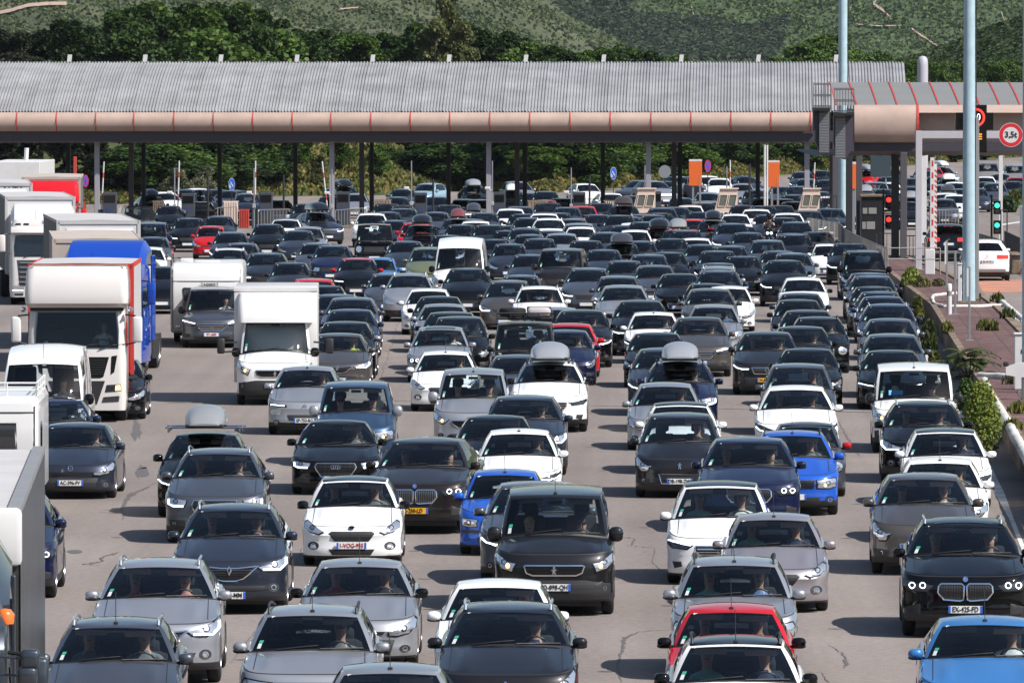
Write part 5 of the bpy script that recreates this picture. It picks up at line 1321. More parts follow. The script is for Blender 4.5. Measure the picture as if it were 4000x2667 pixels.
b = MB(); G = []; pitch = .178; n = int((xr - xl) / pitch); zb_, zt_ = cz(439), CAM_H - (246 - 285.7) * 492 / 33333
ts = np.linspace(0, 1, 12)
for i in range(n * 4 + 1):
    x = xl + i * pitch / 4; rj = .066 * (1 if i % 4 in (1, 2) else 0) * (.75 + .5 * ((i // 4 * 7919) % 13) / 13); rw_ = []
    for t in ts:
        y = 12.0 * t; z = zb_ + (zt_ - zb_) * math.sin(t * 1.15) / math.sin(1.15)
        rw_.append((x + .22 * (t - 1), y, z + rj * 1.2))
    G.append(rw_)
b.grid(G, flip=True); b.build('roof', [M_ROOF], canopy)
b = MB(); b.box(xl, xr, 11.9, 12.3, zt_ - .25, zt_ + .06); b.build('ridge_cap', [pr('ridge_metal', (.09, .09, .10), .6)], canopy)
def tubeprof(z1, z0, dep=.5, n=9): return [(-dep * math.sin(math.pi * k / (n - 1)) ** .8 , lerp(z1, z0, (1 - math.cos(math.pi * k / (n - 1))) / 2)) for k in range(n)]
def fascia(par, x0, x1, z1, z0, dep, y0=0.0):
    pf = tubeprof(z1, z0, dep); b = MB(); xs = np.arange(x0, x1 + .01, 2.27)
    b.grid([[(x, y0 + a, z) for a, z in pf] for x in list(xs) + [x1]], flip=False); b.build('fascia', [M_CREAM], par, auto=R(60))
fascia(canopy, xl, pxX(3190, YC) - cx0, cz(439), cz(514), .55)
for px in [68 - 155, 68, 223, 376, 525, 681, 835, 989, 1143, 1294, 1450, 1604, 1758, 1914, 2070, 2227, 2384, 2543, 2699, 2855, 3011, 3165]:
    x = pxX(px, YC) - cx0; pf = tubeprof(cz(438), cz(515), .58); b = MB(); b.grid([[(x + s, a - .01, z) for a, z in pf] for s in (-.03, .03)]); b.build('fascia_rib', [M_REDP], canopy, auto=R(60))
b = MB(); b.box(xl, xr, .05, .35, cz(553), cz(514) + .05); b.build('edge_beam', [M_BEAM], canopy)
b = MB(); G = []
for i in range(int((xr - xl) / .25)):
    x = xl + i * .25; z = cz(553) - .02 + (.05 if i % 2 else 0); G.append([(x, .35, z), (x + .4, 6, z - .12), (x + .8, 12, z)])
b.grid(G); b.build('soffit', [M_SOFF], canopy)
for px in (-26, 270, 565, 861, 1158, 1454, 1752, 2052, 2356, 2659, 2960, 3263):
    x = pxX(px, 492) - cx0; b = MB(); b.add([(x - .12, 11.9, zt_ - .05), (x + .12, 11.9, zt_ - .05), (x + .18, 11.9, zt_ + .47), (x - .06, 11.9, zt_ + .47), (x - .12, 12.1, zt_ - .05), (x + .12, 12.1, zt_ - .05), (x + .18, 12.1, zt_ + .47), (x - .06, 12.1, zt_ + .47)], [(0, 1, 2, 3), (7, 6, 5, 4), (0, 4, 5, 1), (1, 5, 6, 2), (2, 6, 7, 3), (3, 7, 4, 0)]); b.build('roof_bracket', [M_WHT], canopy)
def column(px, Y, w, mat, par=canopy, top=4.95):
    x = pxX(px, Y); b = MB(); hw = w / 2 * Y / 33333
    b.rbox(x - hw, x + hw, Y - .15, Y + .15, 0, top, .02); b.box(x - hw - .05, x + hw + .05, Y - .2, Y + .2, 0, .12); o = b.build('column', [mat], par); o.location = -par.location; return o
for px in (379, 1296, 1909, 2533, 3152): column(px, 481, 20, M_COLL)
for px in (267, 561, 858, 1154, 1452, 1752, 2050, 2355, 2656, 2960): column(px, 491, 17, M_COLD)
for px in (512, 1413, 2020, 2633, 3250): column(px, 487, 19, M_COLG)
# ---- near canopy on the right
Y2 = 392.0; can2 = empty('toll_canopy', (pxX(3700, Y2), Y2, 0)); tag(can2, 'taller canopy on the right with grey panels, red ribs and a thick cream edge', 'canopy'); c2 = can2.location.x
def c2z(y, Y=Y2): return CAM_H - (y - 285.7) * Y / 33333
X0, X1 = pxX(3336, Y2) - c2, pxX(4300, Y2) - c2
M_PANEL = pr('grey_panel', (.20, .20, .195), .6, var=(.5, .06))
b = MB(); zt0, zt1 = c2z(410) - .02, c2z(322, Y2 + 9); nn = 30
G = [[(x, 9 * t, zt0 + (zt1 - zt0) * math.sin(t * .9) / math.sin(.9)) for t in np.linspace(0, 1, 9)] for x in np.linspace(pxX(3262, Y2) - c2, X1, nn)]
b.grid(G, flip=True); b.build('roof', [M_PANEL], can2, auto=R(60))
for px in [3264, 3344, 3424, 3503, 3583, 3665, 3745, 3824, 3903, 3983, 4063]:
    b = MB(); x = pxX(px, Y2) - c2; b.grid([[(x + .02 - .10 * t + s, 9 * t, zt0 + (zt1 - zt0) * math.sin(t * .9) / math.sin(.9) + .03) for t in np.linspace(0, 1, 9)] for s in (-.035, .035)], flip=True); b.build('roof_rib', [M_REDP], can2, auto=R(60))
z1, z0 = c2z(410), c2z(557)
pf = tubeprof(z1, z0, .6, 11); xm = pxX(3578, Y2) - c2
b = MB(); b.grid([[(x, a, z) for a, z in pf] for x in np.linspace(X0, xm, 6)]); b.build('fascia', [M_CREAM], can2, auto=R(60))
b = MB(); b.prism([(0, 0)], 0, 0) if False else None
b.grid([[(x, a, z) for a, z in pf[:4]] for x in np.linspace(xm, X1, 6)]); b.build('fascia_cap', [M_CREAM], can2, auto=R(60))
b = MB(); b.box(xm, X1, .25, .35, z0, z1 - .25); b.build('recess_panel', [M_CREAM], can2)
b = MB(); b.grid([[(xm + s, a - .02, z) for a, z in pf] for s in (0, .12)]); b.build('fascia_rib', [M_REDP], can2, auto=R(60))
b = MB(); b.add([(X0, a, z) for a, z in pf], [tuple(range(len(pf)))]); b.build('fascia_end', [M_CREAM], can2)
b = MB(); b.box(X0 - .1, X0, -.3, 9, z0 - .4, z1 - .2); b.box(X0, X1, .0, .4, c2z(590), z0); b.build('edge_beam', [M_BEAM], can2)
b = MB(); G = []
for i in range(int((X1 - X0) / .25)):
    x = X0 - .5 + i * .25; z = c2z(592) + (.05 if i % 2 else 0); G.append([(x, .4, z), (x - 1.2, 5, z - .25), (x - 2.0, 9, z)])
b.grid(G); b.build('soffit', [M_SOFF], can2)
for px, Y, w, m in ((3317, 421, 26, M_COLD), (3356, 410, 23, M_COLG), (3497, 396, 30, M_COLD), (3530, 382, 26, M_COLG), (3268, 470, 32, M_COLG)):
    column(px, Y, w, m, can2, 5.1)
# dark column of the canopy has an opening of red light behind it
# ---- lighting masts
M_MAST = pr('pale_blue_paint', (.37, .50, .56), .5, var=(3.5, .10))
def mast(px, Y, w0, w1, z0, label, h=26, mat=None):
    x = pxX(px, Y); t = empty('lighting_mast', (x, Y, z0)); tag(t, label, 'lighting mast')
    b = MB(); r0 = w0 / 2 * Y / 33333; r1 = w1 / 2 * Y / 33333; zs = np.linspace(0, h, 7)
    b.lathe([(z, r0 + (r1 - r0) * min(1, z / 11)) for z in zs], 'z', 20); b.build('pole', [mat or M_MAST], t, auto=R(60))
    b = MB(); b.tube([(r0 * .96, -.05, .3), (r1 * 1.06 + .03, -.05, 11), (r1 + .03, -.05, h)], .022, 5); b.build('cable', [M_TRIM], t)
    b = MB(); b.rbox(r0 * .9, r0 * .9 + .12, -.12, .02, .1, 6.5 if h > 20 else 2, .01); b.build('cable_duct', [pr('duct_grey', (.25, .25, .25), .5)], t)
    b = MB(); b.box(-r0 - .1, r0 + .1, -r0 - .1, r0 + .1, -.1, .05); b.build('base_plate', [M_CONC], t); return t
mast(3292, 452, 33, 35, 0, 'pale blue lighting mast rising behind the two louvred sign boxes')
mast(3786, 300, 55, 43, .6, 'pale blue lighting mast standing in the kerbed bed on the red island')
mast(4013, 215, 40, 36, .6, 'pale blue mast at the right edge of the photo')
b = MB(); b.lathe([(0, .33), (6.2, .33), (6.6, .30), (6.75, .2), (6.8, .01)], 'z', 20); q = atY(3604, 322, 520); o = b.build('vent_pipe', [pr('grey_pipe', (.42, .41, .46), .4)], auto=R(60)); o.location = (q.x, 520, CAM_H - (219 - 285.7) * 520 / 33333 - 6.8); tag(o, 'rounded grey pipe standing up behind the right canopy', 'pipe')
# ---- louvred boxes with railings
M_PURP = pr('purple_steel', (.050, .040, .060), .55); M_GALV = pr('galvanised', (.30, .31, .33), .45, .5)
def louvre_box(px0, px1, pm0, pm1, ytop, ybot, Y, label):
    t = empty('sign_box', (pxX((px0 + px1) / 2, Y), Y, 0)); tag(t, label, 'sign box', 'louvred boxes between the canopies'); ox = t.location.x
    X = lambda p: pxX(p, Y) - ox; Z = lambda y: CAM_H - (y - 285.7) * Y / 33333
    b = MB(); b.prism([(X(px0), Z(ytop)), (X(px1), Z(ytop + 8)), (X(px1), Z(ybot - 50)), (X(pm1), Z(ybot)), (X(pm0), Z(ybot - 12)), (X(px0), Z(ybot - 75))], .05, 1.6); b.build('housing', [M_PURP], t)
    b = MB(); n = 26
    for k in range(n):
        z = lerp(Z(ytop + 18), Z(ybot - 8), (k + .5) / n); b.obox(((X(pm0) + X(pm1)) / 2, -.02, z), (X(pm1) - X(pm0)) / 2, .05, .030, Matrix.Rotation(R(35), 3, 'X'))
    b.build('louvres', [M_GALV], t)
    b = MB(); b.box(X(pm0), X(pm1), -.03, .04, Z(ytop + 16), Z(ytop + 3)); b.build('header_plate', [M_CREAM], t)
    b = MB(); zt, zb = Z(ytop - 90), Z(ytop)
    for z in (zt, (zt + zb) / 2, zb + .03):
        b.tube([(X(px0), -.7, z), (X(px1), -.7, z)], .022, 5); b.tube([(X(px0), .9, z + .05), (X(px1), .9, z + .05)], .02, 5); b.tube([(X(px1), -.7, z), (X(px1), .9, z + .05)], .02, 5)
    for x in np.linspace(X(px0), X(px1), 8): b.tube([(x, -.7, zb), (x, -.7, zt)], .014, 4)
    b.build('railing', [pr('rail_dark', (.08, .085, .095), .5)], t)
    b = MB(); b.box(X(px0), X(px1), -.75, 1.0, zb - .08, zb - .01); 
    for x in np.linspace(X(px0) + .05, X(px1) - .05, 9): b.box(x - .03, x + .03, -.8, 1.0, zb - .14, zb - .08)
    b.build('platform', [M_TRIM], t)
louvre_box(3177, 3243, 3200, 3238, 420, 604, 388, 'louvred purple sign box with railing, the left of the two')
louvre_box(3257, 3334, 3263, 3302, 440, 624, 384, 'louvred purple sign box with railing, the right of the two')
# ---------------------------------------------------------------- lane equipment under the canopy
YG = 475.0
def obj_at(px, Y, name, label, cat, group=None, z=0.0):
    t = empty(name, (pxX(px, Y), Y, z)); tag(t, label, cat, group); return t
def zY(y, Y): return CAM_H - (y - 285.7) * Y / 33333
def wm(p, Y): return p * Y / 33333
for i, (x0, x1, yt, lab) in enumerate([(402, 456, 752, 'slate grey payment cabinet beside the leftmost light column'), (709, 761, 755, 'slate grey payment cabinet left of the white angled car'),
        (1013, 1065, 751, 'slate grey payment cabinet right of the red lane box'), (1314, 1366, 749, 'slate grey payment cabinet under the car with a black roof box'), (1618, 1668, 752, 'slate grey payment cabinet beside a thin white camera post'),
        (1928, 1974, 750, 'slate grey payment cabinet right of the middle light column'), (2238, 2287, 750, 'slate grey payment cabinet in front of the white angled hatchback'), (2560, 2583, 747, 'narrow slate cabinet against the first cream toll booth')]):
    t = obj_at((x0 + x1) / 2, YG, 'payment_cabinet', lab, 'cabinet', 'payment cabinets in the toll lanes'); hw = wm(x1 - x0, YG) / 2; h = zY(yt, YG)
    b = MB(); b.rbox(-hw, hw, -.3, .3, .12, h, .03); b.build('housing', [M_SLATE], t)
    b = MB(); b.rbox(-hw * .8, hw * .8, -.325, -.295, h - .55, h - .15, .01); b.build('screen', [M_GLOSS], t)
    b = MB(); b.box(-hw * .5, hw * .1, -.32, -.29, .9, 1.15); b.build('coin_slot', [pr('cabinet_blue', (.03, .05, .15), .4)], t); b = MB(); b.box(-hw - .1, hw + .1, -.9, 1.2, -.01, .14); b.build('plinth', [M_CONC], t)
def cam_post(px, yt, lab, w=5, camera=True, mat=None):
    t = obj_at(px, YG - 3, 'camera_post', lab, 'post', 'thin posts at the toll lanes'); h = zY(yt, YG - 3); b = MB(); b.tube([(0, 0, 0), (.0, 0, h)], wm(w, YG) / 2, 8); b.build('pole', [mat or M_GALV], t)
    if camera:
        b = MB(); b.rbox(-.42, -.12, -.12, .10, h * .58, h * .58 + .16, .04); b.tube([(-.2, 0, h * .58), (0, 0, h * .58 - .05)], .025, 5); b.build('camera', [M_WHT], t)
        b = MB(); b.rbox(-.09, .09, -.1, .1, h * .35, h * .35 + .22, .02); b.build('junction_box', [pr('box_grey', (.35, .35, .35), .5)], t)
LMK = {682: 'above the railing by the black angled off-roader', 992: 'left of the third slate cabinet', 1296: 'against the second light column', 1607: 'left of the fifth slate cabinet', 1923: 'against the middle light column', 2231: 'left of the seventh slate cabinet', 2519: 'in front of the first cream booth', 2839: 'in front of the middle cream booth', 2733: 'in front of the left orange panel', 3037: 'in front of the middle orange panel', 3341: 'in front of the right orange panel'}
for px, yt in ((682, 657), (992, 657), (1296, 660), (1607, 628), (1923, 628), (2231, 655), (2519, 645), (2839, 650), (2733, 685), (3037, 692), (3341, 698)):
    cam_post(px, yt, 'thin grey metal post ' + LMK[px], camera=px < 2600)
for px, yt, lab in ((812, 690, 'thin black post between two dark cars left of the fourth canopy leg'), (1108, 683, 'thin black post left of the fifth black canopy leg'), (1692, 700, 'thin black post right of the light blue car'), (2303, 690, 'thin black post in front of the white angled hatchback'), (2928, 640, 'thin black post right of the middle cream booth')):
    cam_post(px, yt, lab, 8, False, M_COLD)
def barrier_arm(px, yt, dx, lab, Y=YG, base=.95):
    t = obj_at(px, Y, 'toll_barrier', lab, 'barrier', 'raised barrier arms'); h = zY(yt, Y); n = 9; L_ = h - base
    for k in range(1):
        pass
    a = MB(); 
    for k in range(n):
        z0, z1 = lerp(base, h, k / n), lerp(base, h, (k + 1) / n); x0, x1 = wm(dx, Y) * k / n, wm(dx, Y) * (k + 1) / n
        a.tube([(x0, 0, z0), (x1, 0, z1)], .045, 6, 1 if k in (2, 6) else 0, caps=False)
    a.build('arm', [M_WHT, M_REDP], t); b = MB(); b.rbox(-.18, .18, -.15, .2, 0, 1.05, .03); b.build('cabinet', [M_SLATE], t)
for px, yt, dx, lab in ((396, 631, 10, 'raised red and white barrier arm right of the leftmost light column'), (694, 628, 6, 'raised red and white barrier arm behind the second camera post'), (996, 628, 2, 'raised red and white barrier arm right of the blue arrow sign'), (1280, 630, -22, 'raised barrier arm leaning left of the second light column'), (2852, 625, 0, 'raised barrier arm above the middle cream booth'), (3174, 635, 9, 'raised barrier arm between the right light column and the grey leg')):
    barrier_arm(px, yt, dx, lab)
t = obj_at(293, YG, 'marker_post', 'bright red square post behind the red lorry', 'post'); b = MB(); b.rbox(-.09, .09, -.09, .09, 0, zY(612, YG), .02); b.build('pole', [M_REDP], t); b = MB(); b.box(-.14, .14, -.14, .14, 0, .1); b.build('base', [M_CONC], t)
t = obj_at(86, 455, 'marker_post', 'cream slanted post above the white lorry roofs at far left', 'post'); b = MB(); b.tube([(0, 0, 0), (.25, 0, zY(578, 455))], .12, 8); b.build('pole', [M_WHT], t); b = MB(); b.box(-.2, .2, -.2, .2, 0, .1); b.build('base', [M_CONC], t)
# cream booths
M_BOOTH = pr('booth_cream', (.66, .52, .44), .5, var=(2, .05)); M_BWIN = pr('booth_window', (.13, .14, .12), .15, 0, .5)
for x0, x1, lab in ((2469, 2561, 'cream toll booth with slanted side, the leftmost of three'), (2788, 2882, 'cream toll booth with slanted side, the middle one of three'), (3115, 3204, 'cream toll booth with slanted side beside the pale blue mast')):
    Yb = 470.0; t = obj_at((x0 + x1) / 2, Yb, 'toll_booth', lab, 'booth', 'cream toll booths'); hw = wm(x1 - x0, Yb) / 2; h = zY(738, Yb)
    b = MB(); v = [(-hw - .25, -.6, 0), (hw, -.6, 0), (hw - .02, -.6, h), (-hw + .35, -.6, h), (-hw - .25, .9, 0), (hw, .9, 0), (hw - .02, .9, h), (-hw + .35, .9, h)]
    b.add(v, [(0, 1, 2, 3), (7, 6, 5, 4), (0, 4, 5, 1), (1, 5, 6, 2), (2, 6, 7, 3), (3, 7, 4, 0)]); b.build('wall', [M_BOOTH], t)
    for zz0, zz1 in ((h - .95, h - .32), (h - 1.95, h - 1.3)):
        for s in (0, 1):
            xa = -hw + .42 - (h - zz1) * .24 + s * (hw * .78); xb = xa + hw * .62
            b = MB(); b.add([(xa - .12, -.615, zz0), (xb - .12, -.615, zz0), (xb, -.615, zz1), (xa, -.615, zz1)], [(0, 1, 2, 3)]); w = b.build('window', [M_BWIN], t)
            b = MB(); b.tube([(xa - .12, -.63, zz0), (xb - .12, -.63, zz0), (xb, -.63, zz1), (xa, -.63, zz1), (xa - .12, -.63, zz0)], .025, 4); b.build('frame', [M_BOOTH], w)
    b = MB(); b.box(-hw + .3, hw + .05, -.68, .95, h, h + .05); b.build('roof', [M_BOOTH], t)
# orange lane panels
M_OR = pr('orange_panel', (.72, .13, .02), .5, var=(3, .05)); M_TXT = pr('sign_grey_text', (.3, .3, .3), .5)
for x0, x1, y0_, y1_, lab, Y in ((2691, 2742, 623, 726, 'orange lane panel with white header, leftmost of the three', YG), (3001, 3045, 627, 730, 'orange lane panel beside the tall white poles', YG), (3329, 3347, 633, 738, 'narrow orange lane panel behind the dark columns of the right canopy', 440), (92, 126, 631, 669, 'small orange panel above the white lorry trailer', 470)):
    t = obj_at((x0 + x1) / 2, Y, 'lane_sign', lab, 'sign', 'orange lane panels'); hw = wm(x1 - x0, Y) / 2; za, zb2 = zY(y1_, Y), zY(y0_, Y)
    b = MB(); b.rbox(-hw, hw, -.05, .05, za, zb2 - .12, .015); b.build('panel', [M_OR], t); b = MB(); b.rbox(-hw, hw, -.05, .05, zb2 - .11, zb2, .015); b.build('header', [M_WHT], t)
    b = MB(); b.box(-hw * .35 - .06, -hw * .35 + .06, .0, .08, 0, za); b.box(hw * .6, hw * .6 + .1, .0, .08, 0, za + .6); b.build('post', [M_GALV], t)
for px, w in ((2987, 8), (2997, 7)):
    cam_post(px, 566, 'tall white pole beside the middle orange panel, ' + ('left one' if px < 2990 else 'right one') + ' of the pair', w, False, M_WHT)
# round signs
M_SBL = pr('sign_blue', (.03, .13, .65), .4); M_SRED = pr('sign_red', (.60, .02, .03), .4)
def disc(b, r, y, mat, n=24, sx=1.0, r0=0):
    if r0:
        for k in range(n):
            a, c = 2 * math.pi * k / n, 2 * math.pi * (k + 1) / n
            b.add([(math.cos(t) * q * sx, y, math.sin(t) * q) for t, q in ((a, r), (c, r), (c, r0), (a, r0))], [(0, 1, 2, 3)], mat)
    else: b.add([(math.cos(2 * math.pi * k / n) * r * sx, y, math.sin(2 * math.pi * k / n) * r) for k in range(n)], [tuple(range(n))], mat)
for px, py, kind, lab, Y in ((334, 707, 'stop', 'round no stopping sign with red rim left of the leftmost light column', 480), (2765, 649, 'stop', 'round no stopping sign with red rim above the white pickup', 560), (905, 720, 'arrow', 'blue round sign with a white arrow, the left one', 520), (2396, 677, 'arrow', 'blue round sign with a white arrow on the grass edge, the right one', 600), (2597, 670, 'back', 'grey back of a round sign beside the first orange panel', 560)):
    t = obj_at(px, Y, 'round_sign', lab, 'sign', 'round signs beyond the toll lanes'); z = zY(py, Y); r = wm(25, Y); ry = .42
    b = MB(); b.tube([(0, .04, 0), (0, .04, z)], .035, 6); b.build('post', [M_COLD], t)
    b = MB(); b.lathe([(-.012, 0.001), (-.012, r), (.012, r), (.012, .001)], 'y', 24)
    if kind == 'stop':
        disc(b, r, -.014, 1, r0=r * .82)
        for s in (-1, 1):
            b.obox((0, -.018, 0), r * .85, .002, r * .08, Matrix.Rotation(R(45 * s), 3, 'Y'), 1)
    if kind == 'arrow':
        b.obox((r * .05, -.018, 0), r * .55, .002, r * .12, Matrix.Rotation(R(40), 3, 'Y'), 2); b.add([(-r * .75, -.02, -r * .6), (-r * .1, -.02, -r * .55), (-r * .65, -.02, .05)], [(0, 1, 2)], 2); disc(b, r, -.013, 2, r0=r * .93)
    p_ = b.build('plate', [M_SBL if kind != 'back' else M_GALV, M_SRED, M_WHT], t, loc=(0, 0, z)); p_.scale = (.5 if kind != 'back' else .95, 1, 1)
# red and beige lane boxes, attenuators
for x0, x1, ya, yb, m, lab in ((933, 973, 821, 878, M_REDP, 'red ribbed lane box beside the third slate cabinet'), (873, 930, 789, 870, M_BOOTH, 'brown concrete lane block left of the red lane box'), (305, 333, 792, 880, M_REDP, 'red lane box right of the red lorry'),
        (597, 640, 788, 860, M_CONC, 'brown concrete lane block behind the black angled off-roader'), (1462, 1528, 783, 850, M_CONC, 'brown concrete lane block behind the white roofed off-roader'), (2062, 2140, 786, 850, M_CONC, 'brown concrete lane block under the pink roofed car'), (2360, 2412, 786, 850, M_CONC, 'brown concrete lane block right of the seventh slate cabinet')):
    t = obj_at((x0 + x1) / 2, YG + 2, 'lane_block', lab, 'block', 'blocks at the lane heads'); hw = wm(x1 - x0, YG) / 2; h = zY(ya, YG + 2); b = MB()
    n = 6
    for k in range(n): b.rbox(lerp(-hw, hw, k / n) + .01, lerp(-hw, hw, (k + 1) / n) - .01, -.25, .3, 0, h, .02)
    b.build('body', [m], t); b = MB(); b.box(-hw - .03, hw + .03, -.2, .35, h, h + .05); b.build('cap', [m], t)
def fence(tops, h, sp, lab, mat, zt=None, Y=None, rails=(1.0, .06), r=.016, pr_=.03):
    """tops: photograph pixels of the top rail; zt its height above the road"""
    P = [at(x, y, zt) if Y is None else atY(x, y, Y) for x, y in tops]; t = empty('railing', (P[0].x, P[0].y, P[0].z - h)); tag(t, lab, 'railing', 'railings'); o = t.location
    b = MB()
    for q in rails:
        b.tube([p - o + Vector((0, 0, -h * (1 - q))) for p in P], pr_ * .8, 5)
    b.build('rail', [mat], t); b = MB(); k = 0; pq = MB().tube([(0, 0, 0), (0, 0, -h)], pr_, 5).mesh('post', [mat]); step = max(1, int(2.2 / sp))
    for a, c in zip(P, P[1:]):
        L_ = (c - a).length; n = max(1, int(L_ / sp))
        for i in range(n):
            p = a.lerp(c, i / n) - o
            if k % step == 0: link('post', pq, t, p)
            else: b.tube([p, p - Vector((0, 0, h))], r, 5)
            k += 1
    link('post', pq, t, P[-1] - o)
    if b.f: b.build('bars', [mat], t)
    return t
M_RAIL = pr('rail_galvanised', (.33, .31, .28), .5, .4, var=(5, .2)); M_RAILD = pr('rail_black', (.03, .03, .035), .5)
fence([(615, 823), (722, 823)], .95, .16, 'grey railing in front of the second slate cabinet', M_RAIL, Y=468)
fence([(850, 812), (925, 808)], .95, .16, 'grey railing in front of the brown lane block', M_RAIL, Y=468)
fence([(1008, 820), (1130, 818)], .95, .16, 'grey railing in front of the third slate cabinet', M_RAIL, Y=468)
fence([(1310, 822), (1440, 812)], .95, .16, 'grey railing in front of the fourth slate cabinet', M_RAIL, Y=468)
fence([(3203, 765), (3268, 764)], 1.3, .14, 'dark grey railing right of the right cream booth', M_RAILD, Y=462)
fence([(3154, 851), (3276, 868), (3303, 898), (3368, 929), (3429, 956), (3467, 969)], 1.35, .42, 'long bar railing curving along the right queue lane', M_RAIL, zt=1.4)
fence([(3467, 969), (3672, 969)], 1.05, 1.0, 'two rail grey guard rail across the end of the island', M_RAIL, Y=339, rails=(1, .58))
fence([(3546, 826), (3743, 818)], 1.0, .17, 'pale bar railing behind the striped barrier', M_RAIL, Y=482)
fence([(3540, 921), (3580, 921)], 1.1, .14, 'dark bar railing between the grey leg and the gantry leg', M_RAILD, Y=396)
fence([(3425, 912), (3484, 912)], 1.1, .2, 'brown bar railing left of the dark column', M_RAIL, Y=398)
fence([(3827, 914), (3890, 932), (3925, 945)], 1.15, .5, 'black bar railing behind the white off-roader', M_RAILD, zt=1.3)
fence([(3925, 903), (3985, 930), (4060, 960)], 1.3, .45, 'black bar railing at the right edge beside the exit lane', M_RAILD, zt=1.5)
fence([(3910, 820), (3934, 822)], 2.6, .3, 'tall black bars right of the green signals', M_RAILD, Y=400)
# ---------------------------------------------------------------- gantry, signs, signals on the right
gz = .6
t = empty('gantry', (pxX(3589, 349), 349, gz)); tag(t, 'white painted gantry over the exit lanes carrying the weight sign', 'gantry'); hw = .13
M_GAN = pr('gantry_grey', (.46, .45, .49), .5, var=(2, .08)); b = MB(); b.rbox(-hw, hw, -.13, .13, -.02, zY(511, 349) - gz, .015); b.build('leg', [M_GAN], t)
b = MB(); b.rbox(hw, pxX(4200, 349) - t.location.x, -.12, .12, zY(541, 349) - gz, zY(512, 349) - gz, .015); b.build('beam', [M_GAN], t)
b = MB(); b.rbox(-.3, .3, -.3, .3, -.05, .03, .01); b.build('base_plate', [M_CONC], t)
for px, Y, y, w in ((3610, 430, 560, 19), (3909, 420, 560, 15)):
    t = obj_at(px, Y, 'sign_post', 'light steel post ' + ('behind the white gantry leg' if px < 3700 else 'right of the green signals'), 'post'); b = MB(); h_ = wm(w, Y) / 2; b.rbox(-h_, h_, -.1, .1, 0, zY(y, Y), .01); b.build('pole', [M_WHT], t); b = MB(); b.box(-.25, .25, -.2, .2, 0, .08); b.build('base_plate', [M_CONC], t)
Yv = 346.0; t = obj_at(3808, Yv, 'variable_sign', 'black electronic sign with a lit red speed ring behind the pale blue mast', 'sign', z=3.0); S = lambda x: wm(x - 3808, Yv)
b = MB(); b.rbox(S(3761), S(3854), -.12, .2, zY(597, Yv) - 3, zY(410, Yv) - 3, .02); b.box(S(3732), S(3761), .0, .15, zY(507, Yv) - 3, zY(440, Yv) - 3); b.box(S(3854), S(3880), .0, .15, zY(507, Yv) - 3, zY(440, Yv) - 3); b.build('housing', [M_GLOSS], t)
M_LR = pr('lit_red', (.9, .02, .02), .4, emis=(1, .04, .03), es=1.6); M_LW = pr('lit_white', (.9, .9, .9), .4, emis=(1, 1, 1), es=.9); M_LO = pr('lit_amber_matrix', (.9, .3, .02), .4, emis=(1, .32, .04), es=1.2)
cz_ = zY(459, Yv) - 3; b = MB(); disc(b, wm(36, Yv), 0, 0, r0=wm(28, Yv), n=32); o = b.build('speed_ring', [M_LR], t, loc=(S(3811), -.13, cz_))
link('lettering', text_mesh('0', .40, M_LW, .8), t, (S(3822), -.13, cz_))
b = MB()
for k in range(3):
    for q in range(4): b.box(S(3820 + q * 4), S(3822.5 + q * 4), -.135, -.12, zY(522 + k * 9 + 5, Yv) - 3, zY(522 + k * 9, Yv) - 3)
b.box(S(3818), S(3824), -.135, -.12, zY(586, Yv) - 3, zY(580, Yv) - 3); b.build('matrix_display', [M_LO], t)
Yt = 345.5; t = obj_at(3948.5, Yt, 'weight_limit_sign', 'round white sign with red rim reading 3,5t on the gantry', 'sign', z=zY(527, Yt)); r = wm(47, Yt)
b = MB(); b.lathe([(-.02, .001), (-.02, r), (.02, r), (.02, .001)], 'y', 40); disc(b, r * .965, -.022, 1, 40, r0=r * .66); b.build('plate', [M_WHT, M_SRED], t)
link('lettering', text_mesh('3,5t', .34, M_INK, .95, bold=.008), t, (0, -.03, 0)); b = MB(); b.box(-.04, .04, .02, .5, -.3, .3); b.build('bracket', [M_GALV], t)
def signal(px, Y, ys, lit, lab, hi=None):
    t = obj_at(px, Y, 'traffic_signal', lab, 'traffic light'); b = MB(); b.tube([(-.25, .12, 0), (-.25, .12, zY(ys[0], Y) + .5)], .05, 8); b.build('post', [M_COLD], t)
    for y in ys:
        z = zY(y, Y); b = MB(); b.rbox(-.17, .17, -.08, .14, z - .42, z + .22, .03); h = b.build('head', [M_GLOSS], t)
        b = MB(); b.lathe([(-.10, .001), (-.10, .115), (-.07, .125)], 'y', 20, (0, 0, z)); b.build('lit_lens', [lit], h)
        b = MB(); b.lathe([(-.09, .001), (-.09, .11)], 'y', 20, (0, 0, z - .25)); b.build('dark_lens', [M_TRIM], h)
        b = MB(); b.grid([[(math.cos(a) * .14, yy, z + math.sin(a) * .14) for a in np.linspace(.2, math.pi - .2, 8)] for yy in (-.08, -.22)]); b.build('hood', [M_TRIM], h)
M_GRN = pr('lit_green', (.05, .8, .55), .4, emis=(.05, .9, .55), es=1.3)
signal(3472, 402, (780, 857), M_LR, 'pair of lit red signals one above the other by the dark booth'); signal(3895, 402, (802, 879), M_GRN, 'pair of lit green signals one above the other at the right')
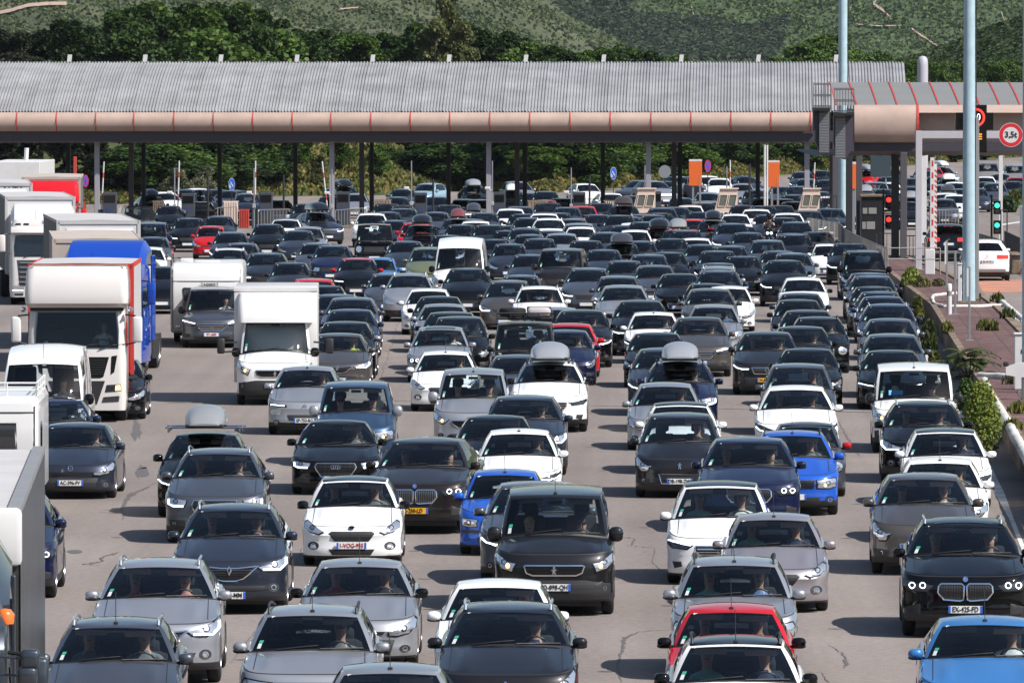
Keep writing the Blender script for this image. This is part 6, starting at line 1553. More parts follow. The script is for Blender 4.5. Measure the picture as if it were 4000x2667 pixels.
# dark booth
Yd = 408; t = obj_at(3405, Yd, 'toll_booth', 'dark toll booth with pale windows between the columns of the right canopy', 'booth'); hw = wm(84, Yd) / 2; h = zY(768, Yd)
b = MB(); b.rbox(-hw, hw, -.8, 1.6, 0, h, .03); b.build('wall', [pr('booth_dark', (.018, .018, .022), .4)], t); b = MB(); b.rbox(-hw - .05, hw + .15, -.9, 1.7, h, h + .10, .02); b.build('roof', [M_CONC], t)
for xa, xb, ya, yb in ((3368, 3386, 811, 834), (3391, 3422, 810, 834), (3366, 3380, 865, 893), (3383, 3416, 864, 894)):
    b = MB(); X_ = lambda p: wm(p - 3405, Yd); b.rbox(X_(xa), X_(xb), -.83, -.80, zY(yb, Yd), zY(ya, Yd), .01); b.build('window', [pr('pale_window', (.28, .28, .27), .2)], t)
# striped barrier standing upright
Ys = 341.0; t = obj_at(3640, Ys, 'barrier', 'upright red and white striped barrier arm on a white cabinet', 'barrier', z=gz); S = lambda x: wm(x - 3640, Ys); Zs = lambda y: zY(y, Ys) - gz
b = MB(); b.rbox(S(3613), S(3652), -.2, .25, 0, Zs(972), .03); b.build('cabinet', [M_WHT], t)
b = MB(); b.box(S(3634), S(3650), -.07, .09, Zs(985), Zs(615)); 
for k in range(7):
    y = 627 + k * 46 - (0 if k else 0); b.box(S(3639), S(3646), -.074, -.066, Zs(y + 23), Zs(y), 1)
b.box(S(3650), S(3660), -.03, .05, Zs(970), Zs(640), 0)
for k in range(16): y = 660 + k * 20; b.add([(S(3651), -.034, Zs(y)), (S(3660), -.034, Zs(y + 8)), (S(3660), -.034, Zs(y + 16)), (S(3651), -.034, Zs(y + 8))], [(0, 1, 2, 3)], 1)
b.build('arm', [M_WHT, M_REDP], t)
# ---------------------------------------------------------------- raised island on the right with its wall
WALL = [(3400, 1010), (3471, 1061), (3545, 1121), (3637, 1190), (3672, 1247), (3729, 1339), (3790, 1440), (3850, 1520), (3913, 1612), (3993, 1745), (4110, 1940), (4300, 2250)]
RIGHT = [(3560, 1010), (3663, 1048), (3728, 1077), (3800, 1122), (3880, 1180), (3907, 1201), (4000, 1293), (4160, 1450), (4500, 1800)]
Wp = [at(x, y, gz) for x, y in WALL]; Rp = [at(x, y, gz) for x, y in RIGHT]
def resamp(P, Ys): return [Vector((np.interp(Y, [p.y for p in P][::-1], [p.x for p in P][::-1]), Y, gz)) for Y in Ys]
Yl = np.linspace(137, 372, 60); A = resamp(Wp, Yl); B = resamp(Rp + [Vector((Rp[-1].x + 8, 100, gz))], Yl)
b = MB(); b.grid([[a.lerp(c, k / 6) for k in range(7)] for a, c in zip(A, B)]); o = b.build('pavement', [M_PAVE]); tag(o, kind='structure')
b = MB(); b.grid([[Vector((a.x - .02, a.y, -.01)), Vector((a.x - .02, a.y, gz + .03)), Vector((a.x + .16, a.y, gz + .05)), Vector((a.x + .2, a.y, gz - .02))] for a in A]); o = b.build('island_wall', [M_CONC], auto=R(40)); tag(o, 'weathered brown concrete wall edging the raised island', 'wall')
b = MB(); b.grid([[Vector((c.x + .02, c.y, -.01)), Vector((c.x + .02, c.y, gz + .04)), Vector((c.x - .22, c.y, gz + .06)), Vector((c.x - .24, c.y, gz - .02))] for c in B], flip=True); o = b.build('kerb', [M_CONC], auto=R(40)); tag(o, kind='structure')
# expansion joints in the paving
b = MB()
for k in range(12):
    i = 4 + k * 4; p, q = A[i], B[i]; b.add([p + Vector((0, -.03, .004)), q + Vector((0, -.03, .004)), q + Vector((0, .03, .004)), p + Vector((0, .03, .004))], [(0, 1, 2, 3)])
for f in (.3, .6, .8):
    Pm = [a.lerp(c, f) for a, c in zip(A, B)]; b.grid([[m + Vector((-.025, 0, .005)), m + Vector((.025, 0, .005))] for m in Pm])
o = b.build('paving_joints', [pr('joint_dark', (.09, .06, .055), .9)]); tag(o, kind='structure')
# gutter strip, orange strip
L_ = [(3562, 1262), (3606, 1385), (3740, 1600), (3861, 1824), (3887, 1928), (3942, 2025), (4000, 2169), (4200, 2600)]; Rr = [(3566, 1262), (3622, 1385), (3755, 1600), (3873, 1824), (3925, 1928), (3960, 2025), (4010, 2150), (4220, 2600)]
b = MB(); b.grid([[at(*p, .008) for p in L_], [at(*p, .008) for p in Rr]]); o = b.build('gutter_strip', [M_WHITEC]); tag(o, kind='structure')
M_ORD = nmat('orange_road_paint', [(.35, (.24, .20, .17)), (.5, (.45, .20, .13)), (.65, (.58, .22, .13))], .9, .85, 9)
ground_poly('road_marking', [(3815, 1098), (3990, 1092), (4100, 1130), (4120, 1142), (3840, 1142)], M_ORD, .008)
ground_poly('road_marking', [(3880, 880), (4000, 862), (4000, 867), (3880, 886)], M_WHT, .008); ground_poly('road_marking', [(3860, 1180), (3870, 1180), (4020, 1268), (4010, 1272)], M_WHT, .008)
def kerbpath(pts, lab, z=gz, r=.065, mat=None, name='white_kerb', cat='kerb'):
    P = [at(x, y, z) + Vector((0, 0, r * .6)) for x, y in pts]; b = MB(); dn = []
    for a, c in zip(P, P[1:]):
        n = max(2, int((c - a).length / .5)); dn += [a.lerp(c, k / n) + Vector((rnd.uniform(-.012, .012), 0, rnd.uniform(-.01, .01))) for k in range(n)]
    b.tube(dn + [P[-1]], r, 8); o = b.build(name, [mat or M_WHITEC], auto=R(50)); tag(o, lab, cat)
kerbpath([(3645, 1160), (3640, 1172), (3650, 1192), (3690, 1202), (3800, 1202), (3925, 1196)], 'rounded white kerb bed in front of the pale blue mast'); kerbpath([(3645, 1158), (3700, 1152), (3760, 1150)], 'short white kerb behind the white bollard')
kerbpath([(3828, 1476), (3900, 1480), (3968, 1484)], 'low white barrier across the island above the green bush', r=.10); kerbpath([(3845, 1500), (3872, 1560), (3935, 1660), (4010, 1800), (4100, 1980)], 'white topped barrier running down beside the green bush', r=.115)
kerbpath([(3895, 1165), (3925, 1196), (4000, 1260)], 'white kerb slanting right of the pale blue mast', r=.10)
# bollard, posts, cabinets on the island
def isl(px, py, name, lab, cat, grp=None): p = at(px, py, gz); t = empty(name, p); tag(t, lab, cat, grp); return t, p.y
t, Y = isl(3708, 1228, 'bollard', 'thick white bollard with a grey band on the red island', 'bollard'); h = zY(1107, Y) - gz; r = wm(10, Y)
b = MB(); b.lathe([(0, r * 1.02), (h * .60, r)], 'z', 16); b.lathe([(h * .60, r), (h * .76, r)], 'z', 16, mat=1); b.lathe([(h * .76, r), (h * .97, r), (h, r * .7), (h, .001)], 'z', 16); b.build('shaft', [M_WHT, pr('band_grey', (.22, .22, .24), .4)], t, auto=R(60))
for px, yb, yt, w, lab in ((3731, 1228, 980, 9, 'thin galvanised post right of the white bollard'), (3786, 1330, 1040, 9, 'thin galvanised post standing alone on the red paving'), (3698, 1120, 938, 8, 'thin galvanised post left of the white bollard'), (3990, 1020, 806, 12, 'grey post at the right edge behind the white off-roader')):
    t, Y = isl(px, yb, 'sign_post', lab, 'post'); b = MB(); b.rbox(-wm(w, Y) / 2, wm(w, Y) / 2, -.04, .04, 0, zY(yt, Y) - gz, .01); b.build('pole', [M_GALV], t); b = MB(); b.rbox(-.12, .12, -.12, .12, -.01, .03, .01); b.build('base_plate', [M_GALV], t)
    if px in (3698, 3786): b = MB(); b.add([(-.08, -.06, zY(yt, Y) - gz - .05), (-.02, -.06, zY(yt, Y) - gz - .05), (-.02, -.06, zY(yt, Y) - gz - .9), (-.08, -.06, zY(yt, Y) - gz - .9)], [(0, 1, 2, 3)]); b.build('edge_plate', [M_WHT], t)
for px, yb, yt, w, lab in ((3748, 1180, 1032, 16, 'narrow white cabinet left of the pale blue mast'), (3978, 1520, 1306, 34, 'white cabinet at the right edge of the island'), (3259, 890, 823, 24, 'small white cabinet beside the far pale blue mast')):
    t, Y = isl(px, yb, 'cabinet', lab, 'cabinet'); b = MB(); hw = wm(w, Y) / 2; h = zY(yt, Y) - gz; b.rbox(-hw, hw, -.2, .2, 0, h, .02); b.build('housing', [M_WHT], t); b = MB(); b.rbox(-hw - .02, hw + .02, -.23, .23, h, h + .05, .015); b.build('lid', [M_WHT], t); b = MB(); b.obox((hw * .7, -.205, h * .7), .015, .01, .05); b.build('handle', [M_TRIM], t)
t, Y = isl(3985, 1560, 'camera', 'white boxed speed camera pointing left at the right edge', 'camera'); z = zY(1440, Y) - gz
b = MB(); b.prism([(-.36, z - .14), (-.36, z + .05), (-.02, z + .16), (.12, z + .16), (.12, z - .2), (-.05, z - .2)], -.15, .15); b.build('housing', [M_WHT], t); b = MB(); b.tube([(.1, 0, 0), (.1, 0, z - .2)], .07, 8); b.build('post', [M_GALV], t); b = MB(); b.rbox(-.42, -.28, -.06, .06, z + .06, z + .18, .03); b.build('hood', [M_TRIM], t)
t = obj_at(3880, 372, 'concrete_block', 'brown concrete block under the black railing beside the exit lane', 'block'); b = MB(); b.rbox(wm(50, 372), wm(170, 372), -5, .5, 0, .8, .05); b.build('body', [M_CONC], t); b = MB(); b.rbox(wm(45, 372), wm(175, 372), -5.1, .6, .8, .86, .02); b.build('cap', [M_CONC], t)
t = obj_at(3560, 560, 'direction_sign', 'dark blue green back of a large road sign beyond the canopy', 'sign'); b = MB(); b.rbox(wm(-40, 560), wm(40, 560), -.05, .05, zY(690, 560), zY(560, 560), .02); b.build('panel', [pr('sign_back', (.03, .05, .06), .5)], t)
t.location.x = pxX(3440, 560); b = MB(); b.box(-.4, -.3, .05, .15, 0, 3); b.box(.3, .4, .05, .15, 0, 3); b.build('post', [M_GALV], t)
# ---------------------------------------------------------------- plants on the right
def bush(px, py, z, yt, wpx, mats, n, size, lab, asp=1.0, up=0, cat='bush', base=.1, grp='plants along the island wall'):
    p0 = at(px, py, z); Y = p0.y; h = zY(yt, Y) - z; hw = wm(wpx, Y) / 2
    def pos():
        a = rnd.uniform(0, 6.28); t_ = rnd.random() ** .8; rr = math.sqrt(rnd.random()) * hw * (.35 + .65 * math.sin(math.pi * min(1, t_ * .75 + .22))); return Vector((math.cos(a) * rr, math.sin(a) * rr, h * t_ * rnd.uniform(.8, 1.05))), 1.0
    t = empty('bush' if cat == 'bush' else 'weed', p0); tag(t, lab, cat, grp)
    leafy(n, pos, size, [0, 1], asp=asp, up=up).build('leaves', mats, t)
    b = MB()
    for k in range(7): a = rnd.uniform(0, 6.28); b.tube([(0, 0, -.05), (math.cos(a) * hw * .3, math.sin(a) * hw * .3, h * .5), (math.cos(a) * hw * .5, math.sin(a) * hw * .5, h * .9)], [.02, .012, .004], 5)
    b.build('stems', [BARK], t); return t
YG2 = [leafm('leaf_yellow_green', (.11, .17, .03)), leafm('leaf_yellow_green_b', (.20, .24, .06))]
bush(3832, 1768, .2, 1492, 165, YG2, 5200, .048, 'dense yellow green bush growing over the wall beside the white van lane')
bush(3775, 1600, .3, 1480, 90, LM['mid'], 1500, .055, 'dark green shrub under the large leafed sapling')
bush(3560, 1118, gz, 1045, 80, YG2, 800, .06, 'yellowish tuft of weeds at the head of the island', 1.4, .5, 'weed'); bush(3598, 1122, gz, 1082, 80, LM['straw'], 260, .06, 'low dry weeds right of the yellowish tuft', 1.3, .5, 'weed'); bush(3668, 1118, gz, 1086, 60, LM['olive'], 200, .06, 'small green weeds behind the white bollard', 1.2, .4, 'weed')
bush(3628, 1380, .0, 1250, 70, [LM['olive'][0], LM['mid'][0]], 800, .07, 'tall feathery green weeds at the foot of the wall', 1.8, .7, 'weed'); bush(3585, 1270, .0, 1150, 55, LM['straw'], 500, .07, 'dry straw weeds along the wall by the navy car', 1.6, .7, 'weed'); bush(3530, 1165, 0, 1100, 40, LM['mid'], 260, .12, 'weeds at the wall beside the black van', 1.5, .6, 'weed')
bush(3650, 1430, 0, 1370, 50, LM['straw'], 300, .1, 'yellow dry weeds left of the large leafed sapling', 1.4, .6, 'weed')
for x, y, w, lab in ((3850, 1290, 60, 'in the middle of the red paving'), (3880, 1292, 40, 'by the right kerb of the paving'), (3940, 1245, 60, 'along the white kerb at right'), (3800, 1178, 60, 'at the foot of the pale blue mast'), (3895, 1185, 50, 'right of the pale blue mast base'), (3965, 1500, 90, 'below the low white barrier'), (3975, 1615, 60, 'on the red ground at the right edge'), (3960, 1680, 70, 'beside the white topped barrier'), (3700, 1300, 40, 'inside the wall near the lone post')):
    bush(x, y, gz, y - 42, w * 1.3, LM['straw'], 130, .05, 'sparse dry weeds ' + lab, 3.2, .8, 'weed', grp='weeds on the island')
for k in range(6):
    x, y = [(4010, 760), (3960, 770), (3985, 720), (4020, 700), (3940, 790), (4030, 800)][k]
    bush(x, y + 40, .0, y - 25, 70, LM['straw'] if k % 2 else LM['mid'], 260, .22, ['green roadside bush by the red car at the right edge', 'dry grass clump below the silver cars at right', 'green bush behind the light post at right', 'straw coloured bush at the right edge', 'low green bush beside the pale sign', 'straw clump near the white road line'][k], 1.3, .4, grp='roadside bushes at far right')
# sapling with long compound leaves
p0 = at(3782, 1500, .3); Y = p0.y; t = empty('sapling', p0); tag(t, 'sapling with long arching compound leaves over the island wall', 'sapling'); h = zY(1330, Y) - .3; wood = MB(); lv = MB()
stems = [((0, 0, 0), (.05, 0, h * .7)), ((0, 0, .1), (-.45, -.1, h * .55)), ((0, 0, .2), (.25, .1, h * .5)), ((0, 0, 0), (-.2, .2, h * .75))]
for s0, s1 in stems:
    wood.tube([s0, Vector(s0).lerp(Vector(s1), .5) + Vector((.03, 0, .05)), s1], [.03, .022, .012], 6)
    for k in range(13):
        a = rnd.uniform(0, 6.28); L2 = rnd.uniform(.55, .95); base_ = Vector(s1) - Vector((0, 0, rnd.uniform(0, h * .45))); el = rnd.uniform(.25, .9); pts = []
        for q in np.linspace(0, 1, 9):
            pts.append(base_ + Vector((math.cos(a) * L2 * q, math.sin(a) * L2 * q * .8, L2 * (el * q - .75 * el * q * q - .15 * q * q))))
        wood.tube(pts, .006, 4)
        for i in range(1, 9):
            d = (pts[i] - pts[i - 1]).normalized(); sd = d.cross(Vector((0, 0, 1))).normalized()
            for s in (-1, 1):
                for off in (0, .5):
                    c = pts[i - 1].lerp(pts[i], off); tip = c + sd * s * (.17 * (1 - i / 14)) + d * .06 + Vector((0, 0, -.05 * rnd.random())); m_ = c.lerp(tip, .45)
                    lv.add([c, m_ + d * .028, tip, m_ - d * .028], [(0, 1, 2, 3)], rnd.randrange(2))
wood.build('stem', [BARK], t); lv.build('leaves', [leafm('sapling_leaf', (.035, .085, .018)), leafm('sapling_leaf_b', (.08, .13, .03))], t)
# ---------------------------------------------------------------- the queue: photograph x, y of the middle of each roof
# x y kind style colour options ; label ; plate ; extras
NEAR = """
453 2421 csuv lion5 G rails,aer ; bright grey crossover with silver roof rails at the bottom left of the photo ;; p:grey,green p2
623 2189 suv diamond S rails ; silver SUV with curved light strips behind the grey crossover at bottom left ;; p:pink p2 y.01
913 1972 suv diamond A rails ; dark blue grey SUV with a large diamond badge ; FB-679-MM w ; p:navy p2
855 1754 suv rings G rails ; mid grey SUV with four rings grille and silver mirror caps ;; p:grey p2
804 1690 csuv slim K - ; black crossover under the grey roof box with long crossbars ;; p:grey
300 1652 megane sweep A - ; dark hatchback with plate AC-396-FV beside the caravan at left ; AC-396-FV w ; p:grey y-.02
20 1927 suv kidney N - ; navy SUV half hidden behind the big trailer at far left ;;
1384 1862 hatch oval W - ; white hatchback with black roof and red lettered plate ; 1-VOG-955 r ; roof:D mir:K p:grey p2
1405 2189 megane sweep S aer ; silver hatchback with black mirrors behind the silver estate with rails ;; p:black p2 mir:K
1222 2372 duster shield S railsk,aer ; silver car with black roof rails and green toys on the dashboard ;; p:grey
1524 2600 megane sweep S aer ; silver car whose roof is cut by the bottom edge ;; p:grey
1947 2268 hatch sweep W - ; white hatchback tucked behind the dark SUV with chrome rails ;; p:grey
1984 2361 suv lion5 D rails ; dark grey SUV with chrome roof rails at the bottom centre ;; p:navy
2171 1905 van vanlion D aer ; dark grey van with plate FQ-898-QH and a chrome framed grille ; FQ-898-QH w ; p:black p2
2093 1885 suv slim G - ; grey SUV hidden behind the dark grey van ;;
1973 1835 mini seat B aer ; bright blue old hatchback with a black bumper strip ;; p:grey
1663 1712 bigsuv kidney O bright ; brownish black coupe SUV with yellow plate J-250-LD ; J-250-LD y ; y-.075 p:grey p2
2027 1677 hatch slim W aer ; white hatchback behind the bright blue old hatchback ;; p:navy
1318 1641 sedan rings K - ; black saloon with four rings and plate 2-AAL-381 ; 2-AAL-381 r ; p:grey y.01
1936 1623 megane sweep K - ; black hatchback behind the white hatchback in the middle ;; p:grey
2050 1546 suv diamond A - ; dark blue grey SUV in front of the white SUV with a roof box ;; p:black
1850 1440 ludo lion S aer ; silver family van with a tall windscreen and white mirrors ;; p:grey p2
2148 1411 suv star W railsk ; white SUV with honeycomb grille and silver roof box ;; p:blue mir:K
1990 1386 megane sweep G - ; mid grey hatchback left of the white SUV with a silver roof box ;;
1775 1371 hatch oval W aer ; white hatchback behind the silver family van ;; p:grey
1720 1276 estate kidney S pano ; silver estate with a sunroof and an arm out of its window ;; p:white,blond p2
1795 1236 mpv lion5 K - ; black people carrier behind the silver estate with a sunroof ;;
2050 1256 boxy round D - ; dark boxy off-roader carrying a spare tyre on its roof rack ;; p:grey
2108 1118 duster shield W rails ; white SUV with grey roof rails behind the boxy off-roader ;; p:grey p2
2225 1263 hatch sweep R - ; red hatchback squeezed behind the navy hatchback ;; p:grey
2208 1289 hatch lion5 N - ; navy hatchback between the boxy off-roader and the red hatchback ;; p:grey
2271 1210 suv slim K - ; black SUV with bright fog lamps right of the red hatchback ;; p:grey
2553 1219 hatch slim W aer ; white hatchback with rounded roof in the middle lanes ;; p:grey
2564 1299 megane sweep K - ; black hatchback in front of the rounded white hatchback ;; p:grey
2656 1411 suv rings N railsk ; navy SUV carrying a silver roof box ;; p:grey
2599 1495 hatch sweep S - ; silver hatchback with a white mirror left of the navy SUV ;; p:grey
2660 1571 hatch slim W - ; white car with dark roof behind the people carrier with plate DB-198-ZW ;; roof:K
2656 1614 mpv lion5 D - ; dark people carrier with plate DB-198-ZW ; DB-198-ZW w ; p:black
2925 1710 bigsuv kidney N - ; dark navy SUV with twin ring headlights left of the blue crossover ;; p:white p2
3095 1684 csuv shield B railsk,aer ; bright blue crossover with black roof rails ;; p:grey
3149 1650 mini round G - ; small silver convertible with black roof and red mirror ;; roof:K mir:R
3109 1507 suv slim W - ; white SUV with white mirrors and pale sun visors ;; p:grey p2
3118 1421 mpv chevron G - ; grey people carrier behind the white SUV with white mirrors ;; p:black
3155 1361 megane sweep K - ; black hatchback two places behind the white SUV with white mirrors ;;
3195 1236 csuv round K railsk ; black crossover with round ring lights and a lit indicator ;; p:grey
3129 1276 suv slim K - ; black SUV left of the crossover with ring lights ;; p:grey
2994 1294 suv slim D - ; dark grey SUV with partly hidden yellow plate ; H-83-TK y ; p:grey p2
2730 1239 suv star T - ; taupe SUV with a wide grille and black roof ;; roof:K p:grey p2
2788 1190 estate sweep S - ; silver estate right of the taupe SUV ;; p:blue
2814 1882 mpv star W - ; white people carrier with a star grille and plate GA-8 ; GA-8 w ; roof:K p:white p2
3023 2008 hatch oval P aer ; pinkish silver hatchback with almond headlights ;; p:navy p2
2868 2180 duster shield S railsk,aer ; silver off-roader with tall black roof rails ;; p:blue,blond p2
2857 2364 hatch sweep R aer ; deep red hatchback near the bottom right ;; mir:K p:navy p2
2874 2493 csuv diamond W railsk,aer ; white crossover with a black roof at the bottom edge ;; roof:K mir:K p:navy p2
3568 1420 trafic vanlion W aer ; white van with a blue folded sunshade on the dashboard ;; mir:D p:white p2
3606 1569 suv diamond K rails ; black SUV with chrome rail ends in front of the white van ;; p:white p2
3692 1674 estate star W - ; white estate with dark glass roof behind the white compact at right ;; roof:K p:navy
3672 1790 hatch sweep W aer ; white compact half hidden behind the taupe SUV with chrome mirrors ;; p:grey
3606 1852 suv lion5 T - ; taupe SUV with chrome mirrors and a barred grille ;; p:white,grey p2
3761 2028 bigsuv kidney K pano,rails ; glossy black SUV with round ring lamps and plate EX-425-FD ; EX-425-FD w ; p:blue p2
3848 2413 megane sweep C aer ; metallic blue hatchback in the bottom right corner ;; p:white,black y.0
3482 1368 megane star K - ; black hatchback directly behind the white van at right ;;
3485 1304 suv slim G - ; grey SUV two places behind the white van at right ;;
3477 1244 megane sweep G - ; grey hatchback with silver mirrors three places behind the white van ;; p:grey p2
3468 1187 suv diamond N rails ; navy SUV with a pale visor beside the wall ;;
3446 1157 megane sweep N - ; navy hatchback behind the navy SUV beside the wall ;;
1200 1431 csuv chevron S aer ; silver crossover with plate EP-753-RG beside the box van ; EP-753-RG w ; p:grey
1393 1490 ludo shield Q - ; slate blue family van with silver mirrors ;; p:grey p2 mir:S
1325 1302 megane diamond T - ; taupe hatchback with plate ending 905-KL behind the silver crossover ; BL-905-KL w ; p:yellow
1350 1256 csuv slim K - ; black crossover with silver mirror behind the taupe hatchback ;; mir:S
1370 1208 megane sweep N - ; navy hatchback two places behind the taupe hatchback ;;
1375 1161 suv slim G - ; grey SUV three places behind the taupe hatchback ;;
2557 1036 megane sweep G -
2653 1069 megane lion5 K -
2414 1078 estate slim G -
2435 1114 suv kidney S -
2501 1173 suv slim K -
2171 1200 megane sweep S -
215 1556 sedan slim N - ; navy saloon squeezed between the white van and the lorry at left ;;
440 1400 megane sweep K - ; black car almost hidden behind the white lorry ;;
2595 1360 suv slim A -
3126 1144 megane sweep A -
3118 1170 hatch sweep K -
3155 1213 suv slim K -
1761 1219 suv slim K -
1732 1187 megane sweep S -
1715 1157 megane sweep K -
1674 1127 hatch sweep W -
2773 1127 suv slim T -
2765 1111 megane sweep K -
2845 1114 hatch sweep W -
"""
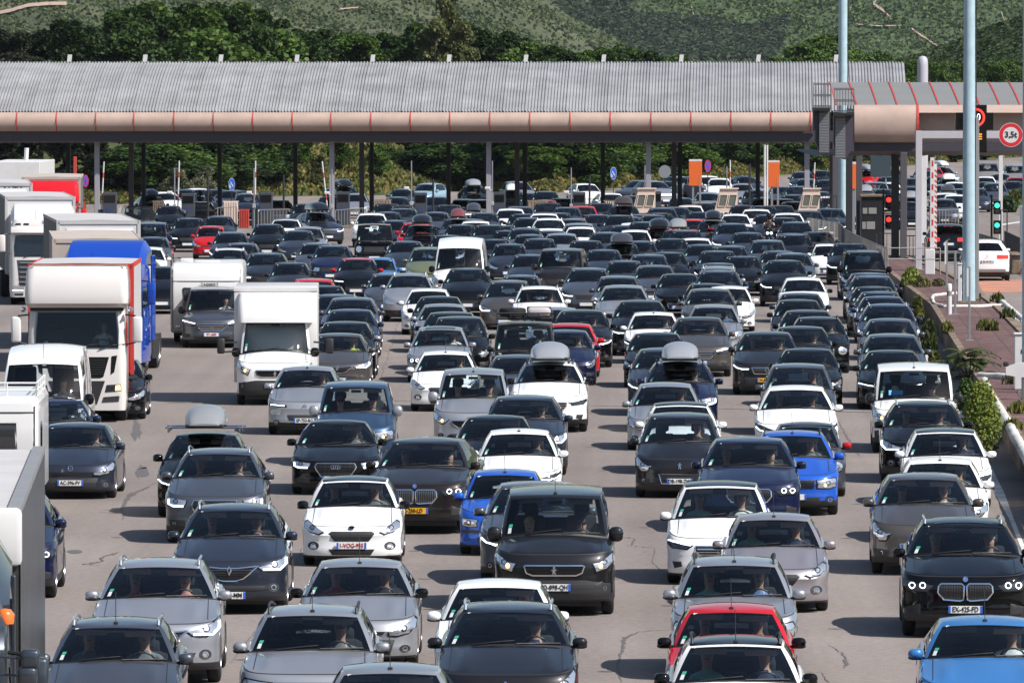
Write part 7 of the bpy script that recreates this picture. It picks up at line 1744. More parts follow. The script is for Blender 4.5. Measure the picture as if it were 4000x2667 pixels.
FAR = """
1600 1067 suv sweep S rails
1519 1063 hatch sweep G -
1479 1009 mini sweep C railsk ; small blue hatchback with roof rails left of the silver SUV ;;
1399 1002 csuv chevron K - ; black crossover with a red roof and red mirrors ;; roof:R mir:R
1852 1048 suv lion5 K -
1463 875 boxy round K - ; black boxy off-roader with a star on its grille ;; y.02
1984 1092 mpv diamond T - ; taupe people carrier left of the white SUV with grey rails ;; y-.03
2007 1071 hatch sweep G -
1675 962 mpv sweep V - ; pale green people carrier left of the white minibus ;;
1585 944 megane sweep A -
1743 918 hatch sweep K -
1662 876 estate slim K - ; black estate under the large black roof box ;;
1630 868 hatch sweep R - ; red hatchback showing its side beside the black estate ;;
1537 865 hatch sweep A -
1451 836 duster shield W railsk ; white roofed SUV behind the black boxy off-roader ;;
1513 831 hatch sweep A -
1573 811 suv slim A -
1573 799 hatch sweep K -
1507 800 megane sweep K -
1549 766 hatch sweep A -
1573 737 sedan sweep A -
1668 718 hatch sweep L - ; light blue hatchback turned sideways near the grass bank ;; y-.35
1704 768 hatch sweep N -
1752 796 suv slim K -
1731 829 hatch sweep G -
1787 852 suv slim A - ; dark crossover under a dull red roof box ;;
1839 853 hatch sweep G -
1857 863 suv sweep W -
1850 828 hatch sweep K - ; black hatchback under a grey roof box behind the white SUVs ;;
1825 836 hatch sweep W -
1906 826 suv slim A -
1976 820 suv sweep W -
2032 802 mpv slim G -
2141 790 suv slim K -
2213 810 suv slim A -
2180 828 hatch sweep A -
2126 831 suv slim W rails
2029 837 megane sweep K -
2062 853 hatch sweep A -
2146 851 suv slim W rails
2274 802 suv slim R -
2345 798 suv slim K -
2336 834 megane slim A -
2417 840 suv slim K -
2238 860 estate slim G rails
2262 874 suv sweep S -
2268 889 csuv round W - ; white rounded crossover behind the dark campervan ;;
1913 875 suv slim K -
1943 887 hatch sweep K -
1985 896 hatch sweep K -
2052 893 suv slim G pano
2071 912 megane sweep G -
1934 934 megane lion5 K - ; black hatchback with a white plate right of the white minibus ; AX-391-QX w ;
2107 931 megane sweep A - ; dark hatchback with an arm raised out of its window ;;
2196 972 van vanlion O - ; dark campervan with a raised roof edge and polished side ;; y-.05
2068 994 hatch sweep A -
2357 973 megane star A -
2345 907 suv slim A -
2428 953 megane sweep K - ; black car under a dark round roof box in the middle lanes ;;
2375 920 hatch sweep K -
2533 992 mpv sweep A -
2297 1048 suv slim G - ; mid grey SUV in front of the dark campervan ;; y-.02
2806 1061 suv slim A -
2805 1044 estate sweep S rails
2806 1028 hatch sweep A -
2804 979 suv slim K -
2742 956 megane sweep A -
2721 933 hatch sweep W -
2679 902 suv slim K -
2575 894 csuv slim R - ; red crossover under a black roof box ;;
2648 893 suv slim K - ; black SUV under a grey roof box beside the red crossover ;;
2708 858 hatch sweep R - ; red roofed hatchback behind the grey roof box ;;
2785 860 mpv slim T - ; taupe people carrier under a glossy black roof box ;;
2715 826 megane slim K -
2855 871 suv slim A -
2900 886 megane slim K -
2938 911 megane sweep A -
2998 934 mpv slim G - ; grey people carrier with a silver mirror in front of a motorcycle ;;
3031 978 megane slim A -
3093 988 suv slim G -
3064 1020 suv slim K -
3138 1079 csuv chevron W aer ; white crossover with bright side lamps in the right lanes ;; mir:K
3078 918 sedan sweep A -
3108 869 suv slim A rails
3061 852 hatch sweep K -
3001 842 megane sweep A -
3075 830 suv slim W -
2955 815 suv slim W -
2980 805 suv slim K -
3046 799 suv slim K -
3154 817 suv slim A -
3245 815 suv slim A -
3192 905 sedan slim A -
3105 918 hatch sweep K -
3235 951 mini lion5 W - ; small white hatchback left of the black off-roader by the railing ;;
3318 952 suv slim K -
3372 976 viano vanlion K railsk ; black people van with glossy roof beside the long railing ;; y.03
3395 1062 suv slim N -
3406 1073 suv slim A -
3412 1122 megane sweep K -
3435 1137 megane sweep A -
738 855 csuv slim K -
854 847 megane sweep A -
823 886 mini sweep R - ; red hatchback in the left lanes behind the caravan ;;
902 909 suv slim A rails
944 946 megane sweep G -
896 970 estate slim D rails ; grey car with a white roof behind the caravan ;; roof:W
1042 986 suv diamond D -
1134 1028 megane lion5 D -
1224 1085 mpv sweep R - ; red car whose roof shows above the grey roofs at left ;;
1299 958 csuv shield N -
1236 945 hatch sweep G -
1164 899 megane sweep A -
1190 887 estate sweep S -
1060 878 csuv slim K -
1117 851 hatch sweep W - ; white edged hatchback left of the angled dark SUV ;; roof:A
1245 826 suv slim A - ; dark SUV turned sideways with a black roof box ;; y.28
1195 800 hatch sweep K -
1290 767 hatch sweep N - ; navy hatchback with a black roof box near the grass ;;
1345 729 estate sweep A - ; dark estate turned sideways under a black roof box ;; y.30
1388 755 hatch sweep S -
590 770 hatch sweep A - ; dark hatchback with a dark roof box behind the black leg ;; y.2
648 751 hatch sweep W - ; white hatchback turned sideways, the left of two ;; y.35
735 738 hatch sweep A -
775 736 hatch sweep W - ; white hatchback turned sideways, the right of two ;; y.35
830 740 megane sweep A -
895 741 estate sweep G - ; grey estate turned sideways beside the blue arrow sign ;; y-.4
968 754 mpv slim G -
783 786 hatch sweep K -
1090 780 hatch sweep G -
539 803 boxy round K - ; black boxy off-roader turned sideways behind the first railing ;; y.18
660 805 hatch sweep K -
575 876 van vanlion N - ; navy van roof behind the lorries at left ;;
604 919 megane sweep G - ; grey hatchback with a silver bumper right of the blue lorry ;;
573 966 suv slim W - ; white SUV just right of the blue lorry ;;
545 1010 megane sweep A -
640 1043 suv lion5 K - ; black SUV left of the caravan ;;
1266 1121 megane sweep K -
1310 1147 suv slim A rails
2550 842 hatch sweep A -
2025 707 mpv sweep S - ; silver people carrier turned sideways by the middle grass ;; y.22
2000 748 hatch sweep K - ; black hatchback under a white roof box ;;
2290 719 hatch sweep W - ; white hatchback turned sideways by the middle grass ;; y.25
2130 750 suv slim K -
2128 781 hatch sweep R -
2078 756 hatch sweep K -
1850 729 duster slim K - ; black SUV with a silver roof box under the middle light leg ;; y.1
1875 778 hatch sweep S -
1810 777 hatch sweep P - ; pink roofed hatchback left of the silver roof box car ;;
2200 776 hatch sweep K -
2385 752 csuv sweep W - ; white crossover left of the open grey tarmac ;; y.15
2495 702 estate sweep G - ; grey estate turned sideways above the left cream booth ;; y-.45
2470 762 megane sweep K -
2436 800 suv slim K - ; black SUV under a brown roof box left of the cream booth ;;
2560 708 suv sweep S - ; silver SUV turned sideways behind the right light leg ;; y.35
2600 707 hatch sweep K -
2665 688 hatch sweep S - ; silver hatchback side on left of the orange panel ;; y.5
2760 684 ludo slim W - ; white pickup like van beside the leftmost orange panel ;; y.4
2810 699 suv sweep W -
2912 690 sedan sweep A - ; dark saloon turned sideways near the right trees ;; y.25
2900 716 hatch sweep S -
2763 754 suv sweep S -
3050 729 megane sweep G -
3113 727 suv slim A -
3135 670 suv slim A -
3205 667 hatch sweep K - ; dark car with a loaded roof right of the barrier arm ;;
3150 697 hatch sweep G -
3225 702 hatch sweep K -
3095 763 hatch sweep K -
3055 776 hatch sweep A -
3100 785 sedan sweep A -
2640 807 suv slim A -
2695 802 estate sweep W -
2605 817 suv slim A -
2510 832 estate slim A rails
2575 830 hatch sweep K -
2840 836 hatch sweep A -
2872 834 suv sweep W -
2462 852 hatch sweep A -
2475 871 hatch sweep W -
2515 869 suv slim K -
3490 660 hatch sweep A -
3422 713 mpv sweep S -
3470 693 hatch sweep K -
3475 710 estate sweep W -
3410 734 hatch sweep A -
3560 698 megane sweep A -
3565 728 hatch sweep K -
3385 667 csuv sweep R - ; red crossover turned sideways under a silver roof box ;; y.4
3382 752 hatch sweep G - ; grey hatchback with a silver roof box behind the dark booth ;;
3560 778 hatch sweep A - ; dark hatchback with a large silver roof box behind the dark columns ;;
3562 791 hatch sweep K -
3640 654 hatch sweep R - ; red hatchback far behind the striped barrier ;;
3682 652 estate sweep S - ; silver estate with a white roof box far behind the striped barrier ;; y.3
3705 705 megane sweep K - ; black hatchback with a white roof box beyond the striped barrier ;;
3700 722 suv sweep S -
3745 709 hatch sweep W -
3702 750 megane slim K - ; black hatchback with a dark roof box beyond the striped barrier ;;
3748 739 hatch sweep A -
3707 758 suv sweep W -
3712 769 hatch sweep A -
3678 776 hatch sweep G -
3735 763 suv sweep W -
3858 636 ludo shield G - ; grey van like car with a lit headlight at far right ;;
3965 644 ludo sweep S - ; silver van like car at the far right edge ;;
3848 690 hatch sweep W -
3910 679 hatch sweep S -
3972 692 hatch sweep R - ; red hatchback at the far right edge ;;
3853 711 hatch sweep K -
3885 714 mpv sweep G -
3942 710 hatch sweep K -
3800 735 hatch sweep A -
3650 690 hatch sweep K -
3610 665 suv sweep A -
3330 700 hatch sweep G -
3450 740 hatch sweep K -
3355 790 hatch sweep A -
2950 745 hatch sweep K -
2985 775 hatch sweep A -
3200 745 hatch sweep A -
3160 770 hatch sweep K -
3240 770 hatch sweep W -
2820 790 hatch sweep K -
2900 800 hatch sweep A -
2745 790 hatch sweep K -
2660 770 hatch sweep G -
2440 880 megane sweep A -
2620 935 megane sweep K -
2500 935 hatch sweep A -
2480 905 csuv slim W -
2290 940 hatch sweep K -
2230 910 suv slim S -
2150 905 hatch sweep A -
1990 955 hatch sweep A -
1800 880 hatch sweep K -
2860 960 csuv slim A -
2900 1000 megane sweep K -
2610 985 csuv slim K -
2440 1020 hatch sweep A -
"""
KW = dict(trafic='van', hatch='hatchback', mini='small hatchback', megane='hatchback', sedan='saloon', estate='estate car', suv='SUV', bigsuv='SUV', csuv='crossover', duster='SUV', mpv='people carrier', ludo='family van', van='van', viano='people van', boxy='off-roader')
CATW = dict(trafic='van', van='van', viano='van', ludo='van')
def rowparse(txt, lod):
    out = []
    for ln in txt.strip().splitlines():
        a = [q.strip() for q in ln.split(';')]; h = a[0].split()
        d = dict(x=float(h[0]), y=float(h[1]), kind=h[2], style=h[3], col=h[4], opt=() if h[5] == '-' else tuple(h[5].split(',')), label=a[1] if len(a) > 1 and a[1] else None, plate=None, roof=None, mir=None, yaw=None, p=None, p2=False, lod=lod)
        if len(a) > 2 and a[2]: t_, k_ = a[2].rsplit(' ', 1); d['plate'] = (t_, k_)
        for e in (a[3].split() if len(a) > 3 else []):
            if e.startswith('roof:'): d['roof'] = e[5:]
            elif e.startswith('mir:'): d['mir'] = e[4:]
            elif e == 'p2': d['p2'] = True
            elif e.startswith('p:'): d['p'] = e[2:].split(',')
            elif e.startswith('y'): d['yaw'] = float(e[1:])
        out.append(d)
    return out
ROWS = rowparse(NEAR, 0) + rowparse(FAR, 1)
def default_yaw(x):
    vp = 1040 + .36 * (x / 1.7007); return -(vp - 1400) / 19600
def short(d):
    return ('%s %s' % (COLNAME[d['col']], KW[d['kind']]))
for d in ROWS:
    yaw = d['yaw'] if d['yaw'] is not None and abs(d['yaw']) > .05 else default_yaw(d['x']) + (d['yaw'] or 0)
    p = dict(BASE); p.update(KINDS[d['kind']]); q = at(d['x'], d['y'], p['H'] + .01)
    off = Matrix.Rotation(yaw, 3, 'Z') @ Vector((0, -.15, 0)); q = Vector((q.x, q.y, 0)) - off * -1 * -1
    d['loc'] = Vector((q.x - off.x * 0, q.y, 0)); d['rz'] = yaw; d['H'] = p['H']; d['p_'] = p; d['short'] = short(d)
# no two cars may stand inside each other: nudge along the lane
ROWS.sort(key=lambda d: d['loc'].y)
for _ in range(30):
    mv = 0
    for i, a in enumerate(ROWS):
        for b_ in ROWS[i + 1:]:
            dy = b_['loc'].y - a['loc'].y
            if dy > 6.2: break
            w = (a['p_']['W'] + b_['p_']['W']) / 2 + .12; dx = b_['loc'].x - a['loc'].x; l = (a['p_']['L'] + b_['p_']['L']) / 2 + .25
            if abs(dx) < w and dy < l:
                ly, lx = l - dy, w - abs(dx)
                if lx < .55 or lx < ly * .10: s = 1 if dx >= 0 else -1; a['loc'].x -= s * lx / 2; b_['loc'].x += s * lx / 2
                else: a['loc'].y -= ly / 2; b_['loc'].y += ly / 2
                mv += 1
    ROWS.sort(key=lambda d: d['loc'].y)
    if not mv: break
print('overlap passes', _, 'left', mv)
BOXES = {  # which car (photograph roof position) carries which box: width, height, mat, label
    (804, 1690): ('silver grey roof box high on long silver crossbars', 'grey', 1.35, .80), (2148, 1411): ('silver roof box on the white SUV with the honeycomb grille', 'silver', 1.0, .95), (2656, 1411): ('silver roof box on the navy SUV', 'silver', 1.0, .90),
    (1662, 876): ('large glossy black roof box on the black estate', 'black', 1.0, .95), (1787, 852): ('dull red roof box behind the small grey one', 'red', .9, .70), (1850, 828): ('small dark grey roof box beside the dull red one', 'dgrey', .9, .75),
    (2428, 953): ('dark grey round roof box in the middle lanes', 'dgrey', 1.0, .95), (2575, 894): ('long black roof box on the red crossover', 'black', 1.0, .95), (2648, 893): ('pale grey roof box beside the long black one', 'grey', 1.0, .80),
    (2785, 860): ('glossy black roof box on the taupe people carrier', 'black', 1.0, .80), (1245, 826): ('black roof box on the dark SUV turned sideways', 'black', 1.0, .90), (1290, 767): ('black roof box near the second light leg', 'black', .9, .75),
    (1345, 729): ('black roof box highest against the grass bank', 'black', 1.0, .85), (590, 770): ('dark roof box behind the black leg at left', 'dgrey', 1.0, .85), (2000, 748): ('white roof box behind the middle black leg', 'white', .9, .80),
    (1850, 729): ('silver roof box left of the middle light leg', 'silver', 1.0, .90), (2436, 800): ('brown roof box left of the left cream booth', 'brown', 1.0, .95), (3385, 667): ('silver roof box on the red crossover turned sideways', 'silver', .9, .8),
    (3382, 752): ('silver roof box beside the dark toll booth', 'silver', 1.0, .8), (3560, 778): ('large silver roof box behind the dark columns', 'silver', 1.0, .9), (3682, 652): ('white roof box right of the striped barrier top', 'white', .9, .8),
    (3705, 705): ('white roof box right of the striped barrier middle', 'white', 1.0, .95), (3702, 750): ('dark roof box low behind the striped barrier', 'dgrey', 1.0, .85)}
BM = dict(grey=pr('box_grey_shell', (.24, .25, .26), .35, 0, .5), silver=pr('box_silver_shell', (.42, .43, .46), .3, .4, .6), black=pr('box_black_shell', (.010, .010, .012), .18, 0, .6), red=pr('box_red_shell', (.16, .04, .045), .4, 0, .4),
    dgrey=pr('box_dark_shell', (.04, .042, .05), .3, 0, .5), white=pr('box_white_shell', (.7, .7, .7), .35, 0, .4), brown=pr('box_brown_shell', (.05, .035, .03), .4, 0, .4))
HI = dict(blond=2, grey=1, black=3)
cars = []
for d in ROWS:
    d['key'] = (int(d['x']), int(d['y']))
    opt = d['opt']; tall = d['y']
    root, K, made = make_car('van' if d['kind'] in ('van', 'viano', 'trafic') else 'car', d['kind'], d['style'], d['col'], d['loc'], d['rz'], d['lod'], opt, d['roof'], d['mir'], d['plate'])
    if d['lod']: root.scale = (rnd.uniform(.965, 1.03), rnd.uniform(.95, 1.05), rnd.uniform(.97, 1.035))
    d['root'] = root; cars.append(d)
    if d['key'] in BOXES:
        lab, m_, bars, w = BOXES[d['key']]; hi_ = d['key'] == (804, 1690)
        roof_box(d['loc'] + Vector((0, -.15, K['H'] + (.10 if hi_ else .02))), d['rz'], lab, BM[m_], L=2.0, W=w, H=.42, bars=bars + (.2 if hi_ else 0))
    if d['p'] and d['lod'] == 0:
        cl = d['p'][0]; hair = HI.get(d['p'][1], 0) if len(d['p']) > 1 else rnd.choice([0, 0, 3, 1]); M3 = Matrix.Rotation(d['rz'], 3, 'Z')
        hh = K['hs'] - .78 + .03; low = min(.62, hh + .1)
        nm = d['label'] or d['short']
        lo = d['loc'] + M3 @ Vector((K['dx'], K['ys'] - .03, low)); cw = dict(grey='grey top', white='white shirt', navy='navy top', pink='pink shirt', blue='blue shirt', black='black top', yellow='yellow vest').get(cl, cl + ' top')
        w = nm.split()[:9]
        while w[-1] in ('with', 'and', 'the', 'a', 'of', 'in', 'on', 'behind', 'left', 'right', 'its', 'beside', 'near', 'an', 'at', 'to', 'over', 'under', 'by', 'between'): w.pop()
        add_person(lo, d['rz'], 'drive', cl, hair, 0 if rnd.random() < .7 else 1, 'driver in %s of the %s' % (cw, ' '.join(w)), 'drivers in the queue', rnd.random() < .4)
        if d['p2']:
            lo = d['loc'] + M3 @ Vector((-K['dx'], K['ys'] - .03, low)); c2_ = rnd.choice(['navy', 'grey', 'white', 'green', 'black', 'red'])
            add_person(lo, d['rz'], 'rest', c2_, rnd.choice([0, 2, 1, 3]), 0, 'passenger in %s top in the %s' % (dict(green='mint').get(c2_, c2_), ' '.join(w)), 'passengers in the queue', rnd.random() < .25)
# ---- labels for the cars that have none: by what stands in front of and beside them
LANDM = [((1801, 960), 'the white minibus'), ((1463, 880), 'the black off-roader with the star grille'), ((808, 1030), 'the caravan'), ((2196, 975), 'the dark campervan'), ((2575, 890), 'the red crossover with a roof box'), ((2268, 889), 'the white rounded crossover'), ((3372, 975), 'the black people van'),
    ((1662, 870), 'the black estate with a roof box'), ((2050, 1256), 'the roof racked off-roader'), ((1075, 1155), 'the white box van'), ((2656, 1400), 'the navy SUV with a roof box'), ((2515, 780), 'the left cream booth'), ((2835, 780), 'the middle cream booth'), ((3160, 775), 'the right cream booth'), ((3138, 1078), 'the white crossover with bright lamps'),
    ((1909, 760), 'the middle light leg'), ((1296, 760), 'the second light leg'), ((2714, 670), 'the left orange panel'), ((3023, 670), 'the middle orange panel'), ((3646, 750), 'the striped barrier'), ((3292, 700), 'the far pale blue mast'), ((3790, 700), 'the near pale blue mast'), ((823, 890), 'the red small hatchback'), ((1350, 740), 'the highest black roof box'), ((2998, 930), 'the grey people carrier with silver mirror'),
    ((2708, 858), 'the red roofed hatchback'), ((3470, 820), 'the red signals'), ((3405, 800), 'the dark toll booth'), ((2290, 720), 'the sideways white hatchback'), ((530, 1000), 'the blue lorry'), ((1399, 1002), 'the red roofed crossover'), ((2148, 1411), 'the white SUV with honeycomb grille'), ((3560, 1417), 'the white van'), ((2730, 1239), 'the taupe SUV with black roof'), ((2785, 860), 'the taupe people carrier')]
used = set(d['label'] for d in cars if d['label'])
def direction(dx, dy):
    if abs(dx) < 30 + abs(dy) * .5: return 'just behind' if dy < 0 else 'just in front of'
    return 'left of' if dx < 0 else 'right of'
for d in cars:
    if d['label']: continue
    base = d['short'] + (' with roof rails' if 'rails' in d['opt'] or 'railsk' in d['opt'] else ''); cand = []
    nb = sorted((c for c in cars if c is not d), key=lambda c: abs(c['x'] - d['x']) + 1.6 * abs(c['y'] - d['y']))[:6]
    lm = sorted(LANDM, key=lambda l: math.hypot(l[0][0] - d['x'], (l[0][1] - d['y']) * 1.3))[:3]
    for c in nb[:3]:
        for l, nme in lm[:2]: cand.append('%s %s a %s, near %s' % (base, direction(d['x'] - c['x'], d['y'] - c['y']), c['short'], nme))
    for c in nb:
        for c3 in nb:
            if c3 is not c: cand.append('%s %s a %s and %s a %s, near %s' % (d['short'], direction(d['x'] - c['x'], d['y'] - c['y']), c['short'], direction(d['x'] - c3['x'], d['y'] - c3['y']), c3['short'], lm[0][1]))
    for c in nb:
        for l, nme in lm: cand.append('%s %s a %s, near %s' % (d['short'], direction(d['x'] - c['x'], d['y'] - c['y']), c['short'], nme))
    cand = [c for c in cand if len(c.split()) <= 16] or cand
    for c in cand:
        if c not in used: break
    d['label'] = c; used.add(c)
for d in cars:
    tag(d['root'], d['label'], CATW.get(d['kind'], 'car'), 'vehicles queuing for the toll')
# ---------------------------------------------------------------- minibus, box van, vans, caravans, lorries
def by_top(x, y, H, dy=.3): q = at(x, y, H); return Vector((q.x, q.y + dy, 0))
r_, K, _ = make_car('minibus', 'bigvan', 'big', 'W', by_top(1801, 930, 2.48), -.02, 0, (), mirror='K'); tag(r_, 'white high roofed minibus with dark side strip in the middle of the queue', 'minibus', 'vehicles queuing for the toll')
r_, K, _ = make_car('van', 'bigvan', 'big', 'W', by_top(182, 1352, 2.48, 0), default_yaw(182), 0, ('aer',), mirror='K'); tag(r_, 'white high roofed delivery van left of the white lorry', 'van', 'vehicles queuing for the toll')
add_person(r_.location + Vector((.45, -1.2, .95)), 0, 'drive', 'grey', 0, 0, 'driver in grey top of the white delivery van at left', 'drivers in the queue')
r_, K, _ = make_car('van', 'viano', 'star', 'G', by_top(832, 1120, 1.88), default_yaw(832) + .012, 0, (), mirror='K', plate=('SY-680', 'r')); tag(r_, 'grey van with a star grille towing the white caravan', 'van', 'vehicles queuing for the toll')
add_person(r_.location + Vector((.42, -.6, .72)), 0, 'drive', 'white', 0, 0, 'driver in white shirt of the grey van towing the caravan', 'drivers in the queue')
q = at(808, 1027, 2.6); caravan((q.x, q.y - .3, 0), default_yaw(808) + .012, 'white caravan lettered TABBERT behind the grey van')
# luton box van
q = at(1066, 1580, 0); yaw = default_yaw(1078) + .02; r_, K, made = make_car('van', 'bigvan', 'vanlion', 'W', Vector((q.x, q.y + 2.3, 0)), yaw, 0, (), mirror='K'); tag(r_, 'white box van with a tall cargo box and roof deflector', 'van', 'vehicles queuing for the toll')
b = MB(); b.rbox(-1.09, 1.09, -1.35, 4.6, .55, 3.02, .03); b.build('cargo_box', [pr('cargo_white', (.64, .625, .62), .4, 0, .3, var=(1.2, .04))], r_, auto=R(40))
b = MB(); loft(b, [(2.12, .98, -1.72, -1.0, .15), (2.3, 1.0, -1.72, -1.0, .18), (2.7, 1.0, -1.62, -1.0, .2), (2.88, .96, -1.48, -1.0, .15)]); b.build('roof_deflector', [PM('W')], r_, auto=R(30))
b = MB(); b.rbox(-1.10, 1.10, -1.37, -1.30, 2.93, 3.03, .01); b.build('box_edge', [M_WHT], r_)
for s in (-1, 1): b = MB(); b.rbox(s * 1.42 - .10, s * 1.42 + .10, -2.05, -1.92, 1.32, 1.72, .04); b.tube([(s * 1.0, -1.9, 1.62), (s * 1.4, -1.98, 1.60)], .025, 5); b.tube([(s * 1.0, -1.9, 1.38), (s * 1.4, -1.98, 1.36)], .025, 5); b.build('wide_mirror', [M_TRIM], r_, auto=R(50))
add_person(r_.location + Vector((.45, -1.25, .95)), 0, 'drive', 'grey', 3, 0, 'driver in grey top of the white box van', 'drivers in the queue'); add_person(r_.location + Vector((-.45, -1.25, .95)), 0, 'rest', 'black', 3, 0, 'passenger in black top of the white box van', 'passengers in the queue')
# the two vehicles leaving through the exit lane, seen from behind
for x, yr_, c_, H_, lab, pt in ((3853, 1096, 'W', 1.70, 'white SUV driving away through the exit lane with lit brake lamps', ('FE-107-VF', 'w')), (3703, 1020, 'K', 1.70, 'black SUV driving away behind the striped barrier with lit brake lamps', None)):
    q = at(x, yr_, 0); r_, K, _ = make_car('car', 'bigsuv', 'kidney', c_, Vector((q.x, q.y + 1.55, 0)), math.pi + .0, 0, ('rear',), plate=pt); tag(r_, lab, 'car')
M_CABW = paint('lorry_white', (.64, .61, .59)); M_CABB = paint('lorry_blue', (.010, .055, .36)); M_CABR = paint('lorry_red', (.62, .012, .02))
M_CANB = pr('canvas_beige', (.42, .36, .32), .8, var=(.8, .12)); M_CANG = pr('canvas_grey', (.12, .12, .12), .7, var=(.8, .25)); M_CANW = pr('canvas_pale', (.44, .43, .43), .75, var=(.6, .08)); M_CURR = pr('curtain_red', (.52, .03, .025), .6)
M_TXB = pr('text_navy', (.02, .04, .25), .5); M_TXW = pr('text_white', (.8, .8, .8), .5)
def front_at(px, py): return at(px, py, 0)
q = front_at(300, 1650); lorry((q.x, q.y, 0), .022, 'white lorry with a high roof deflector and a driver in a white shirt', M_CABW, 'luton', 'trailer with red curtain posts and pale roof behind the white lorry', M_CANW, None, M_CANW, top=3.87, frame=M_CURR, tl=6.8, trim=M_WHT, driver=True)
add_person((q.x + .60, q.y + 1.32, 1.62), 0, 'drive', 'white', 0, 0, 'lorry driver in a white shirt at the wheel of the white lorry', 'drivers in the queue')
q = front_at(388, 1458); lorry((q.x, q.y, 0), -.09, 'bright blue lorry with a curved roof spoiler and white lettering', M_CABB, 'spoiler', 'trailer with beige canvas roof behind the blue lorry', M_CANB, M_CANB, M_CANB, cabtext=('SCANIA', .30, 3.06, M_TXW, .1), top=3.82, tyaw=.075)
q = front_at(166, 1192); lorry((q.x, q.y, 0), .06, 'white lorry with navy emblem on its sun visor at the left edge', M_CABW, 'spoiler', 'trailer with charcoal side and pale roof at the left edge', M_CANW, M_WHT, M_CANG, top=4.0, tyaw=.095, cabtext=('X  ASGT', .20, 3.05, M_TXB, .35))
q = at(388, 861, 4.0); lorry((q.x + .25, q.y - 2.75, 0), .10, 'white lorry whose spoiler shows behind the blue lorry', M_CABW, 'spoiler', 'trailer with dark grey canvas side and pale roof behind the blue lorry', M_CANW, M_WHT, M_CANG, top=4.0)
q = at(198, 692, 4.0); lorry((q.x + .15, q.y - 2.7, 0), .05, 'red lorry with a rounded red roof spoiler far back at left', M_CABR, 'luton', 'trailer with beige canvas roof behind the red lorry', M_CANB, M_CANB, M_CANG, top=4.0, trim=M_CABR)
q = at(6, 716, 4.0); lorry((q.x + .2, q.y - 2.7, 0), .08, 'white lorry left of the red lorry', M_CABW, 'spoiler', 'white trailer with black lettering left of the red lorry', M_CANW, M_WHT, M_CANW, top=4.0)
p_ = Vector((q.x, q.y, 0)); link('lettering', text_mesh('ALTA', .30, M_INK, 1.3, bold=.01), [o for o in COL.objects if o.get('label') == 'white trailer with black lettering left of the red lorry'][0], (.5, -.05, 3.72))
q = at(60, 632, 4.0); tr = empty('trailer', (q.x, q.y, 0), 0); tag(tr, 'white box trailer farthest back at the left edge', 'trailer', 'trailers of the queuing lorries'); b = MB(); b.rbox(-1.28, 1.28, 0, 12, 1.0, 4.0, .03); b.build('body', [M_WHT], tr)
for s in (-1, 1): truck_wheel((s * 1.05, 2.0, .5), tr, .5, .38); truck_wheel((s * 1.05, 10.0, .5), tr, .5, .38)
b = MB(); b.box(-1.1, 1.1, .2, 11.8, .7, 1.0); b.build('chassis', [M_TRIM], tr)
# caravan at the left edge, with the silver car that tows it
q = at(190, 1985, 0); W_ = 2.45; caravan((q.x - W_ / 2, q.y - 3.0, 0), .030, 'white caravan with roof rack rails cut by the left edge', W=W_, H=2.34, L=5.6, style='rails')
r_, K, _ = make_car('car', 'estate', 'sweep', 'S', by_top(-18, 1664, 1.50, -1.2), .0, 0, ('rails',)); tag(r_, 'silver car cut by the left edge in front of the white caravan', 'car', 'vehicles queuing for the toll')
# the big grey trailer at the lower left
P1 = at(80, 1990, 4.0); P2 = at(175, 1745, 4.0); dv = (P2 - P1); yaw = -math.atan2(dv.x, dv.y); Mz = Matrix.Rotation(yaw, 3, 'Z')
o_ = Vector((P1.x, P1.y, 0)) - Mz @ Vector((1.275, 0, 0)); t = empty('trailer', o_, yaw); tag(t, 'large grey box trailer with pale ribbed roof at the lower left edge', 'trailer', 'trailers of the queuing lorries')
TL = dv.length; b = MB(); n = 60
b.grid([[(x, TL * k / (n * 2), 3.95 + .035 * abs(math.sin(k * .55))) for x in (-1.2, -.4, .4, 1.13)] for k in range(n * 2 + 1)]); b.build('roof_cover', [M_CANW], t, auto=R(70))
b = MB(); b.box(1.13, 1.275, .0, TL, 3.93, 4.01); b.build('roof_edge', [pr('trailer_edge', (.22, .22, .23), .5, var=(2, .1))], t)
M_ALU = pr('scratched_aluminium', (.14, .14, .145), .28, .75, var=(.9, .35)); b = MB(); G = [[(1.275 + .004 * math.sin(k * 2.2), TL * k / 60, z) for z in (1.1, 2.0, 3.0, 3.93)] for k in range(61)]; b.grid(G); b.box(-1.275, 1.26, .02, TL, 1.1, 3.9); b.build('side_panel', [M_ALU], t, auto=R(60))
b = MB(); b.rbox(-1.27, 1.29, -.10, .12, 3.40, 4.02, .06); b.build('corner_cap', [M_WHT], t, auto=R(40)); b = MB(); b.lathe([(-.115, .001), (-.115, .05), (-.09, .06)], 'y', 14, (.95, 0, 3.72)); b.build('marker_lamp', [M_TRIM], t)
b = MB(); b.box(-1.1, 1.1, .2, TL - .1, .75, 1.1); b.build('chassis', [M_TRIM], t)
for y in (TL - 4, TL - 2.7, TL - 1.4):
    for s in (-1, 1): truck_wheel((s * 1.08, y, .5), t, .5, .38)
M_CABD = paint('lorry_dark', (.045, .055, .07), .5)
lo = o_ + Mz @ Vector((0, -2.9, 0)); tk = lorry(lo, yaw, 'dark grey lorry cut by the lower left corner with rounded mirrors', M_CABD, 'spoiler', None, M_CABD)
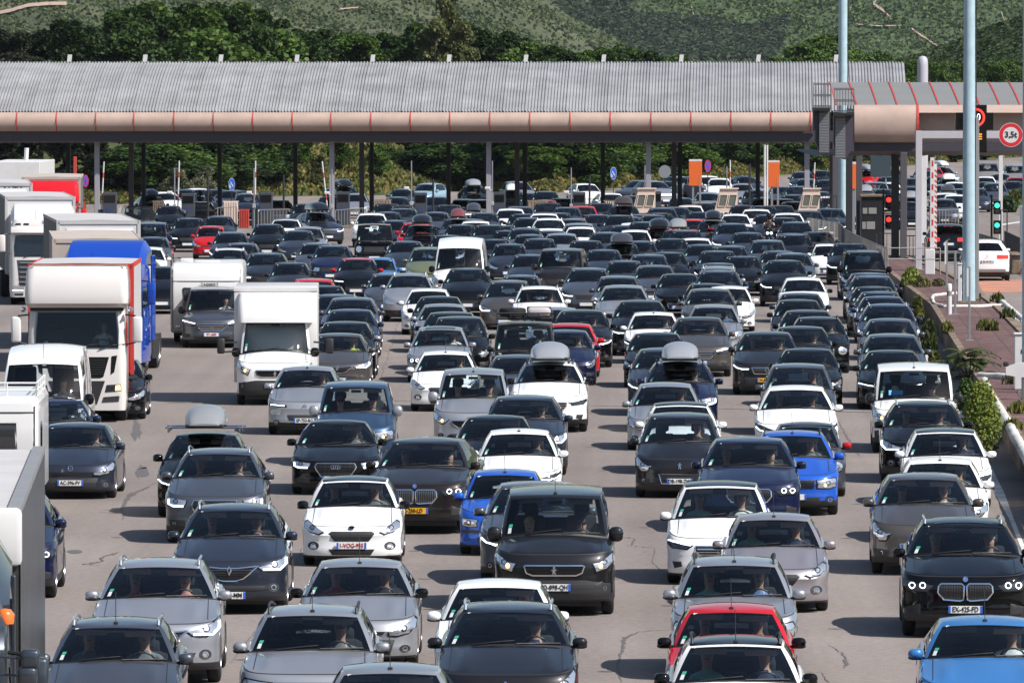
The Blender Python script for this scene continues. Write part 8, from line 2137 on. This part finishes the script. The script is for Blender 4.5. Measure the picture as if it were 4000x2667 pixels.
for x, z, px, py in ((0, 0, 118, 2572), (0, 0, 108, 2640)):
    q = atY(px, py, lo.y - .3); b = MB(); b.rbox(-.10, .10, -.08, .08, -.10, .10, .045); b.tube([(-.05, .05, 0), (-.35, .10, .02)], .015, 6); mo = b.build('wing_mirror', [M_CABD], tk, auto=R(50)); mo.matrix_world = Matrix.Translation(q); mo.location = tk.matrix_world.inverted() @ q if False else Mz.transposed() @ (q - Vector(lo)); 
q = atY(20, 2435, lo.y + .5); b = MB(); b.lathe([(0, .09), (.10, .10), (.15, .06), (.16, .001)], 'z', 16); o2 = b.build('beacon', [pr('amber_lens', (.75, .16, .02), .3, 0, .6)], tk, auto=R(60)); o2.location = Mz.transposed() @ (q - Vector(lo))
# ---------------------------------------------------------------- motorcycles
def motorbike(px, py, lab, plab, cl, yaw=0.0):
    q = at(px, py, 0); t = empty('motorcycle', q, yaw); tag(t, lab, 'motorcycle', 'motorcycles in the queue')
    k = ('mw',); 
    if k not in KITS: KITS[k] = wheel_parts(.31, 0, .14)
    for y in (-.72, .72): o = link('wheel', KITS[k][0], t, (0, y, .31)); link('rim', KITS[k][1], o)
    b = MB(); b.rbox(-.16, .16, -.35, .25, .75, 1.0, .06); b.rbox(-.2, .2, -.3, .4, .35, .72, .06); b.build('body', [M_GLOSS], t, auto=R(50)); b = MB(); b.rbox(-.15, .15, .15, .85, .80, .90, .04); b.build('seat', [M_TRIM], t)
    b = MB(); b.rbox(-.22, .22, -.72, -.45, .78, 1.12, .09); f = b.build('fairing', [M_GLOSS], t, auto=R(50)); b = MB(); 
    for s in (-.09, .09): b.lathe([(-.745, .001), (-.745, .06), (-.70, .07)], 'y', 12, (s, 0, .93))
    b.build('headlight', [M_DRL], f); b = MB(); b.tube([(-.38, -.30, 1.12), (0, -.48, 1.08), (.38, -.30, 1.12)], .018, 6); b.build('handlebar', [M_TRIM], t); b = MB(); b.tube([(0, -.45, 1.0), (0, -.72, .31)], .035, 6); b.build('fork', [M_CHR], t)
    for s in (-1, 1): b = MB(); b.rbox(s * .42 - .06, s * .42 + .06, -.42, -.39, 1.22, 1.30, .015); b.tube([(s * .36, -.32, 1.12), (s * .42, -.40, 1.22)], .01, 4); b.build('mirror', [M_TRIM], t)
    pe = add_person(q + Vector((0, .25, .98)), yaw, 'ride', cl, 3, 0, plab, 'motorcycle riders'); h = MB(); h.lathe([(-.16, .001), (-.15, .09), (-.05, .135), (.05, .14), (.12, .10), (.16, .001)], 'z', 16, (0, .06, .76)); h.build('helmet', [M_WHT if cl == 'grey' else M_GLOSS], pe, auto=R(60))
motorbike(3004, 985, 'black motorcycle with twin lit lamps between cars in the right lanes', 'helmeted rider in black on the motorcycle in the right lanes', 'black'); motorbike(818, 872, 'motorcycle in the left lanes behind the railing, right one', 'helmeted rider in grey behind the left railing', 'grey', .1); motorbike(781, 870, 'motorcycle in the left lanes behind the railing, left one', 'helmeted rider in black behind the left railing', 'black')
# ---- roof load of the boxy off-roader
dd = [d for d in cars if d['key'] == (2050, 1256)][0]; o_ = dd['loc']; t = empty('roof_rack', o_ + Vector((0, 0, 1.98))); tag(t, 'black roof rack on the dark boxy off-roader', 'roof rack'); b = MB()
for y in np.linspace(-.6, 1.9, 6): b.tube([(-.72, y, .08), (.72, y, .08)], .018, 5)
for s in (-1, 1): b.tube([(s * .74, -.7, .22), (s * .74, 2.0, .22)], .02, 5); b.tube([(s * .74, -.7, .08), (s * .74, 2.0, .08)], .02, 5)
b.tube([(-.74, -.7, .22), (.74, -.7, .22)], .02, 5); b.tube([(-.74, -.7, .08), (.74, -.7, .08)], .02, 5)
for x in np.linspace(-.74, .74, 5): b.tube([(x, -.7, .02), (x, -.7, .22)], .014, 5)
b.build('frame', [M_TRIM], t)
b = MB(); b.rbox(-.45, .45, -.74, -.70, .03, .10, .01); b.build('light_bar', [M_GLOSS], t)
t = empty('spare_tyre', o_ + Vector((-.33, .2, 2.20))); tag(t, 'spare tyre lying on the roof rack with a blue strap', 'tyre'); tm, rm = wheel_parts(.36, 0, .24); o1 = link('tyre', tm, t); o1.rotation_euler = (0, R(90), 0); o2 = link('rim', rm, o1); b = MB(); b.tube([(.02, -.37, .12), (.02, .37, .14)], .02, 5); b.build('strap', [M_PLB], t)
t = empty('luggage', o_ + Vector((.38, .2, 2.08))); tag(t, 'pale bundle strapped to the roof rack', 'luggage'); b = MB(); b.rbox(-.32, .32, -.5, .6, 0, .26, .11, seg=3); b.build('bundle', [pr('bundle_cloth', (.42, .38, .40), .8, var=(4, .15))], t, auto=R(60)); b = MB(); b.rbox(-.33, .33, -.1, -.05, .02, .275, .02); b.build('strap', [M_TRIM], t)
# sunshade on the white van's dashboard
dd = [d for d in cars if d['key'] == (3568, 1420)][0]; t = empty('sunshade', dd['loc'] + Vector((-.45, -1.45, 1.30))); tag(t, 'folded blue sunshade on the dashboard of the white van', 'sunshade'); b = MB(); b.obox((0, 0, .04), .16, .03, .06, Matrix.Rotation(R(-30), 3, 'X')); b.build('fabric', [pr('sunshade_blue', (.10, .42, .85), .6)], t)
# ---------------------------------------------------------------- haze between here and the hills
b = MB(); b.box(-880, 880, -60, 4700, -4.0, 420.0); hz = b.build('haze', []); hz.data.materials.clear()
m = bpy.data.materials.new('haze_air'); m.use_nodes = True; nt = m.node_tree; nt.nodes.clear()
v = nt.nodes.new("ShaderNodeVolumePrincipled"); v.inputs["Color"].default_value = (.80, .88, 1.0, 1); v.inputs["Density"].default_value = .000022; v.inputs["Anisotropy"].default_value = .2
o = nt.nodes.new("ShaderNodeOutputMaterial"); nt.links.new(v.outputs[0], o.inputs["Volume"]); hz.data.materials.append(m)
tag(hz, 'thin pale blue haze softening the far hills', 'haze', kind='stuff')
